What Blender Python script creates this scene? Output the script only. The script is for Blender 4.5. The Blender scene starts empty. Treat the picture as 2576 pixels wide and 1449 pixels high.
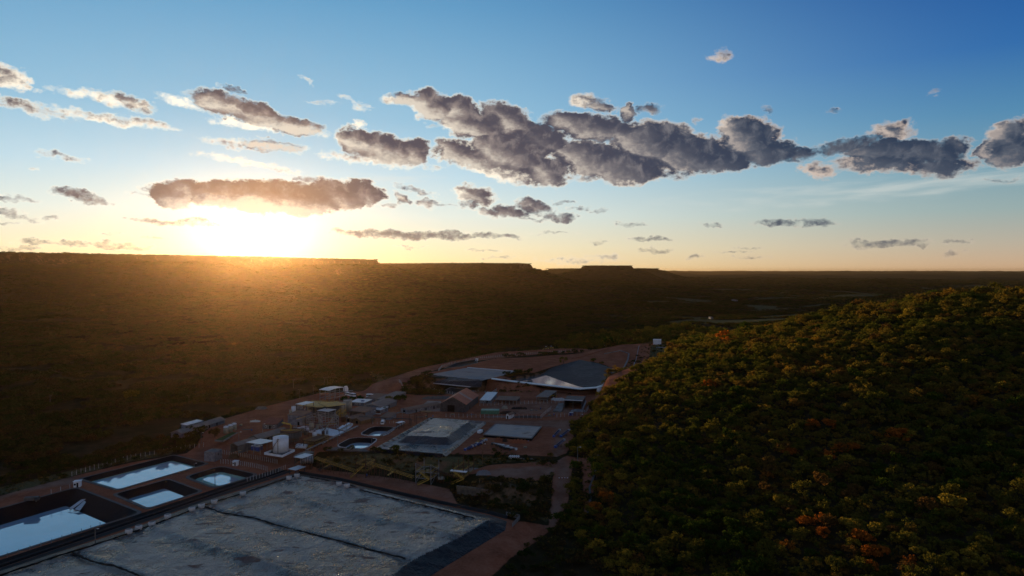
import bpy, bmesh, math, random
import numpy as np
from mathutils import Vector, Matrix, noise as mnoise

sc = bpy.context.scene
COL = sc.collection
rad = math.radians

# ------------------------------------------------------------------ camera
FPX = 1717.0            # focal length in units of a 2576 wide picture
V0 = 680.0              # row of the eye-level horizon in that picture
CAM_H = 110.0           # drone height above the plant yard
PITCH = math.atan((724.5 - V0) / FPX)
cam = bpy.data.cameras.new('camera')
cam_ob = bpy.data.objects.new('camera', cam)
COL.objects.link(cam_ob)
sc.camera = cam_ob
cam.sensor_width = 36
cam.lens = 36 * FPX / 2576
cam.clip_start = 1
cam.clip_end = 200000
cam_ob.location = (0, 0, CAM_H)
cam_ob.rotation_euler = (math.pi / 2 - PITCH, 0, 0)

# ------------------------------------------------------------------ sun and sky
SUN_AZ, SUN_EL = -20.7, 2.82        # degrees; azimuth measured from +Y towards +X
sun = bpy.data.lights.new('sun', 'SUN')
sun.energy = 5.0
sun.angle = rad(0.53)
sun.color = (1.0, 0.71, 0.40)
sun_ob = bpy.data.objects.new('sun', sun)
COL.objects.link(sun_ob)
SUN_DIR = Vector((math.sin(rad(SUN_AZ)) * math.cos(rad(SUN_EL)), math.cos(rad(SUN_AZ)) * math.cos(rad(SUN_EL)), math.sin(rad(SUN_EL))))
sun_ob.rotation_euler = SUN_DIR.to_track_quat('Z', 'Y').to_euler()

sc.view_settings.view_transform = 'Standard'
sc.view_settings.look = 'None'
sc.view_settings.exposure = 0.0
sc.view_settings.gamma = 1.0
sc.view_settings.use_curve_mapping = False
sc.cycles.use_denoising = True
sc.cycles.max_bounces = 5
sc.cycles.diffuse_bounces = 2
sc.cycles.glossy_bounces = 3
sc.cycles.transmission_bounces = 2
sc.cycles.volume_bounces = 0
sc.cycles.transparent_max_bounces = 8
sc.cycles.sample_clamp_indirect = 4
sc.cycles.caustics_reflective = False
sc.cycles.caustics_refractive = False


class NT:
    """small helper that writes node trees"""
    def __init__(self, tree):
        self.t = tree

    def n(self, typ, **kw):
        nd = self.t.nodes.new('ShaderNode' + typ)
        for k, v in kw.items():
            setattr(nd, k, v)
        return nd

    def put(self, sock, v):
        if isinstance(v, bpy.types.NodeSocket):
            self.t.links.new(v, sock)
        elif v is not None:
            if hasattr(sock.default_value, '__len__') and not hasattr(v, '__len__'):
                v = (v,) * len(sock.default_value)
            if hasattr(sock.default_value, '__len__') and len(sock.default_value) == 4 and len(v) == 3:
                v = tuple(v) + (1,)
            sock.default_value = v

    def m(self, op, a, b=None, c=None, clamp=False):
        nd = self.n('Math', operation=op, use_clamp=clamp)
        for s, v in zip(nd.inputs, (a, b, c)):
            self.put(s, v)
        return nd.outputs[0]

    def v(self, op, a, b=None, c=None, scale=None):
        nd = self.n('VectorMath', operation=op)
        for s, v in zip(nd.inputs, (a, b, c)):
            self.put(s, v)
        if scale is not None:
            self.put(nd.inputs['Scale'], scale)
        return nd.outputs['Value'] if op in ('LENGTH', 'DOT_PRODUCT', 'DISTANCE') else nd.outputs['Vector']

    def mix(self, f, a, b, blend='MIX'):
        nd = self.n('Mix', data_type='RGBA', blend_type=blend)
        self.put(nd.inputs[0], f)
        self.put(nd.inputs[6], a)
        self.put(nd.inputs[7], b)
        return nd.outputs[2]

    def ramp(self, f, stops, interp='LINEAR'):
        nd = self.n('ValToRGB')
        cr = nd.color_ramp
        cr.interpolation = interp
        while len(cr.elements) < len(stops):
            cr.elements.new(0.5)
        for e, (p, c) in zip(cr.elements, stops):
            e.position = p
            e.color = (tuple(c) + (1,)) if hasattr(c, '__len__') else (c, c, c, 1)
        self.put(nd.inputs[0], f)
        return nd.outputs[0]

    def sm(self, x, lo, hi, a=0.0, b=1.0, kind='SMOOTHSTEP'):
        nd = self.n('MapRange', interpolation_type=kind, clamp=True) if kind != 'LINEAR' else self.n('MapRange')
        self.put(nd.inputs[0], x)
        for i, v in zip((1, 2, 3, 4), (lo, hi, a, b)):
            self.put(nd.inputs[i], v)
        return nd.outputs[0]

    def noise(self, vec, scale, detail=4, rough=0.5, dist=0.0, out=0, dim='3D'):
        nd = self.n('TexNoise', noise_dimensions=dim)
        if vec is not None:
            self.put(nd.inputs['Vector'], vec)
        self.put(nd.inputs['Scale'], scale)
        self.put(nd.inputs['Detail'], detail)
        self.put(nd.inputs['Roughness'], rough)
        self.put(nd.inputs['Distortion'], dist)
        return nd.outputs[out]

    def xyz(self, vec):
        nd = self.n('SeparateXYZ')
        self.put(nd.inputs[0], vec)
        return nd.outputs

    def comb(self, x, y, z=0.0):
        nd = self.n('CombineXYZ')
        for s, v in zip(nd.inputs, (x, y, z)):
            self.put(s, v)
        return nd.outputs[0]


def azel(u, v):
    az = math.degrees(math.atan((u - 1288) / FPX))
    return az, math.degrees(math.atan((V0 - v) / math.hypot(FPX, u - 1288)))


# cumulus clouds: where each lies in the sky (as seen from the yard), half width, half height, lean, body
# values come from bearings read off the photograph and are turned into azimuth / elevation
CLOUDS = [
 (575,268,88,25,12,1),(655,292,70,26,14,1),(740,318,78,20,7,1),(470,262,62,11,10,0),(640,318,95,12,4,0),(590,228,28,7,6,1),
 (30,195,48,26,10,.35),(270,252,105,13,4,.15),(335,260,50,16,12,.45),(60,268,72,15,12,.35),(130,285,45,9,25,.2),(200,288,60,13,5,.2),(290,303,110,13,5,.25),(380,312,62,13,8,.35),
 (600,362,75,9,3,.3),(690,370,78,13,3,.9),(600,404,85,10,6,.1),(690,420,60,8,8,.2),(165,396,55,9,12,.35),(185,488,60,13,8,.95),(235,505,52,11,8,.9),(45,504,48,7,4,.6),
 (430,492,62,26,10,1),(475,478,60,24,0,1),(560,490,85,32,3,1),(650,498,110,38,2,1),(760,505,115,34,0,1),(850,490,75,34,6,1),(910,487,52,30,8,1),(700,470,90,16,3,1),(770,452,32,9,5,1),(350,488,30,5,0,.6),
 (400,556,85,7,4,.9),(500,562,80,8,3,.9),(720,575,28,3,0,.8),
 (905,362,55,30,14,1),(975,378,85,34,8,1),(1040,385,45,32,8,1),(960,405,130,14,4,.45),(905,316,12,14,0,.1),
 (1040,258,60,15,8,1),(1085,268,55,32,12,1),(1160,285,60,32,20,1),(1190,315,72,34,8,1),(1280,305,70,34,22,1),(1330,325,70,20,10,1),(985,255,20,10,0,.3),
 (1140,378,48,26,0,.7),(1180,400,90,22,14,.7),(1280,385,95,46,5,.95),(1345,360,80,34,0,1),(1260,425,110,26,15,.35),(1370,430,60,34,12,.9),(1320,460,30,12,0,.4),
 (1440,312,70,24,6,1),(1500,325,100,30,4,1),(1560,340,60,22,4,1),
 (1490,400,95,40,10,1),(1560,420,110,40,4,1),(1640,360,95,48,0,1),(1720,385,110,45,6,1),(1800,405,90,30,0,1),(1600,440,170,12,0,.4),(1480,450,30,12,0,.4),
 (1840,315,34,22,0,.4),(1880,345,72,46,6,1),(1910,385,90,28,0,1),(2000,388,52,18,0,1),(1960,372,26,14,0,.4),
 (2130,368,85,18,-4,1),(2230,380,120,26,4,1),(2320,385,100,28,8,1),(2240,332,52,22,6,.35),(2230,410,130,26,2,.5),(2360,420,85,22,0,.6),(2052,430,40,18,8,.25),(2400,370,40,22,20,.7),(2275,312,14,8,0,.3),
 (2530,345,60,34,-20,.7),(2545,385,85,32,0,1),(2480,380,30,26,30,.7),(2515,452,42,5,4,.5),
 (1468,256,32,16,10,.3),(1510,268,42,15,10,.7),(1578,282,18,22,30,.9),(1630,276,32,11,-5,.9),(1812,144,24,13,0,.3),(1752,305,9,7,0,.2),(1925,279,12,8,0,.8),(2092,281,18,6,0,.7),
 (1198,492,48,22,10,.55),(1180,515,25,10,0,.5),(1280,535,60,16,4,.7),(1345,520,48,16,10,.8),(1415,545,44,12,4,.8),(1220,530,25,12,10,.5),(1340,552,55,5,0,.4),
 (1010,500,24,15,20,.7),(1040,478,45,7,15,.6),(1075,512,30,12,10,.6),(1120,523,30,4,0,.5),(985,520,22,6,0,.5),
 (900,585,65,9,2,.7),(990,590,100,11,1,.8),(1070,590,75,11,0,.8),(1140,592,60,9,0,.8),(1215,588,36,9,6,.7),(1275,592,36,9,6,.7),(850,580,25,5,0,.5),
 (1415,510,22,5,0,.8),(1460,524,24,4,0,.5),(1505,530,20,5,0,.6),(1578,567,38,5,3,.8),(1640,601,48,6,2,.8),(1642,629,50,6,2,.6),(1500,605,24,5,0,.5),(1395,585,45,3,0,.5),
 (1790,568,25,5,8,.6),(1952,562,50,10,4,.85),(2057,562,45,9,2,.8),(2165,618,32,6,10,.3),(2235,610,100,10,1,.85),(2405,606,34,5,4,.7),(2392,638,34,7,0,.5),(1885,622,32,3,0,.4),(1855,632,40,3,0,.4),(1750,647,26,6,0,.35),(1888,649,42,6,0,.35),
 (100,610,60,8,2,.6),(45,622,70,6,0,.5),(190,610,38,7,4,.6),(260,612,45,8,6,.6),(320,622,60,6,0,.5),(390,598,36,5,0,.6),(25,532,38,12,12,.5),(55,546,42,9,8,.4),(140,550,32,5,0,.5),(25,568,28,5,0,.6),(285,590,30,3,0,.5),
 (1220,632,32,4,0,.5),(1250,650,45,4,0,.3),(1035,620,35,3,0,.4),(1450,655,90,7,0,.15),(1520,648,50,8,0,.2),(90,426,15,4,0,.2),(250,232,10,5,0,.2),(105,232,16,6,0,.2),(895,258,40,5,18,.2),(905,270,22,7,20,.2),(805,260,25,4,0,.4),(775,206,18,5,25,.3),(1090,322,22,5,4,.5),(2340,238,16,6,10,.4),
]


def build_world():
    w = bpy.data.worlds.new('World')
    sc.world = w
    w.use_nodes = True
    w.cycles.sampling_method = 'MANUAL'
    w.cycles.sample_map_resolution = 512
    t = NT(w.node_tree)
    bg = w.node_tree.nodes['Background']
    # the Sky Texture carries the sun side of the light; the dusk gradient goes on top of it
    sky = t.n('TexSky', sky_type='NISHITA', sun_disc=False, sun_elevation=rad(SUN_EL), sun_rotation=rad(SUN_AZ),
              air_density=1.0, dust_density=1.0, ozone_density=3.0)
    co = t.n('TexCoord').outputs['Generated']
    x, y, z = t.xyz(co)
    el = t.m('MULTIPLY', t.m('ARCSINE', z), 180 / math.pi)
    az = t.m('MULTIPLY', t.m('ARCTAN2', x, y), 180 / math.pi)
    ang = t.m('MULTIPLY', t.m('ARCCOSINE', t.v('DOT_PRODUCT', co, tuple(SUN_DIR))), 180 / math.pi)
    e01 = t.m('DIVIDE', t.m('MAXIMUM', el, 0.0), 60.0)
    near = t.ramp(e01, [(0, (.95, .72, .36)), (.03, (.90, .80, .54)), (.075, (.72, .80, .75)), (.13, (.48, .68, .79)), (.20, (.28, .52, .70)), (.35, (.13, .35, .58)), (.6, (.09, .22, .38)), (1, (.08, .14, .25))])
    far = t.ramp(e01, [(0, (.62, .40, .24)), (.03, (.48, .42, .33)), (.07, (.30, .40, .40)), (.12, (.17, .33, .42)), (.18, (.08, .24, .42)), (.25, (.028, .14, .39)), (.35, (.010, .08, .31)), (.6, (.03, .09, .24)), (1, (.07, .12, .23))])  # top stops of both ramps raised, out of view, to light the plant
    dome = t.mix(t.sm(ang, 14, 62), near, far)
    behind = t.ramp(e01, [(0, (.50, .38, .34)), (.12, (.42, .37, .40)), (.3, (.24, .28, .38)), (.6, (.12, .17, .27)), (1, (.08, .13, .24))])  # unseen sky behind the camera, brightened to light the plant's near faces
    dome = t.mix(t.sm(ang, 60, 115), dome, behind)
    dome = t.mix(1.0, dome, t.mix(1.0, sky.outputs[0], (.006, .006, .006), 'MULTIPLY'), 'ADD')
    # aureole round the veiled sun
    gd = t.v('LENGTH', t.comb(t.m('MULTIPLY', t.m('SUBTRACT', az, SUN_AZ), .62), t.m('MULTIPLY', t.m('SUBTRACT', el, SUN_EL), 1.15)))
    g1 = t.m('EXPONENT', t.m('MULTIPLY', gd, -1 / 1.25))
    g2 = t.m('EXPONENT', t.m('MULTIPLY', gd, -1 / 4.5))
    glow = t.v('ADD', t.v('SCALE', (4.2, 3.3, 1.9), scale=g1), t.v('SCALE', (.5, .34, .13), scale=g2))
    # thin high veils
    veil = t.noise(t.comb(t.m('MULTIPLY', az, .05), t.m('MULTIPLY', el, .42), 3.0), 1.0, 5, .55, .6)
    veil = t.m('MULTIPLY', t.sm(veil, .52, .78), t.m('MULTIPLY', t.sm(el, 2.5, 5), t.sm(el, 10, 7)))
    dome = t.mix(t.m('MULTIPLY', veil, .5), dome, (.82, .80, .72))
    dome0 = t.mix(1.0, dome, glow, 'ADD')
    p0 = t.comb(az, el, 0)
    # the cumulus clouds: sums of leaning ellipses in azimuth / elevation, their edges broken up by noise.
    # The sky is cut into sectors so that only the clouds of one sector are worked out for a ray.
    w1 = t.v('SUBTRACT', t.noise(t.v('MULTIPLY', p0, (1, 1.5, 1)), .62, 4, .62, out=1), (.5, .5, .5))
    Q0 = t.v('ADD', p0, t.v('MULTIPLY', w1, (2.4, 1.4, 0)))
    to = t.v('SUBTRACT', (SUN_AZ, SUN_EL - 2, 0), p0)
    Q1 = t.v('ADD', Q0, t.v('SCALE', t.v('NORMALIZE', to), scale=.75))
    fine = t.m('SUBTRACT', t.noise(t.v('MULTIPLY', p0, (1, 1.4, 1)), 1.7, 5, .60), .5)
    billow = t.noise(p0, .9, 4, .6, .4)
    sunward = t.sm(ang, 46, 8)
    dark = t.mix(sunward, (.034, .052, .092), (.11, .092, .110))
    dark = t.mix(t.sm(ang, 13, 5), dark, (.25, .175, .145))
    mid = t.mix(sunward, (.13, .145, .18), (.36, .29, .26))
    dark = t.mix(t.sm(billow, .45, .75), dark, mid)
    bright = t.mix(sunward, (.66, .54, .46), (1.2, 1.1, .90))
    low = t.sm(el, 5.0, 0.5, 0, .55)

    def moments(Q):
        x_, y_, _ = t.xyz(Q)
        return t.comb(t.m('MULTIPLY', x_, x_), t.m('MULTIPLY', x_, y_), t.m('MULTIPLY', y_, y_)), t.comb(x_, y_, 1.0)

    def ellipse_group(sel):
        gt = bpy.data.node_groups.new('cumulus', 'ShaderNodeTree')
        for nm in ('M1', 'M2'):
            gt.interface.new_socket(nm, in_out='INPUT', socket_type='NodeSocketVector')
        for nm in ('F', 'B'):
            gt.interface.new_socket(nm, in_out='OUTPUT', socket_type='NodeSocketFloat')
        g = NT(gt)
        gi = gt.nodes.new('NodeGroupInput')
        go = gt.nodes.new('NodeGroupOutput')
        M1, M2 = gi.outputs[0], gi.outputs[1]
        acc = body = None
        for (a, e, ra, re, th, dk) in sel:
            c_, s_ = math.cos(th), math.sin(th)
            ia, ib = 1 / ra ** 2, 1 / re ** 2
            A = c_ * c_ * ia + s_ * s_ * ib
            B = 2 * c_ * s_ * (ia - ib)
            C_ = s_ * s_ * ia + c_ * c_ * ib
            h = re / 2
            K = (-h * A, -h * B, -h * C_)
            L = (h * (2 * A * a + B * e), h * (2 * C_ * e + B * a), h * (1 - A * a * a - B * a * e - C_ * e * e))
            f = g.m('ADD', g.v('DOT_PRODUCT', M1, K), g.v('DOT_PRODUCT', M2, L))
            acc = f if acc is None else g.m('MAXIMUM', acc, f)
            k = g.m('MULTIPLY', f, dk / h)
            body = k if body is None else g.m('MAXIMUM', body, k)
        gt.links.new(acc, go.inputs[0])
        gt.links.new(body, go.inputs[1])
        return gt

    def ellipses(gt, mom):
        nd = w.node_tree.nodes.new('ShaderNodeGroup')
        nd.node_tree = gt
        t.put(nd.inputs[0], mom[0])
        t.put(nd.inputs[1], mom[1])
        return nd.outputs[0], nd.outputs[1]

    def shade(F0, F1, B0):
        Fn = t.m('ADD', F0, t.m('MULTIPLY', fine, .50))
        wisp = t.m('MULTIPLY_ADD', billow, .5, .02)
        alpha = t.sm(Fn, -.06, wisp)
        thick = t.sm(t.m('ADD', B0, t.m('MULTIPLY', fine, .8)), .0, .42)
        lit = t.sm(t.m('SUBTRACT', F0, t.m('ADD', F1, t.m('MULTIPLY', fine, .5))), .07, .45)
        sunny = t.m('MULTIPLY', t.sm(t.m('SUBTRACT', F0, F1), -.12, .28), .95)
        cc = t.mix(thick, bright, t.mix(sunny, dark, mid))
        cc = t.mix(t.m('MULTIPLY', lit, t.m('MULTIPLY_ADD', thick, -.45, .95)), cc, bright)
        cc = t.mix(low, cc, t.mix(.5, dome, cc))
        cc = t.mix(1.0, cc, t.mix(1.0, glow, (.07, .065, .07), 'MULTIPLY'), 'ADD')
        col = t.mix(alpha, dome0, cc)
        b_ = t.n('Background')
        t.put(b_.inputs[0], col)
        return b_.outputs[0]

    ells = []
    for (u, v, ru, rv, tilt, dk) in CLOUDS:
        a, e = azel(u, v)
        ca = math.cos(rad(a))
        ells.append((a, e, 1.22 * math.degrees(ru / FPX) * ca * ca, 1.22 * math.degrees(rv / FPX) * ca, rad(-tilt), dk))

    def plain(colour):
        b_ = t.n('Background')
        t.put(b_.inputs[0], colour)
        return b_.outputs[0]

    def choose(f, lo_shader, hi_shader):
        nd = t.n('MixShader')
        t.put(nd.inputs[0], f)
        w.node_tree.links.new(lo_shader, nd.inputs[1])
        w.node_tree.links.new(hi_shader, nd.inputs[2])
        return nd.outputs[0]

    edges = [-41, -30, -24, -18, -12, -6, 0, 6, 12, 18, 25, 41]
    groups = [ellipse_group([c for c in ells if c[0] + c[2] + 1.9 > lo and c[0] - c[2] - 1.9 < hi]) for lo, hi in zip(edges, edges[1:])]
    mom0, mom1 = moments(Q0), moments(Q1)

    def sector(i):
        F0, B0 = ellipses(groups[i], mom0)
        F1, _ = ellipses(groups[i], mom1)
        return shade(F0, F1, B0)

    def tree(i, j):
        if j - i == 1:
            return sector(i)
        k = (i + j) // 2
        return choose(t.m('GREATER_THAN', az, edges[k]), tree(i, k), tree(k, j))
    inside = tree(0, len(edges) - 1)
    # a looser scatter of the same clouds over the rest of the sky, outside the bearings listed above
    oth = t.m('SUBTRACT', t.noise(t.comb(t.m('MULTIPLY', az, .8), t.m('MULTIPLY', el, 2.2), 7.0), .11, 5, .6), .62)
    oth = t.m('MULTIPLY', t.m('MULTIPLY', oth, 6.0), t.m('MULTIPLY', t.sm(el, 1, 6), t.sm(el, 24, 16)))
    oth = t.m('SUBTRACT', oth, t.sm(t.m('ABSOLUTE', az), 46, 41))
    outside = shade(oth, t.m('SUBTRACT', oth, .1), oth)
    band = choose(t.m('GREATER_THAN', t.m('ABSOLUTE', az), 41), inside, outside)
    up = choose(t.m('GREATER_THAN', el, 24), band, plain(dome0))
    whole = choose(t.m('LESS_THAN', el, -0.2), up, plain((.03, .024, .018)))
    w.node_tree.nodes.remove(bg)
    out = [n_ for n_ in w.node_tree.nodes if n_.type == 'OUTPUT_WORLD'][0]
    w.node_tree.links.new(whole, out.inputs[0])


build_world()

# ------------------------------------------------------------------ helpers
def P(u, v, z=0.0):
    """the point at height z that stands at bearing (u, v) from the yard's survey point"""
    r = (u - 1288) / FPX
    d = (v - 724.5) / FPX
    y = math.cos(PITCH) - d * math.sin(PITCH)
    zz = -math.sin(PITCH) - d * math.cos(PITCH)
    t = (z - CAM_H) / zz
    return Vector((r * t, y * t, z))


def xy(pts, z=0.0):
    return [(P(u, v, z).x, P(u, v, z).y) for u, v in pts]


def sstep(a, b, x):
    t = np.clip((x - a) / (b - a), 0, 1)
    return t * t * (3 - 2 * t)


class VN:
    """value noise on a wrapped lattice, vectorised"""
    def __init__(self, seed):
        self.g = np.random.RandomState(seed).rand(256, 256).astype(np.float64)

    def __call__(self, x, y):
        xi = np.floor(x).astype(int); yi = np.floor(y).astype(int)
        fx = x - xi; fy = y - yi
        fx = fx * fx * (3 - 2 * fx); fy = fy * fy * (3 - 2 * fy)
        a = self.g[xi & 255, yi & 255]; b = self.g[(xi + 1) & 255, yi & 255]
        c = self.g[xi & 255, (yi + 1) & 255]; d = self.g[(xi + 1) & 255, (yi + 1) & 255]
        return (a * (1 - fx) + b * fx) * (1 - fy) + (c * (1 - fx) + d * fx) * fy - 0.5

    def fbm(self, x, y, s, o=4, gain=0.5):
        r = 0.0; a = 1.0
        for i in range(o):
            r = r + a * self(x / s + 17.3 * i, y / s + 5.1 * i)
            s = s / 2.03; a *= gain
        return r


vn = VN(3)


def seg_dist(x, y, pts):
    d = np.full(np.shape(x), 1e9)
    for (x0, y0), (x1, y1) in zip(pts, pts[1:]):
        dx, dy = x1 - x0, y1 - y0
        t = np.clip(((x - x0) * dx + (y - y0) * dy) / (dx * dx + dy * dy + 1e-9), 0, 1)
        d = np.minimum(d, np.hypot(x - x0 - t * dx, y - y0 - t * dy))
    return d


def poly_sd(x, y, pts):
    """signed distance to a polygon, negative inside"""
    x = np.asarray(x, float); y = np.asarray(y, float)
    pp = list(pts) + [pts[0]]
    d = seg_dist(x, y, pp)
    ins = np.zeros(np.shape(x), bool)
    for (x0, y0), (x1, y1) in zip(pp, pp[1:]):
        c = ((y0 > y) != (y1 > y)) & (x < (x1 - x0) * (y - y0) / ((y1 - y0) + 1e-12) + x0)
        ins ^= c
    return np.where(ins, -d, d)


# ------------------------------------------------------------------ the lie of the land
MESA_A = [(-9000, -2500), (-3900, -300), (-2350, 1250), (-1960, 1900), (-1780, 2480), (-1300, 2950), (-760, 3780), (-900, 4500), (-2000, 6500), (-9000, 9000)]
MESA_B = [(-2800, 5400), (-1300, 5050), (-300, 4700), (60, 4780), (150, 5200), (-900, 6800), (-3000, 7500)]
MESA_C = [(730, 6560), (1130, 6480), (1180, 6700), (1000, 7150), (700, 6900)]
MESA_D = [(700, 9600), (1900, 9300), (2100, 9900), (1000, 10500), (500, 10300)]
RIDGE = [(212, 775, 2, 2.0), (262, 730, 14, 2.0), (306, 668, 46, 2.3), (352, 600, 76, 2.9), (425, 510, 90, 3.9), (470, 420, 84, 4.5), (500, 310, 69, 5.6), (520, 160, 46, 8.0), (530, -50, 18, 15)]   # x, y, height, run per metre of fall

Z_UP, Z_LOW, Z_POND = 5.0, 0.0, 10.0
# levelled ground: (outline, level, how many metres its bank takes)
TERRACES = [
 # upper storage ponds and the road behind them
 (xy([(880, 985), (1060, 925), (1250, 886), (1420, 876), (1560, 880), (1640, 866), (1720, 872), (1700, 895), (1600, 945), (1540, 975), (1430, 981), (1230, 950), (1090, 950), (1040, 962)], 10), 10.0, 12),
 (xy([(1462, 903), (1500, 888), (1570, 880), (1625, 880), (1620, 930), (1590, 962), (1558, 955), (1548, 927), (1505, 914)], 12), 12.0, 22),
 # plant and upper yard
 (xy([(420, 1108), (560, 1055), (680, 1020), (800, 990), (900, 985), (1010, 985), (1240, 985), (1500, 985), (1475, 1060), (1440, 1100), (1445, 1150), (1395, 1165), (1240, 1160), (1150, 1153), (960, 1142), (800, 1138), (700, 1128), (520, 1120)], 5), 5.0, 13),
 # hard standing above the retaining wall
 (xy([(1160, 1194), (1230, 1172), (1400, 1165), (1430, 1180), (1390, 1194), (1350, 1218), (1260, 1206)], 5), 5.0, 15),
 # ponds, conveyor yard and leach pad
 (xy([(-400, 1380), (-200, 1250), (0, 1205), (170, 1175), (480, 1122), (700, 1148), (800, 1160), (1000, 1185), (1130, 1205), (1150, 1255), (1320, 1300), (1190, 1449), (1060, 1600), (-900, 1600)], 0), 0.0, 14),
]


def natural(x, y):
    r = np.hypot(x, y)
    h = -6 + 14 * vn.fbm(x, y, 900, 4) * sstep(500, 1500, r)
    # rolling country to the north-east and the distant plain
    h = h + 60 * np.maximum(vn.fbm(x + 900, y, 1500, 3), -.12) * sstep(1400, 3000, y) * sstep(-2500, 0, x)
    h = h + 44 * vn.fbm(x, y + 333, 420, 4) * sstep(1150, 1900, y) * (.35 + .65 * sstep(-900, 300, x))
    h = h + 60 * sstep(9000, 26000, r) + 40 * vn.fbm(x, y, 9000, 3) * sstep(9000, 20000, r)
    h = h - 20 * sstep(1500, 2600, y) * sstep(400, 1500, x)
    # gentle apron that climbs to the long mesa
    for poly, top, cliff, apron in ((MESA_A, 174 - np.clip(x + 2000, -1500, 1500) * .007, 26, 1500), (MESA_B, 156, 30, 1100), (MESA_C, 152, 26, 1100), (MESA_D, 132, 20, 1500)):
        wob = 55 * vn.fbm(x, y, 420, 4) + 14 * vn.fbm(x, y, 90, 2)
        d = poly_sd(x, y, poly) + wob
        f = np.clip(1 - d / apron, 0, 1)
        slope = (top - cliff) * (0.22 * f ** 1.5 + 0.78 * sstep(0, 1, np.clip(1 - (d - 12) / 430, 0, 1)) ** 1.15)
        gul = 1 - .34 * np.clip(vn.fbm(x, y, 160, 3) + .1, 0, 1) * sstep(0, 60, d) * sstep(900, 400, d)
        bench = 9 * sstep(150, 135, d) - 9 * sstep(150, 20, d)
        m = slope * gul + bench * sstep(-5, 30, d) * .6 + cliff * sstep(14, -2, d) + 2.5 * vn.fbm(x, y, 200, 2) * sstep(0, -50, d)
        h = np.maximum(h, m + h * sstep(0, 800, d) * .9)
    return h


def _ridge():
    out = []
    for a, b in zip(RIDGE, RIDGE[1:]):
        n = max(2, int(math.hypot(b[0] - a[0], b[1] - a[1]) / 28))
        out += [tuple(a[k] + (b[k] - a[k]) * i / n for k in range(4)) for i in range(n)]
    return out + [RIDGE[-1]]


def hill(x, y):
    z = np.full(np.shape(x), -60.0)
    m = (np.abs(x) < 1600) & (y < 2600)
    if m.any():
        xs, ys = x[m], y[m]
        zz = np.full(xs.shape, -60.0)
        for (rx, ry, c, k) in _ridge():
            d = np.hypot(xs - rx, ys - ry)
            soft = 95 * min(1, c / 90) ** 2.2
            ds = np.sqrt(d * d + soft ** 2) - soft
            zz = np.maximum(zz, c - ds / k)
        zz = zz + 6 * vn.fbm(xs, ys, 130, 3) * sstep(0, 25, zz) + 2.5 * vn.fbm(xs, ys, 45, 2) * sstep(0, 15, zz)
        # a low spur that runs out to the north-west, behind the ponds
        d2 = seg_dist(xs, ys, [(300, 760), (215, 960), (330, 1250)])
        zz = np.maximum(zz, 20 * (1 - np.clip(d2 / 190, 0, 2)) - 6)
        d3 = seg_dist(xs, ys, [(420, 1150), (760, 1500)])
        zz = np.maximum(zz, 20 * (1 - np.clip(d3 / 300, 0, 2)) - 8)
        z[m] = zz
    return z


# basins cut into the ground: (rim outline, rim level, depth, slope run)
BASINS = []
EXTRA_CLEAR = []       # outlines that structures fill


def height(x, y, cut=True):
    x = np.asarray(x, float); y = np.asarray(y, float)
    h = natural(x, y)
    hh = hill(x, y)
    k = 6.0
    h = np.maximum(h, hh) + np.maximum(k - np.abs(h - hh), 0) ** 2 / (4 * k)
    near = (np.abs(x) < 900) & (y < 1500) & (y > -100)
    if near.any():
        xs, ys, hs = x[near], y[near], h[near]
        hs = hs + .9 * vn.fbm(xs, ys, 30, 3)
        for poly, lev, w in TERRACES:
            d = poly_sd(xs, ys, poly)
            wgt = sstep(w, 0, d)
            lv = lev + .15 * vn.fbm(xs, ys, 14, 3)
            hs = hs * (1 - wgt) + lv * wgt
        # the saddle with the white tank
        s = P(1655, 868, 22)
        wgt = sstep(75, 14, np.hypot((xs - s.x) * .7, ys - s.y))
        hs = hs * (1 - wgt) + 22 * wgt
        if cut:
            for poly, rim, depth in BASINS:
                d = poly_sd(xs, ys, poly)
                hs = np.where(d < 0.5, np.minimum(hs, rim - depth * sstep(-.5, -2.5, d) - 0.6), hs)
        h = h.copy(); h[near] = hs
    return h


def H(x, y):
    return float(height(np.array([x]), np.array([y]))[0])


# ------------------------------------------------------------------ materials
MATS = {}


def mat(name, col, rough=.85, spec=.3, metal=0.0, var=.12, scale=.4, bump=0.0, bscale=8.0, col2=None, emit=None, coat=0):
    """plain weathered surface: base colour broken up by object-space noise"""
    if name in MATS:
        return MATS[name]
    m = bpy.data.materials.new(name)
    m.use_nodes = True
    t = NT(m.node_tree)
    b = m.node_tree.nodes['Principled BSDF']
    co = t.n('NewGeometry').outputs['Position']
    n1 = t.noise(co, scale, 5, .62)
    c2 = col2 or tuple(c * .55 for c in col)
    f = t.sm(n1, .5 - var * 2, .5 + var * 2.2)
    t.put(b.inputs['Base Color'], t.mix(f, c2, col))
    b.inputs['Roughness'].default_value = rough
    b.inputs['Specular IOR Level'].default_value = spec
    b.inputs['Metallic'].default_value = metal
    if bump:
        bp = t.n('Bump')
        bp.inputs['Strength'].default_value = .6
        bp.inputs['Distance'].default_value = bump
        t.put(bp.inputs['Height'], t.noise(co, bscale, 5, .6))
        t.put(b.inputs['Normal'], bp.outputs[0])
    MATS[name] = m
    return m


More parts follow.
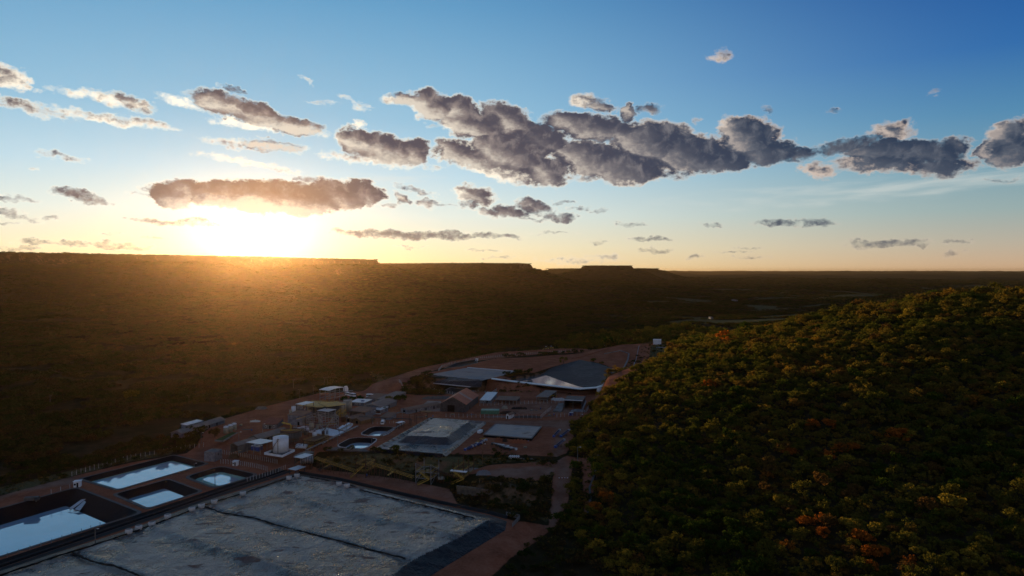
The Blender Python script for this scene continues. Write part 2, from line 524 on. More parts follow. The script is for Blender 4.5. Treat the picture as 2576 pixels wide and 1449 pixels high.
def ground_material():
    m = bpy.data.materials.new('ground')
    m.use_nodes = True
    t = NT(m.node_tree)
    b = m.node_tree.nodes['Principled BSDF']
    pos = t.n('NewGeometry').outputs['Position']
    at = t.n('Attribute', attribute_name='cover')
    sp = t.n('SeparateColor')
    t.put(sp.inputs[0], at.outputs['Color'])
    dirt, grass, road = sp.outputs[0], sp.outputs[1], sp.outputs[2]
    n_big = t.noise(pos, .012, 4, .6)
    n_mid = t.noise(pos, .09, 5, .65)
    n_fine = t.noise(pos, .9, 4, .7)
    # bare red earth
    earth = t.ramp(n_mid, [(.30, (.135, .046, .024)), (.5, (.22, .076, .041)), (.72, (.28, .12, .072))])
    earth = t.mix(t.sm(n_fine, .35, .75, 0, .5), earth, (.30, .145, .095))
    track = t.mix(t.sm(n_mid, .35, .65), (.14, .082, .060), (.22, .145, .11))
    earth = t.mix(t.m('MULTIPLY', road, t.sm(n_fine, .25, .6, .5, .95)), earth, track)
    # scrub floor and distant canopy
    scrub = t.ramp(n_mid, [(.3, (.012, .014, .007)), (.5, (.032, .027, .014)), (.7, (.065, .044, .026))])
    far = t.noise(pos, .020, 6, .7)
    scrub = t.mix(t.sm(far, .40, .62, 0, .8), scrub, t.mix(t.sm(n_big, .4, .6), (.012, .017, .008), (.040, .028, .015)))
    dry = t.mix(t.sm(n_fine, .3, .7), (.055, .056, .026), (.105, .095, .05))
    col = t.mix(t.sm(t.m('ADD', grass, t.m('MULTIPLY', t.m('SUBTRACT', n_mid, .5), .9)), .35, .75), scrub, dry)
    df = t.sm(t.m('ADD', dirt, t.m('MULTIPLY', t.m('SUBTRACT', n_mid, .5), .55)), .42, .60)
    col = t.mix(df, col, earth)
    # pale rock on the steep faces of the mesas
    nz = t.xyz(t.n('NewGeometry').outputs['Normal'])[2]
    rock = t.m('MULTIPLY', t.sm(nz, .90, .78), t.sm(n_mid, .44, .62))
    col = t.mix(t.m('MULTIPLY', rock, t.m('SUBTRACT', 1.0, dirt)), col, (.16, .095, .06))
    t.put(b.inputs['Base Color'], col)
    b.inputs['Roughness'].default_value = .95
    b.inputs['Specular IOR Level'].default_value = 0
    bp = t.n('Bump')
    bp.inputs['Strength'].default_value = .7
    bp.inputs['Distance'].default_value = .5
    t.put(bp.inputs['Height'], t.m('ADD', n_fine, t.m('MULTIPLY', n_mid, 2.0)))
    t.put(b.inputs['Normal'], bp.outputs[0])
    return m


def tag(o, label=None, cat=None, group=None, kind=None):
    if label: o['label'] = label
    if cat: o['category'] = cat
    if group: o['group'] = group
    if kind: o['kind'] = kind
    return o


def mesh_np(name, verts, faces, mats=(), smooth=False):
    """fast mesh from arrays; faces (n,4) or (n,3)"""
    me = bpy.data.meshes.new(name)
    verts = np.asarray(verts, np.float32); faces = np.asarray(faces, np.int32)
    me.vertices.add(len(verts)); me.vertices.foreach_set('co', verts.ravel())
    k = faces.shape[1]
    me.loops.add(faces.size); me.loops.foreach_set('vertex_index', faces.ravel())
    me.polygons.add(len(faces))
    me.polygons.foreach_set('loop_start', np.arange(0, faces.size, k, dtype=np.int32))
    for m in mats:
        me.materials.append(m)
    if smooth:
        me.polygons.foreach_set('use_smooth', np.ones(len(faces), bool))
    me.update(calc_edges=True)
    return me


def link(name, me, parent=None):
    o = bpy.data.objects.new(name, me)
    COL.objects.link(o)
    if parent:
        o.parent = parent
    return o


def grid_faces(nx, ny):
    i = np.arange(nx * ny).reshape(ny, nx)
    return np.stack([i[:-1, :-1].ravel(), i[:-1, 1:].ravel(), i[1:, 1:].ravel(), i[1:, :-1].ravel()], 1)


# where the ground is bare earth, dry grass, or a used road
DIRT = [
 (xy([(1168, 925), (1250, 905), (1400, 893), (1500, 888), (1560, 882), (1500, 892), (1459, 904), (1400, 921), (1344, 938), (1305, 936), (1180, 926)], 10), .85),
 (xy([(1459, 903), (1500, 890), (1580, 886), (1612, 880), (1600, 905), (1580, 945), (1556, 955), (1550, 930), (1510, 914)], 12), .9),
  (xy([(860, 992), (905, 962), (1000, 935), (1060, 914), (1150, 895), (1260, 876), (1380, 868), (1460, 870), (1570, 877), (1480, 889), (1380, 891), (1250, 903), (1150, 917), (1060, 944), (1010, 972), (990, 995)], 9), 1.0),
 (xy([(-300, 1330), (0, 1232), (100, 1205), (200, 1180), (330, 1150), (470, 1128), (560, 1060), (640, 1035), (690, 1012), (760, 1000), (830, 985), (895, 985), (960, 990), (1050, 1000), (1110, 1000), (1200, 985), (1240, 962), (1400, 985), (1510, 985), (1530, 1000), (1480, 1030), (1500, 1060), (1430, 1075), (1445, 1110), (1425, 1150), (1400, 1158), (1280, 1152), (1150, 1152), (960, 1142), (800, 1137), (760, 1150), (800, 1165), (1000, 1190), (1130, 1215), (1150, 1252), (1300, 1295), (1400, 1290), (1300, 1360), (1150, 1500), (-500, 1600)], 3), 1.0),
 (xy([(1170, 1192), (1240, 1172), (1400, 1166), (1425, 1150), (1470, 1160), (1440, 1180), (1430, 1240), (1400, 1285), (1380, 1290), (1392, 1196), (1350, 1216), (1260, 1205)], 4), 1.0),
 (xy([(1060, 930), (1250, 892), (1480, 886), (1600, 868), (1700, 866), (1720, 878), (1640, 885), (1610, 960), (1590, 965), (1585, 930), (1540, 905), (1300, 905), (1200, 925)], 14), .8),
 (xy([(1480, 1000), (1590, 985), (1640, 960), (1720, 925), (1740, 920), (1650, 975), (1590, 1010), (1520, 1035)], 8), .75),
 (xy([(1440, 1165), (1490, 1170), (1500, 1240), (1480, 1285), (1465, 1280), (1460, 1200)], 2), .7),
]
GRASS = [
 (xy([(790, 1142), (960, 1148), (1150, 1158), (1300, 1160), (1400, 1172), (1390, 1180), (1300, 1170), (1200, 1178), (1150, 1190), (1000, 1170), (800, 1155)], 3), .8),
 (xy([(-100, 1245), (0, 1215), (150, 1180), (330, 1140), (450, 1120), (430, 1135), (300, 1158), (180, 1190), (60, 1222), (-100, 1260)], 2), .8),
 (xy([(1150, 1215), (1260, 1212), (1350, 1222), (1392, 1200), (1385, 1290), (1250, 1262), (1150, 1250)], 3), .5),
 (xy([(1570, 915), (1640, 885), (1740, 890), (1690, 925), (1620, 970), (1575, 975)], 12), .72),
 (xy([(920, 905), (1050, 908), (1100, 900), (1060, 918), (960, 945)], 8), .6),
 (xy([(1650, 812), (1760, 800), (1900, 804), (2000, 806), (1960, 822), (1800, 822), (1700, 820)], 0), .9),
 (xy([(1880, 795), (2000, 785), (2080, 790), (2040, 800), (1930, 803)], 0), .9),
 (xy([(1870, 752), (1960, 756), (1940, 766), (1880, 760)], 0), 1.0),
]
ROADS = [
 (xy([(-200, 1280), (0, 1240), (100, 1212), (190, 1190), (200, 1215), (60, 1235), (-200, 1330)], 0), 1.0),
 (xy([(900, 960), (1060, 925), (1250, 888), (1420, 878), (1420, 884), (1250, 897), (1060, 938), (920, 980)], 12), .4),
 (xy([(1000, 1062), (1250, 1062), (1440, 1060), (1430, 1075), (1420, 1150), (1440, 1200), (1400, 1290), (1370, 1290), (1400, 1190), (1390, 1150), (1400, 1080), (1220, 1066)], 4), .8),
 (xy([(1190, 1192), (1260, 1178), (1400, 1172), (1400, 1190), (1340, 1208)], 5), .9),
 (xy([(860, 1165), (1130, 1215), (1150, 1262), (1000, 1225), (830, 1185)], 0), .5),
 (xy([(1230, 1010), (1450, 1012), (1440, 1040), (1300, 1042), (1230, 1040)], 5), .7),
]


def cover(x, y):
    x = np.asarray(x, float); y = np.asarray(y, float)
    out = np.zeros((3,) + x.shape)
    m = (np.abs(x) < 1200) & (y < 2600) & (y > 0)
    xs, ys = x[m], y[m]
    for k, lst in enumerate((DIRT, GRASS, ROADS)):
        v = np.zeros(xs.shape)
        for poly, s in lst:
            v = np.maximum(v, s * sstep(3, -3, poly_sd(xs, ys, poly)))
        out[k][m] = v
    # pale fields and clearings out in the valley
    m = (y > 1150) & (y < 5000) & (x > .05 * y) & (x < .9 * y)
    xs, ys = x[m], y[m]
    out[1][m] = np.maximum(out[1][m], .66 * sstep(.19, .27, vn.fbm(xs * .5 + 40, ys, 210, 3)))
    return out


def build_ground():
    # polar sheet round the drone's footprint, close-meshed where the plant is
    r = [0.0, 30.0]
    while r[-1] < 70000:
        q = r[-1]
        r.append(q + (1.25 if 200 < q < 760 else max(2.2, q * .0058)) if q < 1200 else q * 1.0105 if q < 9000 else q * 1.03)
    r = np.array(r[1:])
    a1 = np.radians(np.linspace(-46, 46, 700))
    a2 = np.radians(np.linspace(46, 314, 90))[1:-1]
    az = np.concatenate([a1, a2])
    R, A = np.meshgrid(r, az, indexing='ij')
    X, Y = R * np.sin(A), R * np.cos(A)
    Z = height(X, Y)
    C = cover(X, Y)
    n_r, n_a = R.shape
    i = np.arange(n_r * n_a).reshape(n_r, n_a)
    j = np.roll(i, -1, axis=1)
    f = np.stack([i[:-1].ravel(), i[1:].ravel(), j[1:].ravel(), j[:-1].ravel()], 1)
    V = np.stack([X.ravel(), Y.ravel(), Z.ravel()], 1)
    V = np.vstack([V, [[0, 0, H(0, 0)]]])
    me = mesh_np('ground', V, f, [ground_material()], smooth=True)
    att = me.color_attributes.new('cover', 'FLOAT_COLOR', 'POINT')
    cc = np.ones((len(V), 4), np.float32); cc[:, :3] = 0
    cc[:-1, 0], cc[:-1, 1], cc[:-1, 2] = C[0].ravel(), C[1].ravel(), C[2].ravel()
    att.data.foreach_set('color', cc.ravel())
    me.flip_normals() if me.polygons[0].normal.z < 0 else None
    o = link('ground', me)
    tag(o, 'red earth and dry scrubland reaching to the flat-topped mesas', kind='structure')
    return o



# ------------------------------------------------------------------ building blocks
class MB:
    """collects simple solids and links them as one mesh"""
    def __init__(self):
        self.V = []; self.F = []

    def add(self, V, F):
        b = len(self.V)
        self.V += [tuple(v) for v in V]
        self.F += [tuple(i + b for i in f) for f in F]
        return self

    def box(self, x0, x1, y0, y1, z0, z1):
        V = [(x, y, z) for z in (z0, z1) for y in (y0, y1) for x in (x0, x1)]
        return self.add(V, [(0, 2, 3, 1), (4, 5, 7, 6), (0, 1, 5, 4), (2, 6, 7, 3), (0, 4, 6, 2), (1, 3, 7, 5)])

    def bar(self, a, b, w, h=None):
        """square bar between two points"""
        a = Vector(a); b = Vector(b); h = h or w
        d = (b - a)
        if d.length < 1e-6: return self
        d.normalize()
        up = Vector((0, 0, 1)) if abs(d.z) < .95 else Vector((0, 1, 0))
        s = d.cross(up).normalized(); t = s.cross(d).normalized()
        V = []
        for p in (a, b):
            for i, j in ((-1, -1), (1, -1), (1, 1), (-1, 1)):
                V.append(p + s * (i * w / 2) + t * (j * h / 2))
        return self.add(V, [(0, 1, 2, 3), (7, 6, 5, 4), (0, 4, 5, 1), (1, 5, 6, 2), (2, 6, 7, 3), (3, 7, 4, 0)])

    def tube(self, pts, r, n=10, cap=True):
        pts = [Vector(p) for p in pts]
        rs = r if hasattr(r, '__len__') else [r] * len(pts)
        b = len(self.V)
        for i, p in enumerate(pts):
            d = (pts[min(i + 1, len(pts) - 1)] - pts[max(i - 1, 0)]).normalized()
            up = Vector((0, 0, 1)) if abs(d.z) < .95 else Vector((0, 1, 0))
            s = d.cross(up).normalized(); t = s.cross(d).normalized()
            for k in range(n):
                a = 2 * math.pi * k / n
                self.V.append(tuple(p + s * (rs[i] * math.cos(a)) + t * (rs[i] * math.sin(a))))
        for i in range(len(pts) - 1):
            for k in range(n):
                k2 = (k + 1) % n
                self.F.append((b + i * n + k, b + i * n + k2, b + (i + 1) * n + k2, b + (i + 1) * n + k))
        if cap:
            self.F.append(tuple(b + k for k in reversed(range(n))))
            self.F.append(tuple(b + (len(pts) - 1) * n + k for k in range(n)))
        return self

    def lathe(self, prof, n=24, c=(0, 0)):
        """profile of (radius, z) turned round a vertical axis"""
        b = len(self.V)
        for r, z in prof:
            for k in range(n):
                a = 2 * math.pi * k / n
                self.V.append((c[0] + r * math.cos(a), c[1] + r * math.sin(a), z))
        for i in range(len(prof) - 1):
            for k in range(n):
                k2 = (k + 1) % n
                self.F.append((b + i * n + k, b + i * n + k2, b + (i + 1) * n + k2, b + (i + 1) * n + k))
        if prof[0][0] > .01: self.F.append(tuple(b + k for k in reversed(range(n))))
        if prof[-1][0] > .01: self.F.append(tuple(b + (len(prof) - 1) * n + k for k in range(n)))
        return self

    def prism(self, poly, z0, z1):
        n = len(poly)
        V = [(p[0], p[1], z0) for p in poly] + [(p[0], p[1], z1) for p in poly]
        F = [tuple(reversed(range(n))), tuple(range(n, 2 * n))] + [(i, (i + 1) % n, n + (i + 1) % n, n + i) for i in range(n)]
        return self.add(V, F)

    def xprism(self, poly, x0, x1):
        """polygon given in (y, z), pulled along x"""
        n = len(poly)
        V = [(x0, p[0], p[1]) for p in poly] + [(x1, p[0], p[1]) for p in poly]
        F = [tuple(reversed(range(n))), tuple(range(n, 2 * n))] + [(i, (i + 1) % n, n + (i + 1) % n, n + i) for i in range(n)]
        return self.add(V, F)

    def slab(self, quad, t):
        """a thin plate under four points"""
        V = [tuple(q) for q in quad] + [(q[0], q[1], q[2] - t) for q in quad]
        return self.add(V, [(0, 1, 2, 3), (7, 6, 5, 4), (0, 4, 5, 1), (1, 5, 6, 2), (2, 6, 7, 3), (3, 7, 4, 0)])

    def build(self, name, m, parent=None, smooth=False):
        me = bpy.data.meshes.new(name)
        me.from_pydata(self.V, [], self.F)
        me.materials.append(m)
        me.update()
        bm = bmesh.new(); bm.from_mesh(me)
        bmesh.ops.recalc_face_normals(bm, faces=bm.faces)
        bm.to_mesh(me); bm.free()
        if smooth:
            me.polygons.foreach_set('use_smooth', np.ones(len(me.polygons), bool))
        return link(name, me, parent)


def thing(name, label, cat, loc, rz=0.0, group=None):
    e = bpy.data.objects.new(name, None)
    COL.objects.link(e)
    e.location = loc
    e.rotation_euler = (0, 0, rz)
    e.empty_display_size = .2
    return tag(e, label, cat, group)


def copy_tree(o, parent=None):
    c = o.copy()
    COL.objects.link(c)
    if parent:
        c.parent = parent
    for ch in list(o.children):
        copy_tree(ch, c)
    return c


def frame(a, b, z):
    """place and heading of a thing whose front edge runs from pixel bearing a to b on level z; returns origin (front left), heading, length"""
    A, B = P(a[0], a[1], z), P(b[0], b[1], z)
    return A, math.atan2(B.y - A.y, B.x - A.x), (B - A).length


def depth_of(b, c, z):
    return (P(c[0], c[1], z) - P(b[0], b[1], z)).length


# materials of the plant
M = dict(
    conc=mat('concrete', (.20, .19, .18), .9, .2, var=.10, scale=.3),
    conc_d=mat('old_concrete', (.12, .115, .11), .9, .2, var=.14, scale=.5),
    pale=mat('pale_concrete_pad', (.30, .25, .22), .9, .2, var=.12, scale=.15, col2=(.19, .13, .10)),
    block=mat('grey_blockwork', (.17, .17, .19), .9, .2, var=.08, scale=.8),
    render=mat('grey_render', (.22, .225, .25), .85, .25, var=.07, scale=.5),
    white=mat('white_paint', (.74, .77, .80), .6, .35, var=.10, scale=.6, col2=(.60, .60, .60)),
    whitebag=mat('white_woven_bag', (.62, .63, .62), .8, .2, var=.14, scale=1.5),
    whiteroof=mat('pale_sheet_roof', (.42, .47, .52), .35, .5, var=.10, scale=.8, col2=(.30, .32, .34)),
    brownroof=mat('brown_fibre_cement', (.22, .145, .105), .85, .1, var=.15, scale=.35, col2=(.14, .095, .07)),
    greyroof=mat('grey_fibre_cement', (.24, .20, .165), .85, .1, var=.15, scale=.35, col2=(.16, .13, .11)),
    rustroof=mat('rusty_sheet_roof', (.46, .17, .085), .75, .2, var=.2, scale=.18, col2=(.30, .10, .055)),
    rustpale=mat('pale_sheet', (.42, .27, .21), .7, .3, var=.12, scale=.3),
    darkwall=mat('dark_sheet_wall', (.060, .062, .068), .7, .3, var=.06, scale=.5),
    dark=mat('dark_opening', (.012, .011, .010), .9, .1),
    steel=mat('galvanised_steel', (.26, .27, .28), .5, .4, metal=.3, var=.08, scale=.7),
    steel_d=mat('dark_steel', (.045, .042, .042), .6, .4, var=.12, scale=.8),
    rust=mat('rusty_steel', (.13, .052, .026), .85, .2, var=.18, scale=1.2, col2=(.055, .028, .018)),
    yellow=mat('yellow_paint', (.60, .38, .03), .6, .35, var=.16, scale=.8, col2=(.22, .14, .03)),
    blue=mat('blue_paint', (.025, .07, .30), .45, .5, var=.10, scale=.8),
    green=mat('green_container_paint', (.055, .24, .14), .55, .4, var=.14, scale=.5, col2=(.035, .14, .09)),
    greentop=mat('worn_green_roof', (.16, .33, .24), .6, .3, var=.18, scale=.35, col2=(.10, .20, .15)),
    cream=mat('cream_tank', (.36, .33, .25), .7, .3, var=.15, scale=.6),
    post=mat('fence_post_concrete', (.52, .52, .52), .85, .2, var=.06, scale=1.0),
    wood=mat('weathered_wood', (.20, .12, .065), .9, .1, var=.15, scale=1.0),
    ply=mat('bright_plywood', (.42, .30, .15), .85, .2),
    brickred=mat('red_clay_tiles', (.26, .075, .04), .85, .2, var=.12, scale=.8),
    soil=mat('orange_soil', (.30, .105, .055), .95, .05, var=.16, scale=.7, col2=(.19, .062, .035), bump=.3, bscale=1.5),
    darksoil=mat('dark_spoil', (.045, .034, .03), .95, .1, var=.18, scale=.8),
    gravel=mat('pale_gravel', (.24, .24, .25), .95, .1, var=.22, scale=2.2),
    rubber=mat('black_rubber', (.015, .015, .015), .8, .2),
    glass=mat('vehicle_glass', (.02, .025, .03), .1, .6),
    redp=mat('red_paint', (.40, .03, .02), .6, .3),
    lawn=mat('watered_grass', (.045, .085, .022), .95, .1, var=.15, scale=.8, bump=.1),
)


def liner_material(name, base, rough, wr, dust, dustcol=(.16, .14, .125), stain=0.0, stretch=(1, 1, 1), spec=.5):
    """welded plastic sheet: dark, half glossy, creased, dusty"""
    m = bpy.data.materials.new(name)
    m.use_nodes = True
    t = NT(m.node_tree)
    b = m.node_tree.nodes['Principled BSDF']
    pos = t.n('NewGeometry').outputs['Position']
    n1 = t.noise(pos, .06, 6, .68)
    n2 = t.noise(pos, .55, 5, .65, .8)
    n0 = t.noise(t.v('MULTIPLY', pos, stretch), .22, 6, .7, 1.0)
    d = t.m('MULTIPLY', t.sm(t.m('ADD', n1, t.m('ADD', t.m('MULTIPLY', n2, .30), t.m('MULTIPLY', n0, .45))), .74, .96), dust)
    col = t.mix(d, base, dustcol)
    rg = t.m('MULTIPLY_ADD', d, .30, rough)
    if stain:
        s = t.sm(t.noise(t.v('MULTIPLY', pos, (.7, 1.6, 1)), .085, 4, .62, .5), .61, .66)
        col = t.mix(t.m('MULTIPLY', s, stain), col, (.11, .045, .026))
        rg = t.m('ADD', rg, t.m('MULTIPLY', s, .4))
    t.put(b.inputs['Base Color'], col)
    t.put(b.inputs['Roughness'], rg)
    b.inputs['Specular IOR Level'].default_value = spec
    # creases: short wind wrinkles over broad folds
    wv = t.v('MULTIPLY', t.v('ADD', pos, t.v('SCALE', t.noise(pos, .12, 3, .5, out=1), scale=7.0)), stretch)
    h1 = t.noise(wv, .55, 5, .6, 1.2)
    h2 = t.noise(pos, .13, 4, .55, .6)
    h3 = t.noise(wv, 1.7, 2, .5, .4)
    hh = t.m('ADD', t.m('MULTIPLY', h1, 1.1), t.m('ADD', t.m('MULTIPLY', h2, 2.6), t.m('MULTIPLY', h3, .12)))
    bp = t.n('Bump')
    bp.inputs['Strength'].default_value = 1.0
    bp.inputs['Distance'].default_value = wr
    t.put(bp.inputs['Height'], hh)
    t.put(b.inputs['Normal'], bp.outputs[0])
    return m


M['liner'] = liner_material('black_liner', (.004, .0045, .006), .6, .12, .3, (.012, .011, .011), spec=.06)
M['cover'] = liner_material('dusty_cover_sheet', (.030, .030, .032), .22, 2.3, .62, (.36, .33, .29), stain=.95, stretch=(1.3, .55, 1), spec=.8)
M['cover2'] = liner_material('heap_cover_sheet', (.022, .024, .028), .22, 2.2, .6, (.34, .315, .28), stain=.5, stretch=(.7, 1.3, 1), spec=.75)
M['slope'] = liner_material('dark_slope_sheet', (.005, .006, .010), .36, .9, .25, (.022, .024, .03), stretch=(1.2, .6, 1), spec=.16)
M['heapside'] = liner_material('heap_side_sheet', (.008, .010, .015), .30, 1.3, .45, (.06, .06, .065), stretch=(.7, 1.3, 1), spec=.35)
M['palepad'] = liner_material('pale_beige_sheet', (.26, .25, .235), .7, .12, .8, (.40, .33, .27), stain=.7, spec=.25)
M['padliner'] = liner_material('grey_laid_sheet', (.12, .125, .135), .6, .12, .8, (.26, .22, .19), stain=.5, spec=.3)


def water_material(name, deep, rough=.03, ior=1.8, ripple=.02):
    m = bpy.data.materials.new(name)
    m.use_nodes = True
    t = NT(m.node_tree)
    b = m.node_tree.nodes['Principled BSDF']
    pos = t.n('NewGeometry').outputs['Position']
    t.put(b.inputs['Base Color'], t.mix(t.sm(t.noise(pos, .08, 3), .3, .7), deep, tuple(c * .8 for c in deep)))
    b.inputs['Roughness'].default_value = rough
    b.inputs['IOR'].default_value = ior
    b.inputs['Coat Weight'].default_value = .5
    bp = t.n('Bump'); bp.inputs['Strength'].default_value = .2; bp.inputs['Distance'].default_value = ripple
    t.put(bp.inputs['Height'], t.noise(pos, 1.2, 2, .5))
    t.put(b.inputs['Normal'], bp.outputs[0])
    return m


M['water'] = water_material('still_water', (.20, .32, .42), ior=2.6)
M['milky'] = water_material('milky_water', (.33, .45, .54), .05, ior=2.6)
M['mint'] = mat('mint_crust', (.16, .34, .27), .6, .3, var=.12, scale=.4, col2=(.09, .18, .15))


# ------------------------------------------------------------------ lined basins
def offset_poly(poly, d):
    """shrink a convex polygon by d (counter-clockwise or clockwise)"""
    n = len(poly)
    area = sum(poly[i][0] * poly[(i + 1) % n][1] - poly[(i + 1) % n][0] * poly[i][1] for i in range(n))
    sgn = 1 if area > 0 else -1
    out = []
    for i in range(n):
        p0, p1, p2 = Vector(poly[i - 1]), Vector(poly[i]), Vector(poly[(i + 1) % n])
        e1 = (p1 - p0).normalized(); e2 = (p2 - p1).normalized()
        n1 = Vector((-e1.y, e1.x)) * sgn; n2 = Vector((-e2.y, e2.x)) * sgn
        k = (n1 + n2); k = k / max(.3, k.length_squared) * 2 / 1.0
        q = p1 + k * d * .5 * (2 / 2)
        # bisector offset
        c = max(.35, (n1 + n2).normalized().dot(n1))
        q = p1 + (n1 + n2).normalized() * (d / c)
        out.append((q.x, q.y))
    return out


def round_poly(poly, r, k=5):
    out = []
    n = len(poly)
    for i in range(n):
        p0, p1, p2 = Vector(poly[i - 1]), Vector(poly[i]), Vector(poly[(i + 1) % n])
        rr = min(r, (p0 - p1).length * .45, (p2 - p1).length * .45)
        a = p1 + (p0 - p1).normalized() * rr; b = p1 + (p2 - p1).normalized() * rr
        for j in range(k + 1):
            s = j / k
            q = a * (1 - s) ** 2 + p1 * (2 * s * (1 - s)) + b * s * s
            out.append((q.x, q.y))
    return out


def basin(name, label, cat, rim_px, z, depth, run, wlev, water=None, liner=None, rnd=4.0, crust=None, lip=1.4, lip_mat=None, group=None):
    """a lined pond: lip, sloping liner, floor, water"""
    raw = xy(rim_px, z)
    ins = lambda d: round_poly(offset_poly(raw, d), max(.8, rnd - .35 * max(0, d))) if abs(d) > 1e-6 else round_poly(raw, rnd)
    rim = ins(0)
    BASINS.append((rim, z, depth + 1.5))
    EXTRA_CLEAR.append(offset_poly(raw, -lip))
    c = Vector((sum(p[0] for p in rim) / len(rim), sum(p[1] for p in rim) / len(rim), z))
    t = thing(name, label, cat, c, group=group)
    loc = lambda poly: [(p[0] - c.x, p[1] - c.y) for p in poly]
    outer, r0, bot = loc(ins(-lip)), loc(rim), loc(ins(run))
    n = len(r0)

    def ring(mb, A, za, B, zb):
        V = [(p[0], p[1], za) for p in A] + [(p[0], p[1], zb) for p in B]
        mb.add(V, [(i, (i + 1) % n, n + (i + 1) % n, n + i) for i in range(n)])
    m = MB()
    ring(m, outer, -.45, outer, .22); ring(m, outer, .22, r0, .26)
    m.build('rim', lip_mat or M['conc_d'], t)
    m = MB()
    ring(m, r0, .25, bot, -depth)
    m.add([(p[0], p[1], -depth) for p in bot], [tuple(range(n))])
    m.build('liner', liner or M['liner'], t)
    k = wlev / depth
    wp = loc(ins(run * k + .02))
    if crust:
        kc = max(0, (wlev - .5) / depth)
        cp = loc(ins(run * kc)); cq = loc(ins(run * k + crust))
        m = MB(); ring(m, cp, -wlev + .5, wp, -wlev + .05)
        ring(m, wp, -wlev + .05, cq, -wlev + .03)
        m.build('mineral_crust', M['mint'], t)
    m = MB(); m.add([(p[0], p[1], -wlev) for p in wp], [tuple(range(n))])
    m.build('water', water or M['water'], t)
    return t


# ------------------------------------------------------------------ buildings
def gable_house(name, label, a, b, c, z, hw, hr, wall, roof, axis='depth', over=.6, doors=(), windows=(), group=None, cat='building', strip=None, open_front=False):
    """front edge a-b, right side b-c (bearings on level z), wall height hw, roof rise hr"""
    A, rz, L = frame(a, b, z)
    D = depth_of(b, c, z)
    t = thing(name, label, cat, A, rz, group)
    th = .25
    m = MB()
    if not open_front:
        m.box(0, L, 0, th, -1, hw)
    m.box(0, L, D - th, D, -1, hw).box(0, th, th, D - th, -1, hw).box(L - th, L, th, D - th, -1, hw)
    if axis == 'depth' and hr > 0:
        for y0, y1 in ((0.02, th), (D - th, D - .02)):
            if open_front and y0 < .1: continue
            V = [(0, y0, hw), (L, y0, hw), (L / 2, y0, hw + hr), (0, y1, hw), (L, y1, hw), (L / 2, y1, hw + hr)]
            m.add(V, [(0, 1, 2), (5, 4, 3), (0, 3, 4, 1), (1, 4, 5, 2), (2, 5, 3, 0)])
    elif hr > 0:
        for x0, x1 in ((0.02, th), (L - th, L - .02)):
            V = [(x0, 0, hw), (x0, D, hw), (x0, D / 2, hw + hr), (x1, 0, hw), (x1, D, hw), (x1, D / 2, hw + hr)]
            m.add(V, [(0, 1, 2), (5, 4, 3), (0, 3, 4, 1), (1, 4, 5, 2), (2, 5, 3, 0)])
    m.build('wall', wall, t)
    o = over
    if axis == 'depth':
        e = hw - o * hr / (L / 2) if hr else hw
        for x0, x1, z0, z1 in ((-o, L / 2, e + .08, hw + hr + .08), (L / 2, L + o, hw + hr + .08, e + .08)):
            mm = MB(); nseg = max(1, int((D + 2 * o) / 1.1))
            V = []; F = []
            for i in range(nseg * 2 + 1):
                yy = -o + (D + 2 * o) * i / (nseg * 2)
                dz = .05 * (i % 2)
                V += [(x0, yy, z0 + dz), (x1, yy, z1 + dz)]
            for i in range(nseg * 2):
                F.append((2 * i, 2 * i + 1, 2 * i + 3, 2 * i + 2))
            k = len(V)
            V += [(x0, -o, z0 - .06), (x1, -o, z1 - .06), (x0, D + o, z0 - .06), (x1, D + o, z1 - .06)]
            F += [(k, k + 1, k + 3, k + 2), (0, 1, k + 1, k)]
            mm.add(V, F); mm.build('roof_slope', roof, t)
        if strip:
            s0, s1 = strip[0], strip[1]
            mm = MB()
            mm.slab([(L / 2 + .05, D * s0, hw + hr + .16), (L / 2 + .05, D * s1, hw + hr + .16), (L + o, D * s1, e + .17), (L + o, D * s0, e + .17)], .03)
            mm.slab([(-o, D * s0, e + .17), (-o, D * s1, e + .17), (L / 2 - .05, D * s1, hw + hr + .16), (L / 2 - .05, D * s0, hw + hr + .16)], .03)
            mm.build('pale_roof_sheets', strip[2], t)
    else:
        e = hw - o * hr / (D / 2) if hr else hw
        for y0, y1, z0, z1 in ((-o, D / 2, e + .08, hw + hr + .08), (D / 2, D + o, hw + hr + .08, e + .08)):
            mm = MB(); nseg = max(1, int((L + 2 * o) / 1.1))
            V = []; F = []
            for i in range(nseg * 2 + 1):
                xx = -o + (L + 2 * o) * i / (nseg * 2)
                dz = .05 * (i % 2)
                V += [(xx, y0, z0 + dz), (xx, y1, z1 + dz)]
            for i in range(nseg * 2):
                F.append((2 * i, 2 * i + 1, 2 * i + 3, 2 * i + 2))
            k = len(V)
            V += [(-o, y0, z0 - .06), (-o, y1, z1 - .06), (L + o, y0, z0 - .06), (L + o, y1, z1 - .06)]
            F += [(k, k + 1, k + 3, k + 2), (0, 1, k + 1, k)]
            mm.add(V, F); mm.build('roof_slope', roof, t)
    for (side, s, w, h0, h1) in doors:
        wall_piece(t, 'door', side, s, w, h0, h1, L, D, M['dark'])
    for (side, s, w, h0, h1) in windows:
        fr = wall_piece(t, 'window', side, s, w, h0, h1, L, D, M['white'])
        wall_piece(t, 'pane', side, s, w - .3, h0 + .15, h1 - .15, L, D, M['glass'], .09, fr)
    return t


def wall_piece(t, name, side, s, w, h0, h1, L, D, m, proud=.05, parent=None):
    mb = MB()
    if side == 'front': mb.box(s * L - w / 2, s * L + w / 2, -proud, .02, h0, h1)
    elif side == 'right': mb.box(L - .02, L + proud, s * D - w / 2, s * D + w / 2, h0, h1)
    elif side == 'left': mb.box(-proud, .02, s * D - w / 2, s * D + w / 2, h0, h1)
    return mb.build(name, m, parent or t)


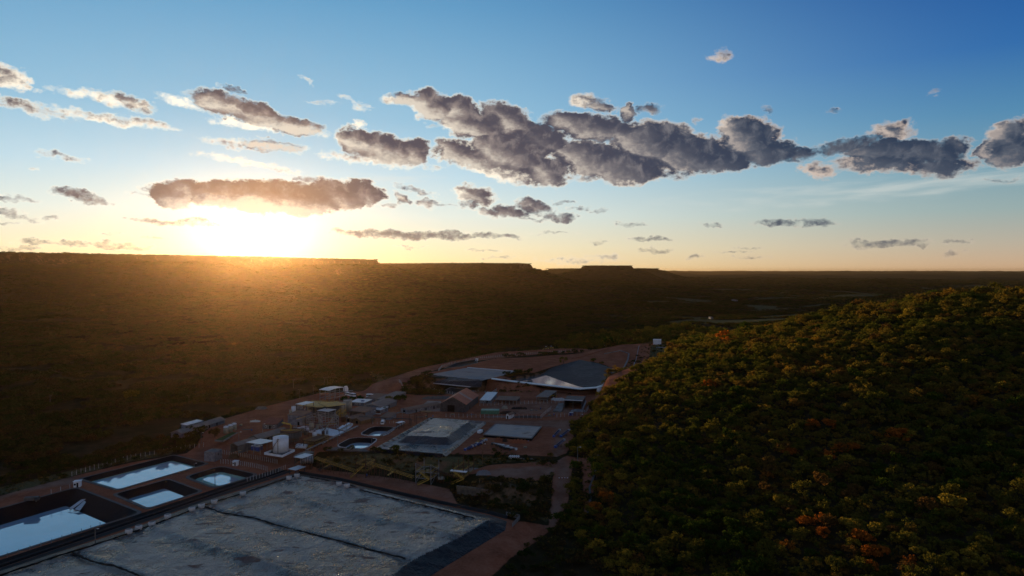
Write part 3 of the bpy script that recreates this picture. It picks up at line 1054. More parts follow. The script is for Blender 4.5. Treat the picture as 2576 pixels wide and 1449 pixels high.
def mono_house(name, label, a, b, c, z, hf, hb, wall, roof, over=.5, open_sides='', doors=(), windows=(), group=None, cat='building', posts=True, tz=.12):
    """single-pitch roof from front height hf to back height hb; open_sides lists f/l/r/b left open on posts"""
    A, rz, L = frame(a, b, z)
    D = depth_of(b, c, z)
    t = thing(name, label, cat, A, rz, group)
    th = .22
    m = MB(); used = False
    if 'f' not in open_sides: m.box(0, L, 0, th, -1, hf); used = True
    if 'b' not in open_sides: m.box(0, L, D - th, D, -1, hb); used = True
    for key, x0, x1 in (('l', 0, th), ('r', L - th, L)):
        if key not in open_sides:
            V = [(x0, th, -1), (x0, D - th, -1), (x0, D - th, hb), (x0, th, hf), (x1, th, -1), (x1, D - th, -1), (x1, D - th, hb), (x1, th, hf)]
            m.add(V, [(0, 1, 2, 3), (7, 6, 5, 4), (0, 4, 5, 1), (1, 5, 6, 2), (2, 6, 7, 3), (3, 7, 4, 0)]); used = True
    if used: m.build('wall', wall, t)
    mm = MB(); nseg = max(1, int((L + 2 * over) / 1.1)); V = []; F = []
    sl = (hb - hf) / D
    zf, zb = hf - over * sl + .06, hb + over * sl + .06
    for i in range(nseg * 2 + 1):
        xx = -over + (L + 2 * over) * i / (nseg * 2)
        V += [(xx, -over, zf + .05 * (i % 2)), (xx, D + over, zb + .05 * (i % 2))]
    for i in range(nseg * 2):
        F.append((2 * i, 2 * i + 1, 2 * i + 3, 2 * i + 2))
    k = len(V)
    V += [(-over, -over, zf - tz), (-over, D + over, zb - tz), (L + over, -over, zf - tz), (L + over, D + over, zb - tz)]
    F += [(k, k + 1, k + 3, k + 2), (0, k, k + 1, 1), (k - 2, k - 1, k + 3, k + 2)]
    n2 = k - 2
    F.append(tuple([k] + [i for i in range(0, k, 2)] + [k + 2]))
    mm.add(V, F); mm.build('roof', roof, t)
    if posts and open_sides:
        nx = max(2, int(L / 5) + 1)
        for i in range(nx):
            x = .15 + (L - .3) * i / (nx - 1)
            if 'f' in open_sides: MB().bar((x, .12, -1), (x, .12, hf), .2).build('post', M['steel'], t)
            if 'b' in open_sides: MB().bar((x, D - .12, -1), (x, D - .12, hb), .2).build('post', M['steel'], t)
    for (side, s, w, h0, h1) in doors:
        wall_piece(t, 'door', side, s, w, h0, h1, L, D, M['dark'])
    for (side, s, w, h0, h1) in windows:
        fr = wall_piece(t, 'window', side, s, w, h0, h1, L, D, M['white'])
        wall_piece(t, 'pane', side, s, w - .3, h0 + .15, h1 - .15, L, D, M['glass'], .09, fr)
    return t


FENCE_MESH = {}


def fence(label, pts, z, step, h=2.4, group=None, w=.17, m=None, bent=True, name='post_fence'):
    """row of concrete posts with wires; pts are bearings on level z (or per-point z)"""
    zs = z if hasattr(z, '__len__') else [z] * len(pts)
    W = [P(p[0], p[1], zz) for p, zz in zip(pts, zs)]
    m = m or M['post']
    key = (round(h, 2), round(w, 2), m.name, bent)
    if key not in FENCE_MESH:
        mb = MB(); mb.bar((0, 0, -.6), (0, 0, h), w)
        if bent: mb.bar((0, 0, h - .03), (-.14, -.30, h + .38), w * .85)
        me_o = mb.build('post', m)
        FENCE_MESH[key] = me_o.data
        bpy.data.objects.remove(me_o)
    me = FENCE_MESH[key]
    O = W[0]
    t = thing(name, label, 'fence', (O.x, O.y, H(O.x, O.y)), 0, group)
    wires = MB()
    prev = None
    R = random.Random(int(O.x * 10))
    for A, B in zip(W, W[1:]):
        L = (B - A).length
        n = max(1, round(L / step))
        for i in range(n + (1 if B is W[-1] else 0)):
            q = A + (B - A) * (i / n)
            gz = H(q.x, q.y)
            o = link('post', me, t)
            o.location = (q.x - t.location.x, q.y - t.location.y, gz - t.location.z)
            o.rotation_euler = (R.uniform(-.03, .03), R.uniform(-.03, .03), math.atan2(B.y - A.y, B.x - A.x))
            cur = Vector(o.location)
            if prev is not None:
                for hh in (.5, 1.1, 1.7, 2.2):
                    if hh < h: wires.bar(prev + Vector((0, 0, hh)), cur + Vector((0, 0, hh)), .025)
            prev = cur
    wires.build('wires', M['steel'], t)
    return t


def pole(label, px, py, z, h, arms=1, group=None, m=None, lamp=False, name='utility_pole', cat='pole'):
    q = P(px, py, z)
    t = thing(name, label, cat, (q.x, q.y, H(q.x, q.y)), 0, group)
    MB().tube([(0, 0, -.5), (0, 0, h)], [.2, .12], 8).build('shaft', m or M['conc'], t)
    if arms:
        MB().bar((-1.1, 0, h - .5), (1.1, 0, h - .5), .14).build('crossarm', M['wood'], t)
        for x in (-.95, 0, .95):
            MB().tube([(x, 0, h - .42), (x, 0, h - .12)], .07, 6).build('insulator', M['white'], t)
    if lamp:
        MB().bar((0, 0, h - .1), (1.3, -.4, h + .15), .10).build('lamp_arm', M['steel'], t)
        MB().box(1.0, 1.8, -.62, -.3, h + .08, h + .25).build('lamp_head', M['white'], t)
    return t


# ------------------------------------------------------------------ ponds (they are cut into the ground, so they come before it)
PONDS = 'lined process ponds beside the covered leach pad'
basin('process_pond', 'long pale blue pond with a green rim beside the scrub side fence', 'pond',
      [(203, 1205), (436, 1146), (520, 1167), (296, 1232)], 0, 4.0, 6.0, 1.9, water=M['milky'], crust=1.3, rnd=3, group=PONDS)
basin('process_pond', 'small milky pond with a wide mint green crust beside the white kiosk', 'pond',
      [(469, 1200), (554, 1174), (646, 1195), (542, 1227)], 0, 3.6, 5.0, 1.7, water=M['milky'], crust=3.2, rnd=5, group=PONDS)
basin('process_pond', 'middle blue pond without crust between the largest and the two green rimmed ponds', 'pond',
      [(290, 1244), (422, 1207), (504, 1237), (372, 1279)], 0, 4.2, 6.5, 2.6, rnd=3, group=PONDS)
basin('process_pond', 'largest pond with deep black liner banks cut off by the left edge', 'pond',
      [(-330, 1372), (190, 1228), (352, 1291), (-260, 1480)], 0, 6.5, 12.0, 4.6, rnd=4, group=PONDS)
UP = 'rounded ponds beside the covered heap'
basin('settling_pond', 'nearer of two rounded black lined ponds left of the covered heap', 'pond',
      [(884, 1101), (953, 1103), (918, 1130), (843, 1124)], 5, 4.2, 4.2, 2.3, water=M['milky'], rnd=7, lip=.5, lip_mat=M['post'], group=UP)
basin('settling_pond', 'farther of two rounded black lined ponds, next to the pipe rack', 'pond',
      [(937, 1073), (998, 1075), (966, 1098), (903, 1094)], 5, 4.2, 4.2, 2.3, water=M['milky'], rnd=7, lip=.5, lip_mat=M['post'], group=UP)
basin('event_pond', 'empty dark lined pit ringed by a post fence behind the rust roofed hangar', 'pond',
      [(1112, 987), (1134, 976), (1192, 984), (1165, 996)], 5, 2.2, 4.0, 2.0, water=M['liner'], rnd=3)
basin('channel_basin', 'narrow black lined basin inside the bend of the long post fence', 'pond',
      [(1120, 926), (1150, 913), (1196, 905), (1200, 913), (1160, 922)], 10, 2.0, 3.0, 1.8, water=M['liner'], rnd=4)

# the large storage pond that runs up the hillside
SP_LOW = [(1290, 954.5, 7.5), (1347, 941, 7.5), (1364, 942, 7.5), (1391, 953, 7.5), (1420, 963, 7.5), (1448, 971.5, 7.5), (1470, 975, 7.7), (1486, 975.5, 8.5)]
SP_UP = [(1264, 952, 10.3), (1342, 938, 10.4), (1390, 923, 10.9), (1459, 905, 12.3), (1505, 914, 12.4), (1546, 928, 12.3), (1553, 950, 11.4), (1530, 968, 10.6)]
sp_plan = [tuple(P(*q).xy) for q in SP_UP] + xy([(1500, 975), (1459, 979), (1350, 967), (1240, 954)], 10)
BASINS.append((sp_plan, 10.0, 5.0))
EXTRA_CLEAR.append(sp_plan)
PAD_TOE = xy([(744, 1190), (850, 1209), (985, 1241), (1130, 1274), (1235, 1297), (1276, 1311), (1272, 1334), (1190, 1384), (1135, 1417), (1084, 1449), (960, 1530), (700, 1700), (-500, 1700), (-220, 1505), (0, 1436), (176, 1379), (325, 1333), (510, 1262), (620, 1229), (700, 1203)], 0)
PAD_TOP = xy([(750, 1197), (850, 1215), (985, 1246), (1130, 1282), (1231, 1307), (1205, 1322), (1155, 1350), (1093, 1380), (1029, 1409), (979, 1449), (850, 1530), (640, 1700), (-380, 1700), (-150, 1512), (10, 1447), (176, 1393), (325, 1346), (510, 1276), (620, 1242), (706, 1212)], 3.2)
EXTRA_CLEAR.append(PAD_TOE)

build_ground()


def storage_pond():
    O = P(1380, 950, 7.5)
    t = thing('storage_pond', 'large dark lined pond running up the hillside with sunset water at its foot', 'pond', O)
    def res(c, n):
        W = [P(*q) for q in c]
        L = [0]
        for a, b in zip(W, W[1:]): L.append(L[-1] + (b - a).length)
        out = []
        for i in range(n):
            s = L[-1] * i / (n - 1); k = max(j for j in range(len(L)) if L[j] <= s + 1e-6); k = min(k, len(W) - 2)
            f = (s - L[k]) / (L[k + 1] - L[k])
            out.append(W[k].lerp(W[k + 1], f) - O)
        return out
    lo, up = res(SP_LOW, 70), res(SP_UP, 70)
    V = []; n = 70; rows = 14
    for j in range(rows):
        f = j / (rows - 1)
        for i in range(n):
            q = lo[i].lerp(up[i], f)
            q.z += -.10 * math.sin(math.pi * f) + .06 * math.sin(i * 2.1) * math.sin(math.pi * f) - (.3 if j == 0 else 0)
            V.append(q)
    mb = MB(); mb.add(V, [(j * n + i, j * n + i + 1, (j + 1) * n + i + 1, (j + 1) * n + i) for j in range(rows - 1) for i in range(n - 1)])
    mb.build('liner', liner_material('hillside_liner', (.012, .014, .017), .60, .35, .5, (.036, .039, .044), stretch=(1.6, .35, 1), spec=.15), t, True)
    # pale crest strip on the valley side with its inner bank
    crest = [(1236, 953), (1290, 960), (1350, 967), (1410, 973.5), (1459, 979), (1500, 976), (1530, 968)]
    mb = MB()
    for a, b in zip(crest, crest[1:]):
        p, q = P(a[0], a[1], 10.35) - O, P(b[0], b[1], 10.35) - O
        off = Vector((0, 6.5, 0)); drop = Vector((0, 6.0, -3.4))
        mb.slab([p, q, q + off, p + off], .6)
    mb.build('crest_sheet', M['whiteroof'], t)
    mb = MB()
    for a, b in zip(crest, crest[1:]):
        p, q = P(a[0], a[1], 10.3) - O + Vector((0, 6.5, 0)), P(b[0], b[1], 10.3) - O + Vector((0, 6.5, 0))
        mb.add([p, q, q + drop, p + drop], [(0, 1, 2, 3)])
    mb.build('inner_bank', M['liner'], t)
    W = [P(u, v, 7.5) - O for u, v in [(1275, 957), (1290, 952), (1347, 938.5), (1364, 939), (1391, 950), (1420, 960), (1448, 968), (1475, 973), (1470, 980), (1420, 975), (1350, 968), (1290, 961)]]
    MB().add(W, [tuple(range(len(W)))]).build('water', water_material('sunset_water', (.16, .18, .20), .05, ior=3.2), t)


storage_pond()


def sheet_heap(name, label, cat, toe, top, z0, z1, res, mtop, mside, amp=.5, seed=5, lines=(), base=False, rag=0.0):
    """a mound under plastic sheet: level-ish top, banks down to the toe line"""
    toe_a, top_a = np.array(toe), np.array(top)
    x0, y0 = toe_a.min(0) - 3; x1, y1 = toe_a.max(0) + 3
    y0 = max(y0, 120)
    nx, ny = int((x1 - x0) / res) + 1, int((y1 - y0) / res) + 1
    X, Y = np.meshgrid(np.linspace(x0, x1, nx), np.linspace(y0, y1, ny))
    dt, dp = poly_sd(X, Y, toe), poly_sd(X, Y, top)
    if rag: dp = dp + rag * vn.fbm(X, Y, 9, 3)
    inner = np.clip(-dt / (np.maximum(-dt, 0) + np.maximum(dp, 0) + 1e-6), 0, 1)
    Z = z0 + (z1 - z0) * np.where(dp <= 0, 1, inner)
    k = sstep(0, 6, -dt)
    Z += k * amp * (1.0 * vn.fbm(X + seed * 31, Y, 24, 3) + .30 * vn.fbm(X, Y * 1.8, 7, 3))
    Z += .22 * (vn(X / 1.6, Y / 5.0) + vn(X / 1.1 + 9, Y / 3.0)) * sstep(0, 1.5, dp) * k * (1 if z1 - z0 > 2 else .3)
    for pl, hgt, wid in lines:
        d = seg_dist(X, Y, pl)
        Z += hgt * np.exp(-(d / wid) ** 2) * np.where(dp < 0, 1, .3)
    Z -= np.maximum(dt, 0) * 1.2
    keep = dt < 2.2
    idx = np.arange(nx * ny).reshape(ny, nx)
    fk = keep[:-1, :-1] & keep[1:, 1:] & keep[1:, :-1] & keep[:-1, 1:]
    F = np.stack([idx[:-1, :-1][fk], idx[:-1, 1:][fk], idx[1:, 1:][fk], idx[1:, :-1][fk]], 1)
    side = (dp[:-1, :-1] > .25)[fk]
    cx, cy = float(toe_a[:, 0].mean()), float(toe_a[:, 1].mean())
    t = thing(name, label, cat, (cx, cy, z0))
    V = np.stack([X.ravel() - cx, Y.ravel() - cy, Z.ravel() - z0], 1)
    for nm, sel, mm in (('top_sheet', ~side, mtop), ('side_sheet', side, mside)):
        f = F[sel]
        used, inv = np.unique(f, return_inverse=True)
        me = mesh_np(nm, V[used], inv.reshape(f.shape), [mm], True)
        link(nm, me, t)
    return t


def seam(parent, pts, z, r, m, jitter=.25, name='seam_roll'):
    """a lumpy roll of sheet and sandbags lying along a line"""
    R = random.Random(len(pts) * 7 + int(pts[0][0]))
    W = [P(u, v, z) for u, v in pts]
    line = []; rr = []
    for a, b in zip(W, W[1:]):
        n = max(2, int((b - a).length / 1.6))
        for i in range(n):
            q = a.lerp(b, i / n) - parent.location
            q.x += R.uniform(-jitter, jitter); q.z += R.uniform(-.1, .15)
            line.append(q); rr.append(r * R.uniform(.6, 1.35))
    return MB().tube(line, rr, 6).build(name, m, parent, True)


def leach_pad():
    ridges = [(xy([(384, 1329), (560, 1385), (755, 1443), (900, 1490)], 3.2), .9, 2.2), (xy([(750, 1253), (950, 1303), (1143, 1347)], 3.2), .8, 2.2), (xy([(513, 1273), (755, 1335), (1029, 1407)], 3.2), -.7, 1.5),
              (xy([(176, 1388), (352, 1449), (500, 1500)], 3.2), -.8, 1.6), (xy([(870, 1225), (985, 1255), (1100, 1283), (1200, 1308)], 3.2), -.5, .9)]
    t = sheet_heap('leach_pad', 'vast flat heap under creased grey plastic sheet filling the lower left', 'leach pad', PAD_TOE, PAD_TOP, 0, 3.2, .62, M['cover'], M['slope'], .85, 5, ridges)
    seam(t, [(513, 1273), (560, 1290), (640, 1303), (700, 1322), (755, 1336), (860, 1362), (940, 1385), (1029, 1407)], 3.1, .30, M['rubber'])
    seam(t, [(176, 1388), (230, 1412), (290, 1424), (352, 1449), (420, 1475)], 3.1, .34, M['rubber'])
    seam(t, [(0, 1447), (176, 1389), (250, 1366), (325, 1342), (420, 1307), (510, 1272), (620, 1238), (700, 1210), (746, 1196)], 3.5, .30, M['liner'])
    seam(t, [(780, 1200), (860, 1216), (900, 1226)], 3.5, .28, M['liner'])
    seam(t, [(905, 1232), (1000, 1256), (1080, 1275), (1200, 1305)], 3.4, .28, M['liner'])
    # anchored white bins along the edges
    bins = [(747, 1199), (727, 1205), (611, 1244), (539, 1265), (507, 1276), (483, 1284), (422, 1303), (382, 1322), (349, 1331), (324, 1341), (853, 1220), (873, 1225)]
    words = ['at the far corner of the leach pad', 'second from the far corner of the leach pad', 'alone on the pad edge between corner and crease', 'just beyond the dark crease at the pad edge', 'right where the dark crease meets the pad edge',
             'just short of the dark crease at the pad edge', 'on the pad edge level with the middle pond', 'on the pad edge before a group of three', 'farthest of the three near the largest pond', 'nearest of all along the pad edge',
             'on the pad edge facing the conveyors, left of two', 'on the pad edge facing the conveyors, right of two']
    first = None
    for (u, v), wd in zip(bins, words):
        q = P(u, v, 3.4)
        if first is None:
            first = thing('ballast_bin', '', 'bin', (0, 0, 0), 0, 'ballast bins along the leach pad edge')
            MB().lathe([(1.0, -.4), (1.35, .1), (1.4, 1.3), (1.15, 1.7)], 14).build('shell', M['whitebag'], first, True)
            MB().lathe([(1.15, 1.7), (.9, 1.78), (.25, 1.84), (.0, 1.85)], 14).build('lid', M['conc'], first)
            o = first
        else:
            o = copy_tree(first)
        o.location = q; o['label'] = 'pale round ballast bin ' + wd
    return t


leach_pad()


def pad_ditch():
    """black lined trench with two ridges between ponds and pad"""
    t = thing('drainage_ditch', 'black lined drainage trench with twin ridges between the ponds and the leach pad', 'ditch', P(420, 1262, 0))
    O = t.location
    line = [(-200, 1478), (0, 1412), (352, 1295), (545, 1231), (648, 1198), (700, 1180)]
    W = [P(u, v, 0) for u, v in line]
    def strip(nm, o0, z0, o1, z1, m, o2=None, z2=None):
        mb = MB()
        for a, b in zip(W, W[1:]):
            d = (b - a).normalized(); n = Vector((d.y, -d.x, 0))
            pts = [a + n * o0 + Vector((0, 0, z0)), b + n * o0 + Vector((0, 0, z0)), b + n * o1 + Vector((0, 0, z1)), a + n * o1 + Vector((0, 0, z1))]
            mb.add([p - O for p in pts], [(0, 1, 2, 3)])
            if o2 is not None:
                pts = [a + n * o1 + Vector((0, 0, z1)), b + n * o1 + Vector((0, 0, z1)), b + n * o2 + Vector((0, 0, z2)), a + n * o2 + Vector((0, 0, z2))]
                mb.add([p - O for p in pts], [(0, 1, 2, 3)])
        mb.build(nm, m, t)
    strip('bank', 0, -.3, 1.2, .9, M['rubber'], 2.6, -.2)
    strip('floor', 2.6, .12, 5.2, .12, M['rubber'])
    strip('ridge', 5.2, -.1, 6.0, .75, M['liner'], 6.9, .05)
    strip('edge_strip', 6.9, .16, 7.3, .18, M['conc_d'])
    strip('trench', 7.3, .1, 10.5, .1, M['rubber'])


pad_ditch()


def far_berm():
    t = thing('edge_berm', 'low black sheet berm along the far edge of the leach pad beside the conveyor yard', 'berm', P(1000, 1243, 0))
    pts = [(752, 1190), (850, 1206), (985, 1238), (1130, 1270), (1235, 1292), (1278, 1304)]
    W = [P(u, v, 0) for u, v in pts]; mb = MB()
    for a, b in zip(W, W[1:]):
        d = (b - a).normalized(); n = Vector((-d.y, d.x, 0))
        for (o0, z0, o1, z1) in ((-1.2, 0, 0, .9), (0, .9, .7, .95), (.7, .95, 2.0, -.2)):
            mb.add([a + n * o0 + Vector((0, 0, z0)) - t.location, b + n * o0 + Vector((0, 0, z0)) - t.location, b + n * o1 + Vector((0, 0, z1)) - t.location, a + n * o1 + Vector((0, 0, z1)) - t.location], [(0, 1, 2, 3)])
    mb.build('sheet', M['rubber'], t)


far_berm()


def second_heap():
    base = xy([(1082, 1054), (1218, 1064), (1114, 1148), (941, 1134)], 5)
    EXTRA_CLEAR.append(base)
    toe = xy([(1078, 1060), (1130, 1062), (1203, 1068), (1176, 1088), (1134, 1120), (1060, 1118), (998, 1113)], 5.3)
    top = xy([(1091, 1053), (1130, 1053), (1160, 1056), (1178, 1062), (1150, 1078), (1123, 1099.5), (1070, 1097), (1022, 1095)], 8.7)
    t = sheet_heap('covered_heap', 'creased silver grey plastic covering a steep heap beside the two rounded ponds', 'heap', toe, top, 5.2, 8.7, .55, M['cover2'], M['heapside'], .8, 9, (), rag=1.6)
    mb = MB(); O = t.location
    nx = 60; W = [P(*q, 5.28) for q in [(1082, 1054), (1218, 1064), (1114, 1148), (941, 1134)]]
    V = []
    for j in range(nx):
        for i in range(nx):
            s, r = i / (nx - 1), j / (nx - 1)
            q = W[0].lerp(W[1], s).lerp(W[3].lerp(W[2], s), r) - O
            q.z = .10 + .10 * math.sin(i * 1.7 + math.sin(j * .7) * 2) * math.sin(j * .9)
            V.append(q)
    mb.add(V, [(j * nx + i, j * nx + i + 1, (j + 1) * nx + i + 1, (j + 1) * nx + i) for j in range(nx - 1) for i in range(nx - 1)])
    mb.build('base_sheet', M['cover2'], t, True)
    C = [q - O for q in W]
    for k, (a, b) in enumerate(((C[0], C[1]), (C[1], C[2]), (C[2], C[3]), (C[3], C[0]))):
        d = (b - a).normalized(); n = Vector((-d.y, d.x, 0)); hgt = 1.5 if k == 2 else 1.0
        mb = MB()
        for (o0, z0, o1, z1) in ((-1.6, .05, -.3, hgt), (-.3, hgt, .4, hgt), (.4, hgt, 2.0, -.7)):
            N_ = 24; r_ = random.Random(k)
            V = []
            for i in range(N_ + 1):
                q = a.lerp(b, i / N_); w = r_.uniform(-.15, .15)
                V += [q + n * o0 + Vector((0, 0, z0)), q + n * o1 + Vector((0, 0, z1 + (w if 0 < o1 < 1 else 0)))]
            mb.add(V, [(2 * i, 2 * i + 2, 2 * i + 3, 2 * i + 1) for i in range(N_)])
        mb.build('berm', M['cover2'] if k != 2 else M['slope'], t)


second_heap()


def flat_pads():
    t = thing('sheeted_pad', 'flat tilted rectangle of grey laid sheet with dust stains right of the covered heap', 'pad', P(1290, 1085, 5))
    O = t.location
    q = [P(*c, 6.3) - O for c in [(1247, 1067), (1362, 1074), (1337, 1104), (1216, 1094)]]
    EXTRA_CLEAR.append([(p.x + O.x, p.y + O.y) for p in q])
    q = q[::-1]
    MB().slab(q, 2.2).build('bed', M['liner'], t)
    # laid in lanes: each strip of sheet is its own piece
    n = 14
    for i in range(n):
        a, b = i / n, (i + 1) / n - .004
        e = [q[0].lerp(q[1], .012), q[0].lerp(q[1], .988), q[3].lerp(q[2], .988), q[3].lerp(q[2], .012)]
        s = [e[0].lerp(e[3], a), e[0].lerp(e[3], b), e[1].lerp(e[2], b), e[1].lerp(e[2], a)]
        MB().slab([p + Vector((0, 0, .12 + .03 * (i % 2))) for p in s], .1).build('sheet_lane', M['palepad'], t)
    mb = MB()
    for a, b in zip(q, q[1:] + q[:1]):
        mb.bar(a + Vector((0, 0, .2)), b + Vector((0, 0, .2)), .7, .5)
    mb.build('rim', M['conc'], t)
    # concrete apron beside the hangar
    t = thing('loading_apron', 'pale pinkish concrete apron left of the rust roofed hangar', 'apron', P(1075, 1022, 5))
    O = t.location
    q = [P(*c, 5.15) - O for c in [(1042, 1035), (1107, 1034.5), (1110, 1009), (1076, 1008)]]
    EXTRA_CLEAR.append([(p.x + O.x, p.y + O.y) for p in q])
    nx = 5
    for i in range(nx):
        for j in range(3):
            g = lambda s, r: q[0].lerp(q[1], s).lerp(q[3].lerp(q[2], s), r)
            a, b, c, d = i / nx + .003, (i + 1) / nx - .003, j / 3 + .004, (j + 1) / 3 - .004
            MB().slab([g(a, c), g(b, c), g(b, d), g(a, d)], .3).build('slab', M['pale'], t)
    # upper covered cell
    t = thing('covered_cell', 'broad grey sheeted cell with a dark front bank at the left of the hillside pond', 'pad', P(1200, 940, 10))
    O = t.location
    q = [P(*c, 10.3) - O for c in [(1080, 942), (1214, 957), (1305, 935), (1176, 925)]]
    EXTRA_CLEAR.append([(p.x + O.x, p.y + O.y) for p in q])
    mb = MB(); n = 30; V = []
    for j in range(n):
        for i in range(n):
            p = q[0].lerp(q[1], i / (n - 1)).lerp(q[3].lerp(q[2], i / (n - 1)), j / (n - 1))
            p.z += .12 * math.sin(i * 2.2) + .08 * math.sin(j * 1.3 + i)
            V.append(p)
    mb.add(V, [(j * n + i, j * n + i + 1, (j + 1) * n + i + 1, (j + 1) * n + i) for j in range(n - 1) for i in range(n - 1)])
    mb.build('top_sheet', M['padliner'], t, True)
    f = [P(1074, 943, 10.3) - O, P(1214, 957.5, 10.3) - O, P(1210, 974, 5.6) - O, P(1183, 974, 5.6) - O, P(1044, 960.5, 5.6) - O]
    EXTRA_CLEAR.append([(p.x + O.x, p.y + O.y) for p in f])
    MB().add(f, [(0, 1, 2, 3, 4)]).build('front_bank', M['slope'], t)
    mb = MB()
    for a, b in ((f[4], f[3]), (f[4], f[0])):
        mb.bar(a + Vector((0, 0, .3)), b + Vector((0, 0, .3)), 1.6, .5)
    mb.build('toe_strip', M['whiteroof'], t)
    mb = MB()
    for a, b in ((q[3], q[2]),):
        mb.bar(a + Vector((0, 0, .2)), b + Vector((0, 0, .2)), 1.3, .5)
    mb.build('edge_strip', M['whiteroof'], t)


flat_pads()


# ------------------------------------------------------------------ fences
LF = 'white post fences around the ponds'
fence('white post fence along the far bank of the long pond, beside the scrub', [(181, 1198), (204, 1190), (330, 1155), (455, 1132), (512, 1124)], 0, 2.55, group=LF)
fence('white post fence from the block hut down towards the white storage tank yard', [(553, 1137), (600, 1144), (660, 1155), (697, 1163)], 1.0, 1.85, group=LF)
fence('white post fence that passes behind the white kiosk by the crusted pond', [(555, 1166), (600, 1170), (645, 1178), (672, 1185)], 0, 1.6, group=LF)
fence('short steel post fence on the trench bank beside the crusted pond', [(622, 1212), (660, 1201), (700, 1188), (718, 1180)], 0, 1.7, group=LF, bent=False)
fence('thin dark post fence along the trench beside the largest pond', [(18, 1404), (130, 1368), (252, 1326)], 0, 4.4, 2.2, group=LF, w=.13, m=M['steel'], bent=False)
fence('sparse post fence behind the largest pond between the parked vehicle and white kiosk', [(105, 1258), (129, 1243), (176, 1230)], 0, 4.5, 2.1, group=LF)
UF = 'white post fences of the upper yard'
fence('white post fence in front of the white roofed workshop and the open sheds', [(1207, 1021), (1300, 1017), (1416, 1014)], 5, 3.0, group=UF)
fence('white post fence along the road in front of the green containers', [(1122, 1049), (1230, 1052), (1360, 1053)], 5, 3.0, group=UF)
fence('white post fence slanting down beside the concrete foundations', [(1362, 1052), (1372, 1042), (1386, 1031)], 5, 2.6, group=UF)
fence('white post fence before the blue toilets', [(1401, 1050), (1430, 1047), (1462, 1044), (1474, 1038), (1480, 1029)], 5, 3.4, group=UF)
fence('post fence around the far side of the empty lined pit', [(1089, 986), (1124, 973), (1160, 978), (1203, 983)], 5, 2.7, group=UF)
fence('post fence around the near side of the empty lined pit', [(1099, 988), (1125, 990), (1151, 992)], 5, 2.7, group=UF)
fence('short leaning post fence on the bare slope behind the white roofed workshop', [(1237, 993), (1243, 989), (1249, 984)], 5, 2.4, group=UF)
fence('small cluster of white posts beside the round green trees', [(1004, 976), (1012, 981), (1020, 985)], 5, 1.8, group=UF)
fence('long white post fence curving along the red road behind the upper ponds', [(1103, 934), (1112, 924), (1132, 917), (1200, 903), (1310, 893), (1435, 884)], 10, 2.6, 2.2, group=UF)
fence('short post fence near the white conical tank and hill scrub', [(1630, 988), (1660, 972), (1690, 957)], 12, 5, group=UF)
fence('row of low posts on the edge of the platform above the stone wall', [(1206, 1206), (1260, 1213), (1310, 1220), (1350, 1221)], 5, 5.5, 1.4, group=UF, m=M['conc'], bent=False)
fence('row of low posts on the right edge of the platform by the road', [(1356, 1216), (1372, 1205), (1388, 1190)], 5, 3.5, 1.4, group=UF, m=M['conc'], bent=False)
fence('row of low posts beside the small truck and pipe rack', [(938, 1067), (960, 1066), (990, 1065)], 5, 2.5, 1.7, group=UF, bent=False)

# ------------------------------------------------------------------ upper yard buildings
gable_house('hangar', 'big dark sheet hangar with a rusty gable roof and one pale roof band', (1108, 1035), (1171.6, 1037.6), (1209, 1013), 5, 6.0, 5.3, M['darkwall'], M['rustroof'],
            doors=(('front', .42, 5.5, 0, 5.0), ('right', .3, 1.2, 0, 2.2)), strip=(.40, .52, M['rustpale']))
mono_house('workshop', 'grey workshop with a white bordered pale roof right of the hangar', (1208, 1014.5), (1233, 1015.4), (1255, 1000), 5, 2.6, 4.2, M['render'], M['whiteroof'],
           doors=(('front', .7, 1.4, 0, 2.1),), windows=(('front', .3, 1.4, 1.0, 2.2),))
mono_house('open_shed', 'long open shed with flat brown roof joined to the white roofed workshop', (1247, 1015), (1299, 1017), (1303, 1008), 5, 2.9, 3.3, M['block'], M['brownroof'], open_sides='flr')
mono_house('open_shed', 'open shed with square brown roof standing alone on the bare slope', (1349, 1008), (1377, 1010), (1389, 996), 5, 3.3, 4.4, M['conc'], M['greyroof'], open_sides='flr')
mono_house('low_lean_to', 'low brown lean-to roof tucked in front of the lone open shed', (1353, 1009.5), (1375, 1011), (1379, 1006), 5, 1.5, 2.0, M['wood'], M['brownroof'], open_sides='fl')
t = mono_house('dark_shed', 'dark open machine shed with a white roof edge near the blue toilets', (1419, 1027), (1464, 1029), (1463, 1015), 5, 6.2, 5.6, M['darkwall'], M['conc_d'], open_sides='f')
MB().box(-.6, 14.2, -.75, .4, 6.32, 6.5).build('fascia', M['white'], t)
gable_house('long_shed', 'long low shed with brown roof and blue grey walls left of the pale apron', (1008, 1038), (1026, 1042), (1064, 1021), 5, 3.0, .9, M['render'], M['brownroof'],
            doors=(('front', .5, 2.6, 0, 2.4), ('right', .25, 1.0, 0, 2.1), ('right', .55, 1.0, 0, 2.1), ('right', .8, 1.0, 0, 2.1)), windows=(('right', .4, 1.2, 1, 2.1), ('right', .68, 1.2, 1, 2.1)))
gable_house('warehouse', 'wide brown roofed warehouse behind the white canopy with tables', (915, 1033), (958, 1036), (982, 1019), 5, 3.6, 1.6, M['block'], M['greyroof'],
            doors=(('right', .5, 2.2, 0, 2.4),), windows=(('front', .3, 1.4, 1.1, 2.3),))
mono_house('canteen', 'white roofed canteen with shaded tables attached to the brown warehouse', (916, 1036), (957.5, 1040.5), (967, 1034), 5, 2.7, 3.3, M['render'], M['whiteroof'], open_sides='f')
mono_house('workshop', 'brown roofed workshop with open dark front and blank grey side wall', (878, 1046.5), (919, 1051), (941, 1042), 5, 3.9, 4.8, M['render'], M['brownroof'], open_sides='f')
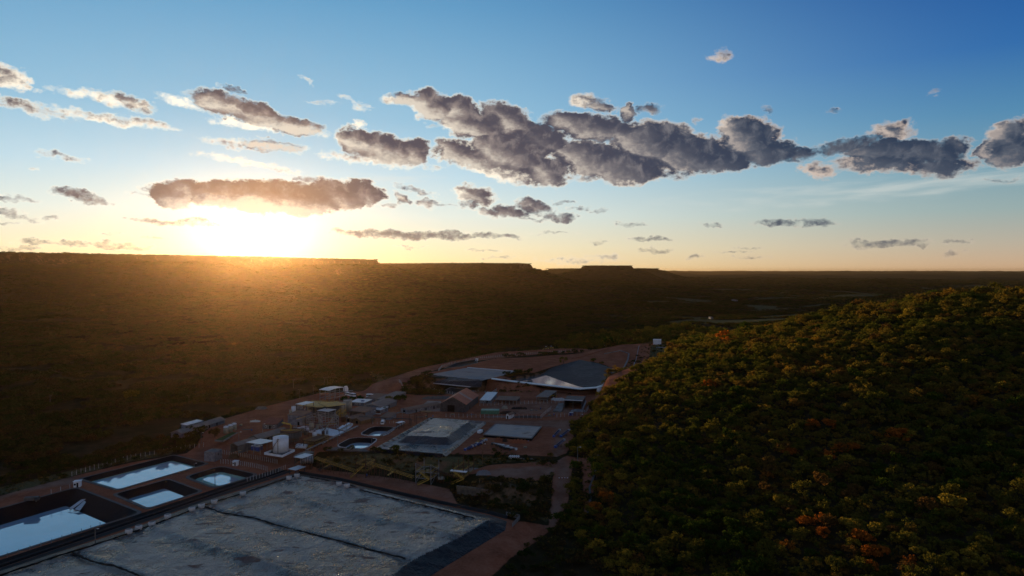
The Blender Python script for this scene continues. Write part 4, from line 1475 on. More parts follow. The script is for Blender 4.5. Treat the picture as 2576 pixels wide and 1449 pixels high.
gable_house('twin_roof_store', 'left of two low tan gable roofs below the dark fronted workshop', (866, 1060), (886, 1063), (893, 1053), 5, 2.4, 1.3, M['wood'], M['brownroof'], group='twin tan roofs', doors=(('front', .5, 2, 0, 2),))
gable_house('twin_roof_store', 'right of two low tan gable roofs below the dark fronted workshop', (888, 1064), (908, 1068), (918, 1058), 5, 2.6, 1.5, M['wood'], M['brownroof'], group='twin tan roofs', doors=(('front', .5, 2, 0, 2),))
mono_house('site_office', 'flat grey site office cabin with a blue water tank on its right end', (881, 1020), (916, 1022), (918, 1014), 5, 2.8, 2.9, M['block'], M['whiteroof'],
           doors=(('front', .2, 1, 0, 2.1),), windows=(('front', .45, 1.4, 1, 2.1), ('front', .7, 1.4, 1, 2.1)))
mono_house('back_store', 'low brown mono-pitch roof beside the parked white coach', (919, 1009), (945, 1011), (955, 1001), 5, 2.8, 3.4, M['block'], M['brownroof'], doors=(('front', .5, 1.2, 0, 2.1),))
mono_house('back_store', 'larger brown roof half hidden by the round green trees', (947, 1012), (973, 1014), (996, 996), 5, 2.8, 3.6, M['block'], M['greyroof'], doors=(('front', .4, 1.2, 0, 2.1),))
mono_house('tool_hut', 'small hut with one sloping pinkish roof near the pipe rack', (958, 1055), (980, 1057), (984, 1050), 5, 1.8, 3.3, M['render'], M['brownroof'], doors=(('front', .5, 1.0, 0, 1.6),))
gable_house('guard_kiosk', 'small white guard kiosk with brown roof at the road fence before green containers', (1273, 1053), (1281, 1054), (1286, 1049), 5, 2.9, .9, M['white'], M['brownroof'], doors=(('front', .5, 1.1, 0, 2.1),), windows=(('right', .5, 1.0, 1.1, 2.0),))

# lower left and plant buildings
gable_house('barrack', 'very long grey roofed shed at the edge of the scrub left of the plant', (430, 1098), (457, 1100), (568, 1064.5), 5, 2.6, 1.6, M['block'], M['greyroof'],
            windows=tuple(('right', .12 + .1 * i, 1.8, 1.0, 2.0) for i in range(5)), doors=(('right', .62, 1.3, 0, 2.1), ('right', .8, 1.3, 0, 2.1), ('front', .5, 3.0, 0, 2.2)))
mono_house('annex', 'pale roofed annex behind the very long shed', (470, 1080), (509, 1069), (505, 1066), 5, 2.8, 3.2, M['render'], M['whiteroof'])
mono_house('tiled_house', 'small house with a red tiled roof beside the grey blockhouse', (662, 1079), (696, 1079), (712, 1068), 5, 3.2, 4.4, M['block'], M['brickred'], doors=(('front', .5, 1.1, 0, 2.1),), windows=(('front', .2, 1.2, 1, 2.2), ('front', .8, 1.2, 1, 2.2)))
gable_house('long_store', 'long grey roofed store between the round ribbed tank and the brown shed', (627, 1113), (652, 1117), (706, 1094), 5, 3.2, 1.8, M['conc_d'], M['greyroof'], doors=(('right', .3, 2, 0, 2.4), ('right', .6, 2, 0, 2.4)))
gable_house('lime_shed', 'open fronted brown shed stacked with timber beside the white canopy', (578, 1135), (598, 1138), (629, 1122), 5, 4.0, 1.2, M['conc'], M['greyroof'], open_front=True)
mono_house('canopy', 'white curved canopy over two blue tanks beside the white storage tank', (621, 1135), (655, 1140), (666, 1128), 5, 5.2, 4.8, M['steel'], M['whiteroof'], open_sides='flrb')
mono_house('blockhouse', 'plain pale grey blockhouse with a low brown roof in front of the tower frames', (724, 1068), (760, 1071), (768, 1062), 5, 6.8, 7.6, M['render'], M['brownroof'], doors=(('front', .75, 1.5, 0, 2.3),))
gable_house('pump_hut', 'square grey hut with flat cream roof between the two white post fences', (514, 1160), (540, 1161.5), (549, 1153), 0, 5.3, .15, M['render'], M['conc'], over=.15, doors=(('right', .5, .8, 3.2, 3.8),))
WK = 'small white kiosks by the ponds'


def kiosk(u, v, z, label, s=1.0, rz=-.2):
    q = P(u, v, z)
    t = thing('white_kiosk', label, 'kiosk', q, rz, WK)
    w, d, h = 2.6 * s, 2.2 * s, 2.5 * s
    MB().box(-w / 2, w / 2, 0, d, -.5, h).build('wall', M['white'], t)
    MB().box(-w / 2 - .25, w / 2 + .25, -.25, d + .25, h, h + .18).build('roof', M['white'], t)
    f = MB().box(-.1, .75, -.05, .02, 0, 2.0 * s).build('door', M['dark'], t)
    MB().box(-w / 2 + .2, -.35, -.05, .02, 1.0, 1.7 * s).build('window', M['glass'], t)


kiosk(590, 1172, 0, 'white kiosk inside the post fence by the green crusted pond')
kiosk(193, 1226, 0, 'white kiosk at the corner between the largest pond and the long pond', 1.15, .25)
kiosk(1199, 908, 10, 'pale box shelter along the long fence near the covered cell', .9)
kiosk(1522, 870, 14, 'pale gate box along the far end of the long road fence', .9)


# green containers
def containers():
    A, rz, L = frame((1209.5, 1042), (1254.5, 1042.7), 5)
    first = None
    W = L / 6
    R = random.Random(2)
    words = ['leftmost', 'second from the left', 'third from the left', 'third from the right', 'second from the right', 'rightmost']
    for i in range(6):
        if first is None:
            first = thing('shipping_container', '', 'container', A, rz, 'green containers side by side')
            w = W - .06
            mb = MB().box(0, w, 0.03, 6.1, 0, 2.75)
            for k in range(18): mb.box(-.03, 0, .25 + k * .32, .41 + k * .32, .15, 2.6).box(w, w + .03, .25 + k * .32, .41 + k * .32, .15, 2.6)
            mb.build('body', M['green'], first)
            MB().box(.02, w - .02, .05, 6.08, 2.75, 2.82).build('roof', M['greentop'], first)
            for s in (0, 1):
                d = MB().box(.08 + s * (w - .16) / 2, .02 + (s + 1) * (w - .1) / 2, -.03, .03, .15, 2.6).build('door', M['green'], first)
                for q in (.25, .75):
                    x = .08 + (s + q) * (w - .16) / 2
                    MB().bar((x, -.07, .2), (x, -.07, 2.55), .05).build('lock_rod', M['steel'], d)
            o = first
        else:
            o = copy_tree(first)
        q = A + Vector((math.cos(rz), math.sin(rz), 0)) * (W * i)
        o.location = (q.x, q.y, 5.05)
        o['label'] = 'green shipping container, %s of the row of six' % words[i]


containers()


# ------------------------------------------------------------------ tanks and plant
def tank(u, v, z, r, h, label, m, dome=.25, n=28, cat='tank', name='storage_tank', group=None, stair=False, ribs=0, rimm=None):
    q = P(u, v, z)
    t = thing(name, label, cat, (q.x, q.y + r, z), 0, group)
    MB().lathe([(r, -.3), (r, h)], n).build('shell', m, t, True).data.polygons.foreach_set('use_smooth', [True] * n + [False] * 2)
    MB().lathe([(r + .06, h - .12), (r + .06, h + .03), (r * .5, h + dome * .75), (0, h + dome)], n).build('roof', rimm or m, t)
    mb = MB()
    for k in range(n):
        a0, a1 = 6.283 * k / n, 6.283 * (k + 1) / n
        for zz in (.55, 1.05):
            mb.bar((r * .97 * math.cos(a0), r * .97 * math.sin(a0), h + zz), (r * .97 * math.cos(a1), r * .97 * math.sin(a1), h + zz), .05)
        if k % 2 == 0: mb.bar((r * .97 * math.cos(a0), r * .97 * math.sin(a0), h), (r * .97 * math.cos(a0), r * .97 * math.sin(a0), h + 1.05), .05)
    mb.build('railing', M['yellow'] if stair else M['steel'], t)
    if stair:
        st = MB(); rl = MB()
        for k in range(30):
            a = math.radians(200 + k * 2.6); zz = h * k / 30
            p0 = (math.cos(a) * (r + .05), math.sin(a) * (r + .05), zz); p1 = (math.cos(a) * (r + .9), math.sin(a) * (r + .9), zz)
            st.bar(p0, p1, .3, .06)
            if k % 3 == 0: rl.bar(p1, (p1[0], p1[1], zz + 1.0), .05)
            if k:
                b = math.radians(200 + (k - 1) * 2.6)
                rl.bar((math.cos(b) * (r + .9), math.sin(b) * (r + .9), zz - h / 30 + 1), (p1[0], p1[1], zz + 1.0), .06)
        s_ = st.build('stair', M['rust'], t); rl.build('handrail', M['rust'], s_)
        MB().bar((-.2, -r - .05, 0), (-.2, -r - .05, h), .5, .06).build('ladder_strip', M['cream'], t)
    return t


tank(700, 1141, 5, 4.35, 8.6, 'tall white storage tank with spiral stair inside a white bund', M['white'], .5, 40, stair=True)


def bund():
    q = [P(665, 1143, 5), P(710, 1150, 5), P(741, 1135.5, 5), P(700, 1130, 5)]
    t = thing('tank_bund', 'white bund wall around the foot of the tall white tank', 'bund', q[0])
    for a, b in zip(q, q[1:] + q[:1]):
        MB().bar(a - q[0] + Vector((0, 0, .5)), b - q[0] + Vector((0, 0, .5)), .35, 1.2).build('wall', M['white'], t)
    MB().add([p - q[0] + Vector((0, 0, .12)) for p in q], [(0, 1, 2, 3)]).build('floor', M['conc_d'], t)


bund()


def ribbed_tank():
    q = P(724, 1115, 5)
    t = thing('ribbed_thickener', 'wide round thickener with dark vertical ribs and a yellow pipe arm', 'thickener', (q.x, q.y + 6.1, 5))
    r, h = 6.1, 6.4
    MB().lathe([(r * .8, -.3), (r * .8, 2.3), (r, 2.9), (r, h), (r - .35, h), (r - .35, h - 1.0), (0, h - 1.3)], 44).build('bowl', M['conc_d'], t)
    for k in range(44):
        a = 6.283 * k / 44
        MB().bar((math.cos(a) * (r + .1), math.sin(a) * (r + .1), 2.4), (math.cos(a) * (r + .1), math.sin(a) * (r + .1), h - .5), .26).build('rib', M['conc'], t)
    MB().lathe([(r + .05, h - .45), (r + .35, h - .35), (r + .35, h + .05), (r - .5, h + .05), (r - .5, h - .3)], 44).build('rim_walkway', M['rust'], t)
    mb = MB()
    for k in range(44):
        a0, a1 = 6.283 * k / 44, 6.283 * (k + 1) / 44
        mb.bar(((r + .3) * math.cos(a0), (r + .3) * math.sin(a0), h + 1), ((r + .3) * math.cos(a1), (r + .3) * math.sin(a1), h + 1), .06)
        if k % 2: mb.bar(((r + .3) * math.cos(a0), (r + .3) * math.sin(a0), h), ((r + .3) * math.cos(a0), (r + .3) * math.sin(a0), h + 1), .05)
    mb.build('railing', M['rust'], t)
    MB().tube([(0, 0, 4.5), (0, 0, 9.6), (-.4, 0, 10.2), (-6.0, 1.5, 10.9)], .42, 10).build('pipe', M['yellow'], t, True)
    MB().bar((-r, -.3, h + .2), (r, .3, h + .2), .9, .3).build('bridge', M['yellow'], t)


ribbed_tank()
DT = 'three domed tanks by the lawn'
for i, (u, v, w) in enumerate(((566, 1091, 'nearest of the three pale domed tanks beside the watered lawn'), (577, 1087, 'middle of the three pale domed tanks beside the watered lawn'), (586.5, 1083, 'farthest of the three pale domed tanks beside the watered lawn'))):
    tank(u, v, 5, 1.55, 4.0, w, M['cream'], .9, 18, group=DT, rimm=M['white'])
SD = 'small domed tanks in front of the pipe frames'
for u, v, r, h, w in ((782, 1084, 1.6, 4.3, 'tallest tan domed tank in front of the pipe frames'), (797, 1082, .95, 2.8, 'smallest tan domed tank in front of the pipe frames'),
                      (803, 1070, 1.3, 3.4, 'tan domed tank behind the smallest domed tank'), (758, 1090, 1.5, 2.6, 'low tan tank at the foot of the grey blockhouse')):
    tank(u, v, 5, r, h, w, M['cream'], .8, 18, group=SD)
LT = 'row of tall leaching tanks under yellow walkways'
for k, (u, v, r, h, m, w) in enumerate(((776, 1046, 2.7, 7.6, 'cream', 'cream leaching tank at the left end under the yellow walkways'),
                            (797, 1050, 3.2, 8.0, 'darkwall', 'dark grey leaching tank behind the small white canopy'), (815, 1049, 3.2, 8.0, 'darkwall', 'dark grey leaching tank left of the yellow stair'),
                            (836, 1052, 4.2, 8.4, 'darkwall', 'widest dark grey leaching tank in the middle of the plant'), (855, 1044, 3.4, 8.0, 'cream', 'cream leaching tank right of the widest dark tank'),
                            (872, 1036, 3.2, 8.0, 'cream', 'cream leaching tank at the right end under the yellow walkways'))):
    tank(u, v, 5, r, h, w, M[m], .25, 28, group=LT, name='leaching_tank')


def frame_tower(label, base, z, h, levels, name='steel_frame', cat='steel frame', m=None, roof=None, rail=None, brace=True, rh=1.0, deckm=None, roofarc=0, post=.28, group=None):
    """open steel frame: base is [(u,v) front left, front right, right back]"""
    A, rz, L = frame(base[0], base[1], z)
    D = depth_of(base[1], base[2], z)
    m = m or M['steel_d']
    t = thing(name, label, cat, A, rz, group)
    nx = max(2, int(L / 5.5) + 1); ny = max(2, int(D / 5.5) + 1)
    for i in range(nx):
        for j in range(ny):
            if 0 < i < nx - 1 and 0 < j < ny - 1: continue
            x, y = L * i / (nx - 1), D * j / (ny - 1)
            MB().bar((x, y, -.8), (x, y, h), post).build('column', m, t)
    for lv in levels:
        mb = MB()
        for i in range(nx): mb.bar((L * i / (nx - 1), 0, lv), (L * i / (nx - 1), D, lv), .2)
        for j in range(ny): mb.bar((0, D * j / (ny - 1), lv), (L, D * j / (ny - 1), lv), .22)
        mb.build('beam', m, t)
        if deckm:
            MB().box(-.1, L + .1, -.1, D + .1, lv + .11, lv + .19).build('deck', deckm, t)
        if rail:
            mb = MB()
            for a, b in (((0, 0), (L, 0)), ((L, 0), (L, D)), ((L, D), (0, D)), ((0, D), (0, 0))):
                for zz in (.55, 1.1): mb.bar((a[0], a[1], lv + zz), (b[0], b[1], lv + zz), .07)
                n = max(2, int(math.hypot(b[0] - a[0], b[1] - a[1]) / 1.5))
                for k in range(n): mb.bar((a[0] + (b[0] - a[0]) * k / n, a[1] + (b[1] - a[1]) * k / n, lv), (a[0] + (b[0] - a[0]) * k / n, a[1] + (b[1] - a[1]) * k / n, lv + 1.1), .06)
            mb.build('railing', rail, t)
    if brace:
        mb = MB()
        for x in (0, L): mb.bar((x, 0, 0), (x, D, h * .5), .12).bar((x, D, h * .5), (x, 0, h), .12)
        mb.bar((0, 0, h * .5), (L / max(1, nx - 1), 0, h), .12)
        mb.build('brace', m, t)
    if roof:
        mb = MB(); n = 10; V = []
        for i in range(n + 1):
            y = -.6 + (D + 1.2) * i / n
            zz = h + .1 + roofarc * math.sin(math.pi * i / n)
            V += [(-.6, y, zz), (L + .6, y, zz), (-.6, y, zz - .12), (L + .6, y, zz - .12)]
        F = []
        for i in range(n):
            a = 4 * i
            F += [(a, a + 1, a + 5, a + 4), (a + 2, a + 6, a + 7, a + 3), (a, a + 4, a + 6, a + 2), (a + 1, a + 3, a + 7, a + 5)]
        mb.add(V, F); mb.build('roof', roof, t)
    return t


frame_tower('tall open crusher shelter with a pale arched roof at the back of the plant', [(805, 1010), (828, 1013), (854, 1003)], 5, 9.6, [3.2, 6.4], roof=M['whiteroof'], roofarc=.7, m=M['steel'], name='crusher_shelter', cat='shelter')
frame_tower('yellow railed walkway deck over the left leaching tanks', [(752, 1052), (810, 1056), (826, 1042)], 5, 8.9, [8.6], m=M['steel_d'], rail=M['yellow'], deckm=M['yellow'], name='tank_walkway', cat='walkway', group=LT + ' decks')
frame_tower('yellow railed walkway deck over the right leaching tanks', [(822, 1056), (868, 1050), (880, 1038)], 5, 9.1, [8.9], m=M['steel_d'], rail=M['yellow'], deckm=M['yellow'], name='tank_walkway', cat='walkway', group=LT + ' decks')
frame_tower('grey pipe frame standing on white foundations in front of the dark tanks', [(812, 1090), (852, 1086), (856, 1074)], 5, 10.0, [3.4, 6.8, 9.8], m=M['steel'], name='pipe_tower', rail=None)
frame_tower('slim steel frame with a small white canopy roof before the widest dark tank', [(800, 1060), (826, 1063), (830, 1057)], 5, 7.6, [3.8], m=M['steel'], roof=M['whiteroof'], name='pump_canopy', cat='canopy')
frame_tower('clad grey screening tower with a flat white roof left of the cream tank', [(746, 1058), (764, 1060), (772, 1052)], 5, 11.6, [4, 8], m=M['steel_d'], roof=M['whiteroof'], name='screening_tower', cat='tower')
frame_tower('low steel frame between the ribbed thickener and the domed tanks', [(752, 1100), (776, 1101), (782, 1092)], 5, 4.2, [2.1, 4.0], m=M['rust'], rail=M['rust'], name='pump_stand')
frame_tower('rusty cyanide mixing frame with yellow railing beside the ribbed thickener', [(764, 1124), (792, 1127), (806, 1112)], 5, 3.8, [1.9, 3.6], m=M['rust'], rail=M['yellow'], deckm=M['rust'], name='mixing_frame')
frame_tower('dark rust frame of pipes at the left foot of the leaching tanks', [(768, 1078), (800, 1076), (806, 1064)], 5, 5.4, [2.4, 5.0], m=M['rust'], rail=M['rust'], name='pump_stand')


def clad():
    A, rz, L = frame((747, 1057), (763, 1059), 5)
    t = thing('screening_wall', 'pale grey cladding wall fixed on the screening tower front', 'wall', A, rz)
    for k in range(5):
        MB().box(.1 + L * k / 5, L * (k + 1) / 5, -.32, -.2, 2, 10.5).build('panel', M['render'], t)


clad()


def conveyor(label, a, za, b, zb, z, w=1.5, m=None, legs=7, group=None, belt=None):
    A, B = P(a[0], a[1], za), P(b[0], b[1], zb)
    t = thing('belt_conveyor', label, 'conveyor', (A.x, A.y, z), 0, group)
    O = Vector((A.x, A.y, z)); a_, b_ = A - O, B - O
    d = (b_ - a_); L = d.length; dn = d.normalized(); s = dn.cross(Vector((0, 0, 1))).normalized()
    m = m or M['yellow']
    for side in (-1, 1):
        mb = MB(); off = s * (w / 2 * side)
        mb.bar(a_ + off, b_ + off, .16).bar(a_ + off + Vector((0, 0, .8)), b_ + off + Vector((0, 0, .8)), .12)
        n = max(3, int(L / 2))
        for k in range(n):
            p, q = a_.lerp(b_, k / n) + off, a_.lerp(b_, (k + 1) / n) + off
            mb.bar(p + Vector((0, 0, .8 * (k % 2))), q + Vector((0, 0, .8 * ((k + 1) % 2))), .08)
        mb.build('side_truss', m, t)
    MB().bar(a_ + Vector((0, 0, .5)), b_ + Vector((0, 0, .5)), w * .8, .07).build('belt', belt or M['rubber'], t)
    for k in range(legs):
        f = (k + .5) / legs
        p = a_.lerp(b_, f)
        g = H(p.x + O.x, p.y + O.y) - z
        if p.z - g < .6: continue
        mb = MB()
        for side in (-1, 1): mb.bar(p + s * (w * .5 * side), Vector((p.x, p.y, g - .4)) + s * (w * .75 * side), .2)
        mb.bar(p + s * (w * -.6) - Vector((0, 0, (p.z - g) * .5)), p + s * (w * .6) - Vector((0, 0, (p.z - g) * .5)), .12)
        mb.build('trestle', M['rust'], t)
    return t


CV = 'yellow belt conveyors above the leach pad'
conveyor('inclined yellow conveyor falling from the grey drum to the first transfer tower', (793, 1153), 6.8, (893, 1186), 2.6, 0, group=CV)
conveyor('long yellow conveyor between the two transfer towers above the pad', (926, 1165), 7.0, (1040, 1202), 2.4, 0, group=CV, legs=9)
conveyor('third conveyor leading from the stair tower to the bright yellow stair', (1079, 1178), 7.2, (1138, 1200), 3.2, 0, group=CV, m=M['rust'])
conveyor('covered white roofed conveyor rising behind the yellow walkways to the crusher', (762, 1034), 8.0, (812, 1012), 9.4, 5, m=M['steel'], belt=M['whiteroof'])
conveyor('short low conveyor lying by the grey drum and pad corner', (800, 1184), 1.0, (838, 1172), 2.2, 0, m=M['steel_d'], legs=3)


def stairs(t, p0, p1, w, m, name='stair'):
    p0, p1 = Vector(p0), Vector(p1); d = p1 - p0; s = Vector((d.y, -d.x, 0)).normalized() * w
    mb = MB(); n = max(5, int(abs(d.z) / .25))
    mb.bar(p0, p1, .1, .28).bar(p0 + s, p1 + s, .1, .28)
    for k in range(n): mb.bar(p0.lerp(p1, k / n), p0.lerp(p1, k / n) + s, .26, .06)
    o = mb.build(name, m, t)
    hb = MB()
    for off in (Vector(), s):
        hb.bar(p0 + off + Vector((0, 0, 1)), p1 + off + Vector((0, 0, 1)), .07)
        for k in range(5): hb.bar(p0.lerp(p1, k / 4) + off, p0.lerp(p1, k / 4) + off + Vector((0, 0, 1)), .05)
    hb.build('handrail', m, o)


t = frame_tower('first transfer tower, dark frame with yellow platform left of the long conveyor', [(896, 1200), (920, 1203), (925, 1190)], 0, 9.5, [3.2, 6.6], m=M['rust'], rail=M['yellow'], name='transfer_tower', cat='tower', group='transfer towers')
stairs(t, (5, 0, 6.6), (-2, -2.5, 0), .9, M['yellow'])
t = frame_tower('second transfer tower with zigzag yellow stairs at the middle of the conveyor line', [(1046, 1216), (1084, 1220), (1090, 1205)], 0, 10.5, [3.0, 6.2], m=M['steel'], rail=M['yellow'], name='transfer_tower', cat='tower', group='transfer towers')
stairs(t, (3, -.6, 6.2), (8, -.6, 3.0), .9, M['yellow']); stairs(t, (8, -1.6, 3.0), (2, -2.6, 0), .9, M['yellow'])
t = frame_tower('third transfer tower with bright yellow stair beside the stone retaining wall', [(1140, 1221), (1166, 1224), (1182, 1204)], 0, 12.0, [4.2, 7.6], m=M['rust'], rail=M['yellow'], name='transfer_tower', cat='tower', group='transfer towers')
stairs(t, (1, -.8, 7.4), (6.5, -.8, 4.3), 1.1, M['yellow']); stairs(t, (6.5, -1.8, 4.3), (0, -2.6, 1.2), 1.1, M['yellow'])
MB().box(-1.2, 7.5, -1.1, .9, 7.5, 7.9).build('landing', M['white'], t)

# drum, canopies and odd plant near the pad corner
q = P(772, 1172, 1.5)
t = thing('agglomeration_drum', 'grey ribbed agglomeration drum under steel frames by the pad corner', 'drum', (q.x, q.y, 2.5), .1)
MB().tube([(-3.2, 0, 2), (3.2, 0, 2.4)], 1.9, 20).build('shell', M['steel'], t, True)
for k in range(5):
    x = -2.6 + k * 1.3
    MB().tube([(x, 0, 2.05 + .06 * x), (x + .3, 0, 2.06 + .06 * x)], 2.1, 20).build('hoop', M['steel_d'], t)
for x in (-2.2, 2.2): MB().box(x - .5, x + .5, -1.8, 1.8, -3, .6).build('cradle', M['rust'], t)
frame_tower('white flat canopy on steel legs over the pump stand near the drum', [(742, 1175), (760, 1178), (770, 1168)], 1, 5.6, [2.6], m=M['steel_d'], roof=M['whiteroof'], name='canopy', cat='canopy')
frame_tower('low bright canopy at the pad corner in front of the drum', [(728, 1193), (744, 1196), (750, 1187)], 0, 2.9, [], m=M['steel_d'], roof=M['whiteroof'], name='canopy', cat='canopy', brace=False)
mono_house('pump_shed', 'rusty roofed pump shed between the white tank bund and the drum', (742, 1158), (760, 1161), (775, 1150), 3, 2.9, 3.2, M['conc_d'], M['greyroof'], open_sides='f')


def pipe_rack(label, a, b, z, h, pitch=9, m=None, frames=True, pipes=3, pm=None):
    A, B = P(a[0], a[1], z), P(b[0], b[1], z)
    t = thing('pipe_rack', label, 'pipe rack', A)
    d = (B - A); L = d.length; dn = d.normalized(); s = Vector((-dn.y, dn.x, 0))
    n = max(1, int(L / pitch))
    for k in range(n + 1):
        p = d * (k / n)
        g = H(A.x + p.x, A.y + p.y) - A.z
        MB().bar(p + s * -.8 + Vector((0, 0, g - .5)), p + s * -.8 + Vector((0, 0, h)), .22).bar(p + s * .8 + Vector((0, 0, g - .5)), p + s * .8 + Vector((0, 0, h)), .22).bar(p - s * .9 + Vector((0, 0, h)), p + s * .9 + Vector((0, 0, h)), .2).build('trestle', m or M['steel_d'], t)
    for k in range(pipes):
        off = s * (-.6 + 1.2 * k / max(1, pipes - 1)) + Vector((0, 0, h + .22))
        MB().tube([off, d + off], .13, 8).build('pipe', pm or M['steel_d'], t, True)
    return t


pipe_rack('overhead pipe rack crossing from the tan roofs to the dark gantry', (904, 1064), (1034, 1071), 5, 4.3)
pipe_rack('low pipe rack following the road beside the two rounded ponds', (770, 1140), (900, 1078), 5, 1.6, 7, pipes=4, pm=M['steel'])
pipe_rack('yellow painted pipe run along the edge of the mixing area', (778, 1128), (836, 1104), 5, 1.0, 6, pipes=2, m=M['yellow'], pm=M['yellow'])
pipe_rack('pipe rack between the farther rounded pond and the covered heap', (960, 1100), (1018, 1068), 5, 1.2, 6, pipes=4, pm=M['steel'])
frame_tower('dark steel gantry at the head of the ditch beside the covered heap', [(1030, 1066), (1048, 1069), (1056, 1060)], 5, 6.8, [6.6], m=M['rust'], name='gantry', cat='gantry', brace=False)
frame_tower('little white topped stand at the edge of the covered heap', [(998, 1079), (1004, 1080), (1006, 1076)], 5, 4.2, [], m=M['steel_d'], roof=M['white'], name='sampler_stand', cat='stand', brace=False)


def slabs(label, quads, z, hgt, m, name='foundation', cat='foundation'):
    O = P(*quads[0][0], z)
    t = thing(name, label, cat, O)
    for qd in quads:
        c = [P(u, v, z + hgt) - O for u, v in qd]
        MB().slab([Vector((p.x, p.y, hgt)) for p in c], hgt + .6).build('slab', m, t)
    return t


slabs('white stained concrete floor under the grey pipe frame', [[(778, 1086), (838, 1096), (868, 1086), (822, 1076)], [(740, 1078), (775, 1086), (800, 1078), (765, 1071)]], 5, .5, M['white'])
slabs('white L shaped slab near the corner of the rounded pond road', [[(848, 1078), (868, 1082), (884, 1072), (862, 1069)]], 5, .5, M['white'])
slabs('white step block beside the white L shaped slab', [[(868, 1068), (880, 1071), (888, 1065), (876, 1063)]], 5, 1.1, M['white'], 'step_block', 'block')
slabs('white stained wash slab beside the mixing frame', [[(790, 1110), (812, 1116), (826, 1106), (802, 1101)], [(742, 1123), (770, 1124), (775, 1117), (748, 1115)]], 5, .4, M['white'])
slabs('stepped grey concrete foundations beside the slanting fence', [[(1391, 1033), (1412, 1034), (1416, 1028), (1396, 1028)], [(1397, 1027), (1415, 1027.5), (1419, 1020), (1401, 1020)], [(1402, 1019), (1416, 1019), (1419, 1014), (1405, 1014)]], 5, .9, M['conc'])
slabs('thin concrete kerb border around the watered lawn', [[(540, 1107), (561, 1109), (562, 1108), (541, 1106)], [(561, 1109), (599, 1088), (597, 1087), (560, 1108)]], 5, .25, M['conc'], 'kerb', 'kerb')
slabs('strip of bright watered lawn beside the domed tanks', [[(543, 1106), (560, 1107.5), (596, 1088), (584, 1087)]], 5, .18, M['lawn'], 'lawn', 'lawn')
slabs('concrete terrace around the two rounded ponds', [[(820, 1131), (846, 1124), (918, 1130), (930, 1135)], ], 5, .16, M['conc_d'], 'pond_terrace', 'terrace')

# more of the crowded process area
VG = 'small process vessels and pumps in the plant'
for k, (u, v, r, h, mm, w) in enumerate(((741, 1090, 1.1, 3.6, 'steel', 'slim steel vessel right behind the ribbed thickener rim'), (748, 1096, .9, 2.4, 'cream', 'short cream vessel beside the slim steel vessel'), (768, 1095, 1.3, 2.2, 'conc_d', 'squat grey vessel in front of the low rust frame'),
        (812, 1098, 1.0, 3.0, 'rust', 'rusty upright vessel at the corner of the mixing area'), (822, 1094, .8, 2.4, 'steel', 'small steel vessel right of the rusty upright one'), (790, 1099, 1.5, 2.4, 'white', 'white squat vessel between the domed tanks and mixing frame'),
        (737, 1040, 1.6, 4.6, 'white', 'white vessel left of the grey screening tower'), (730, 1046, 1.1, 3.4, 'cream', 'cream vessel far left of the grey screening tower'), (862, 1062, 1.3, 3.2, 'rust', 'rusty vessel below the widest dark leaching tank'),
        (872, 1056, 1.0, 2.6, 'steel', 'steel vessel beside the left tan gable roof'), (846, 1068, 1.1, 5.2, 'steel_d', 'tall dark vessel in the back of the grey pipe tower'), (835, 1066, .9, 4.4, 'cream', 'thin cream vessel in the back of the grey pipe tower'),
        (775, 1066, 1.4, 3.8, 'steel', 'steel vessel right of the plain grey blockhouse'), (790, 1062, 1.0, 5.0, 'rust', 'tall rusty vessel under the slim canopy frame'))):
    tank(u, v, 5, r, h, w, M[mm], .4, 14, group=VG, name='process_vessel')
for k, (a, b, z0, z1, w) in enumerate((((768, 1070), (846, 1068), 8, 8, 'high pipe bundle crossing from the blockhouse to the pipe tower'), ((812, 1090), (838, 1050), 7, 10, 'pipe bundle climbing from the pipe tower to the dark tanks'), ((724, 1094), (770, 1082), 9, 6, 'pipe bundle from thickener towards the domed tanks'),
        ((852, 1086), (884, 1068), 7, 7, 'pipe bundle leaving the pipe tower over the white slab'), ((745, 1056), (778, 1046), 12, 11, 'pipe bundle between screening tower and cream tank'))):
    A, B = P(*a, z0), P(*b, z1)
    t = thing('pipe_bundle', w, 'pipes', A, 0, 'pipe bundles over the plant')
    for j in range(3): MB().tube([Vector((0, 0, .5 * j)), B - A + Vector((0, 0, .5 * j))], .16, 7).build('pipe', M[('steel', 'yellow', 'steel_d')[j]], t)
    for f in (.05, .5, .95):
        q = A.lerp(B, f); MB().bar(q - A + Vector((0, 0, 1.1)), Vector((q.x - A.x, q.y - A.y, 5 - A.z - .5)), .2).build('support', M['steel'], t)
frame_tower('yellow railed stair deck in front of the widest dark tank', [(846, 1058), (862, 1058), (868, 1050)], 5, 5.5, [2.6, 5.3], m=M['yellow'], rail=M['yellow'], name='stair_deck', cat='walkway', brace=True)
frame_tower('slender open frame between blockhouse and domed tanks', [(772, 1076), (790, 1078), (796, 1068)], 5, 8.2, [3, 6, 8], m=M['steel'], name='pump_tower', cat='steel frame')
frame_tower('low rusty frame with white slab behind the white storage tank', [(716, 1128), (742, 1130), (752, 1120)], 5, 3.2, [1.6, 3.1], m=M['rust'], rail=M['rust'], name='valve_deck', cat='steel frame')
R = random.Random(77)
ITEMS = [((1290, 1028), (1375, 1036), 5, 'behind the green containers'), ((1125, 1043), (1200, 1046), 5, 'in front of the hangar'), ((600, 1125), (660, 1140), 5, 'near the blue tanks'), ((1050, 1046), (1100, 1050), 5, 'by the yard gate'), ((1370, 1040), (1395, 1048), 5, 'by the slanting fence'),
         ((1240, 1110), (1330, 1135), 5, 'between orange soil and white rolls'), ((560, 1070), (640, 1085), 5, 'near the domed tanks'), ((900, 1180), (1100, 1225), 0, 'on the conveyor yard')]
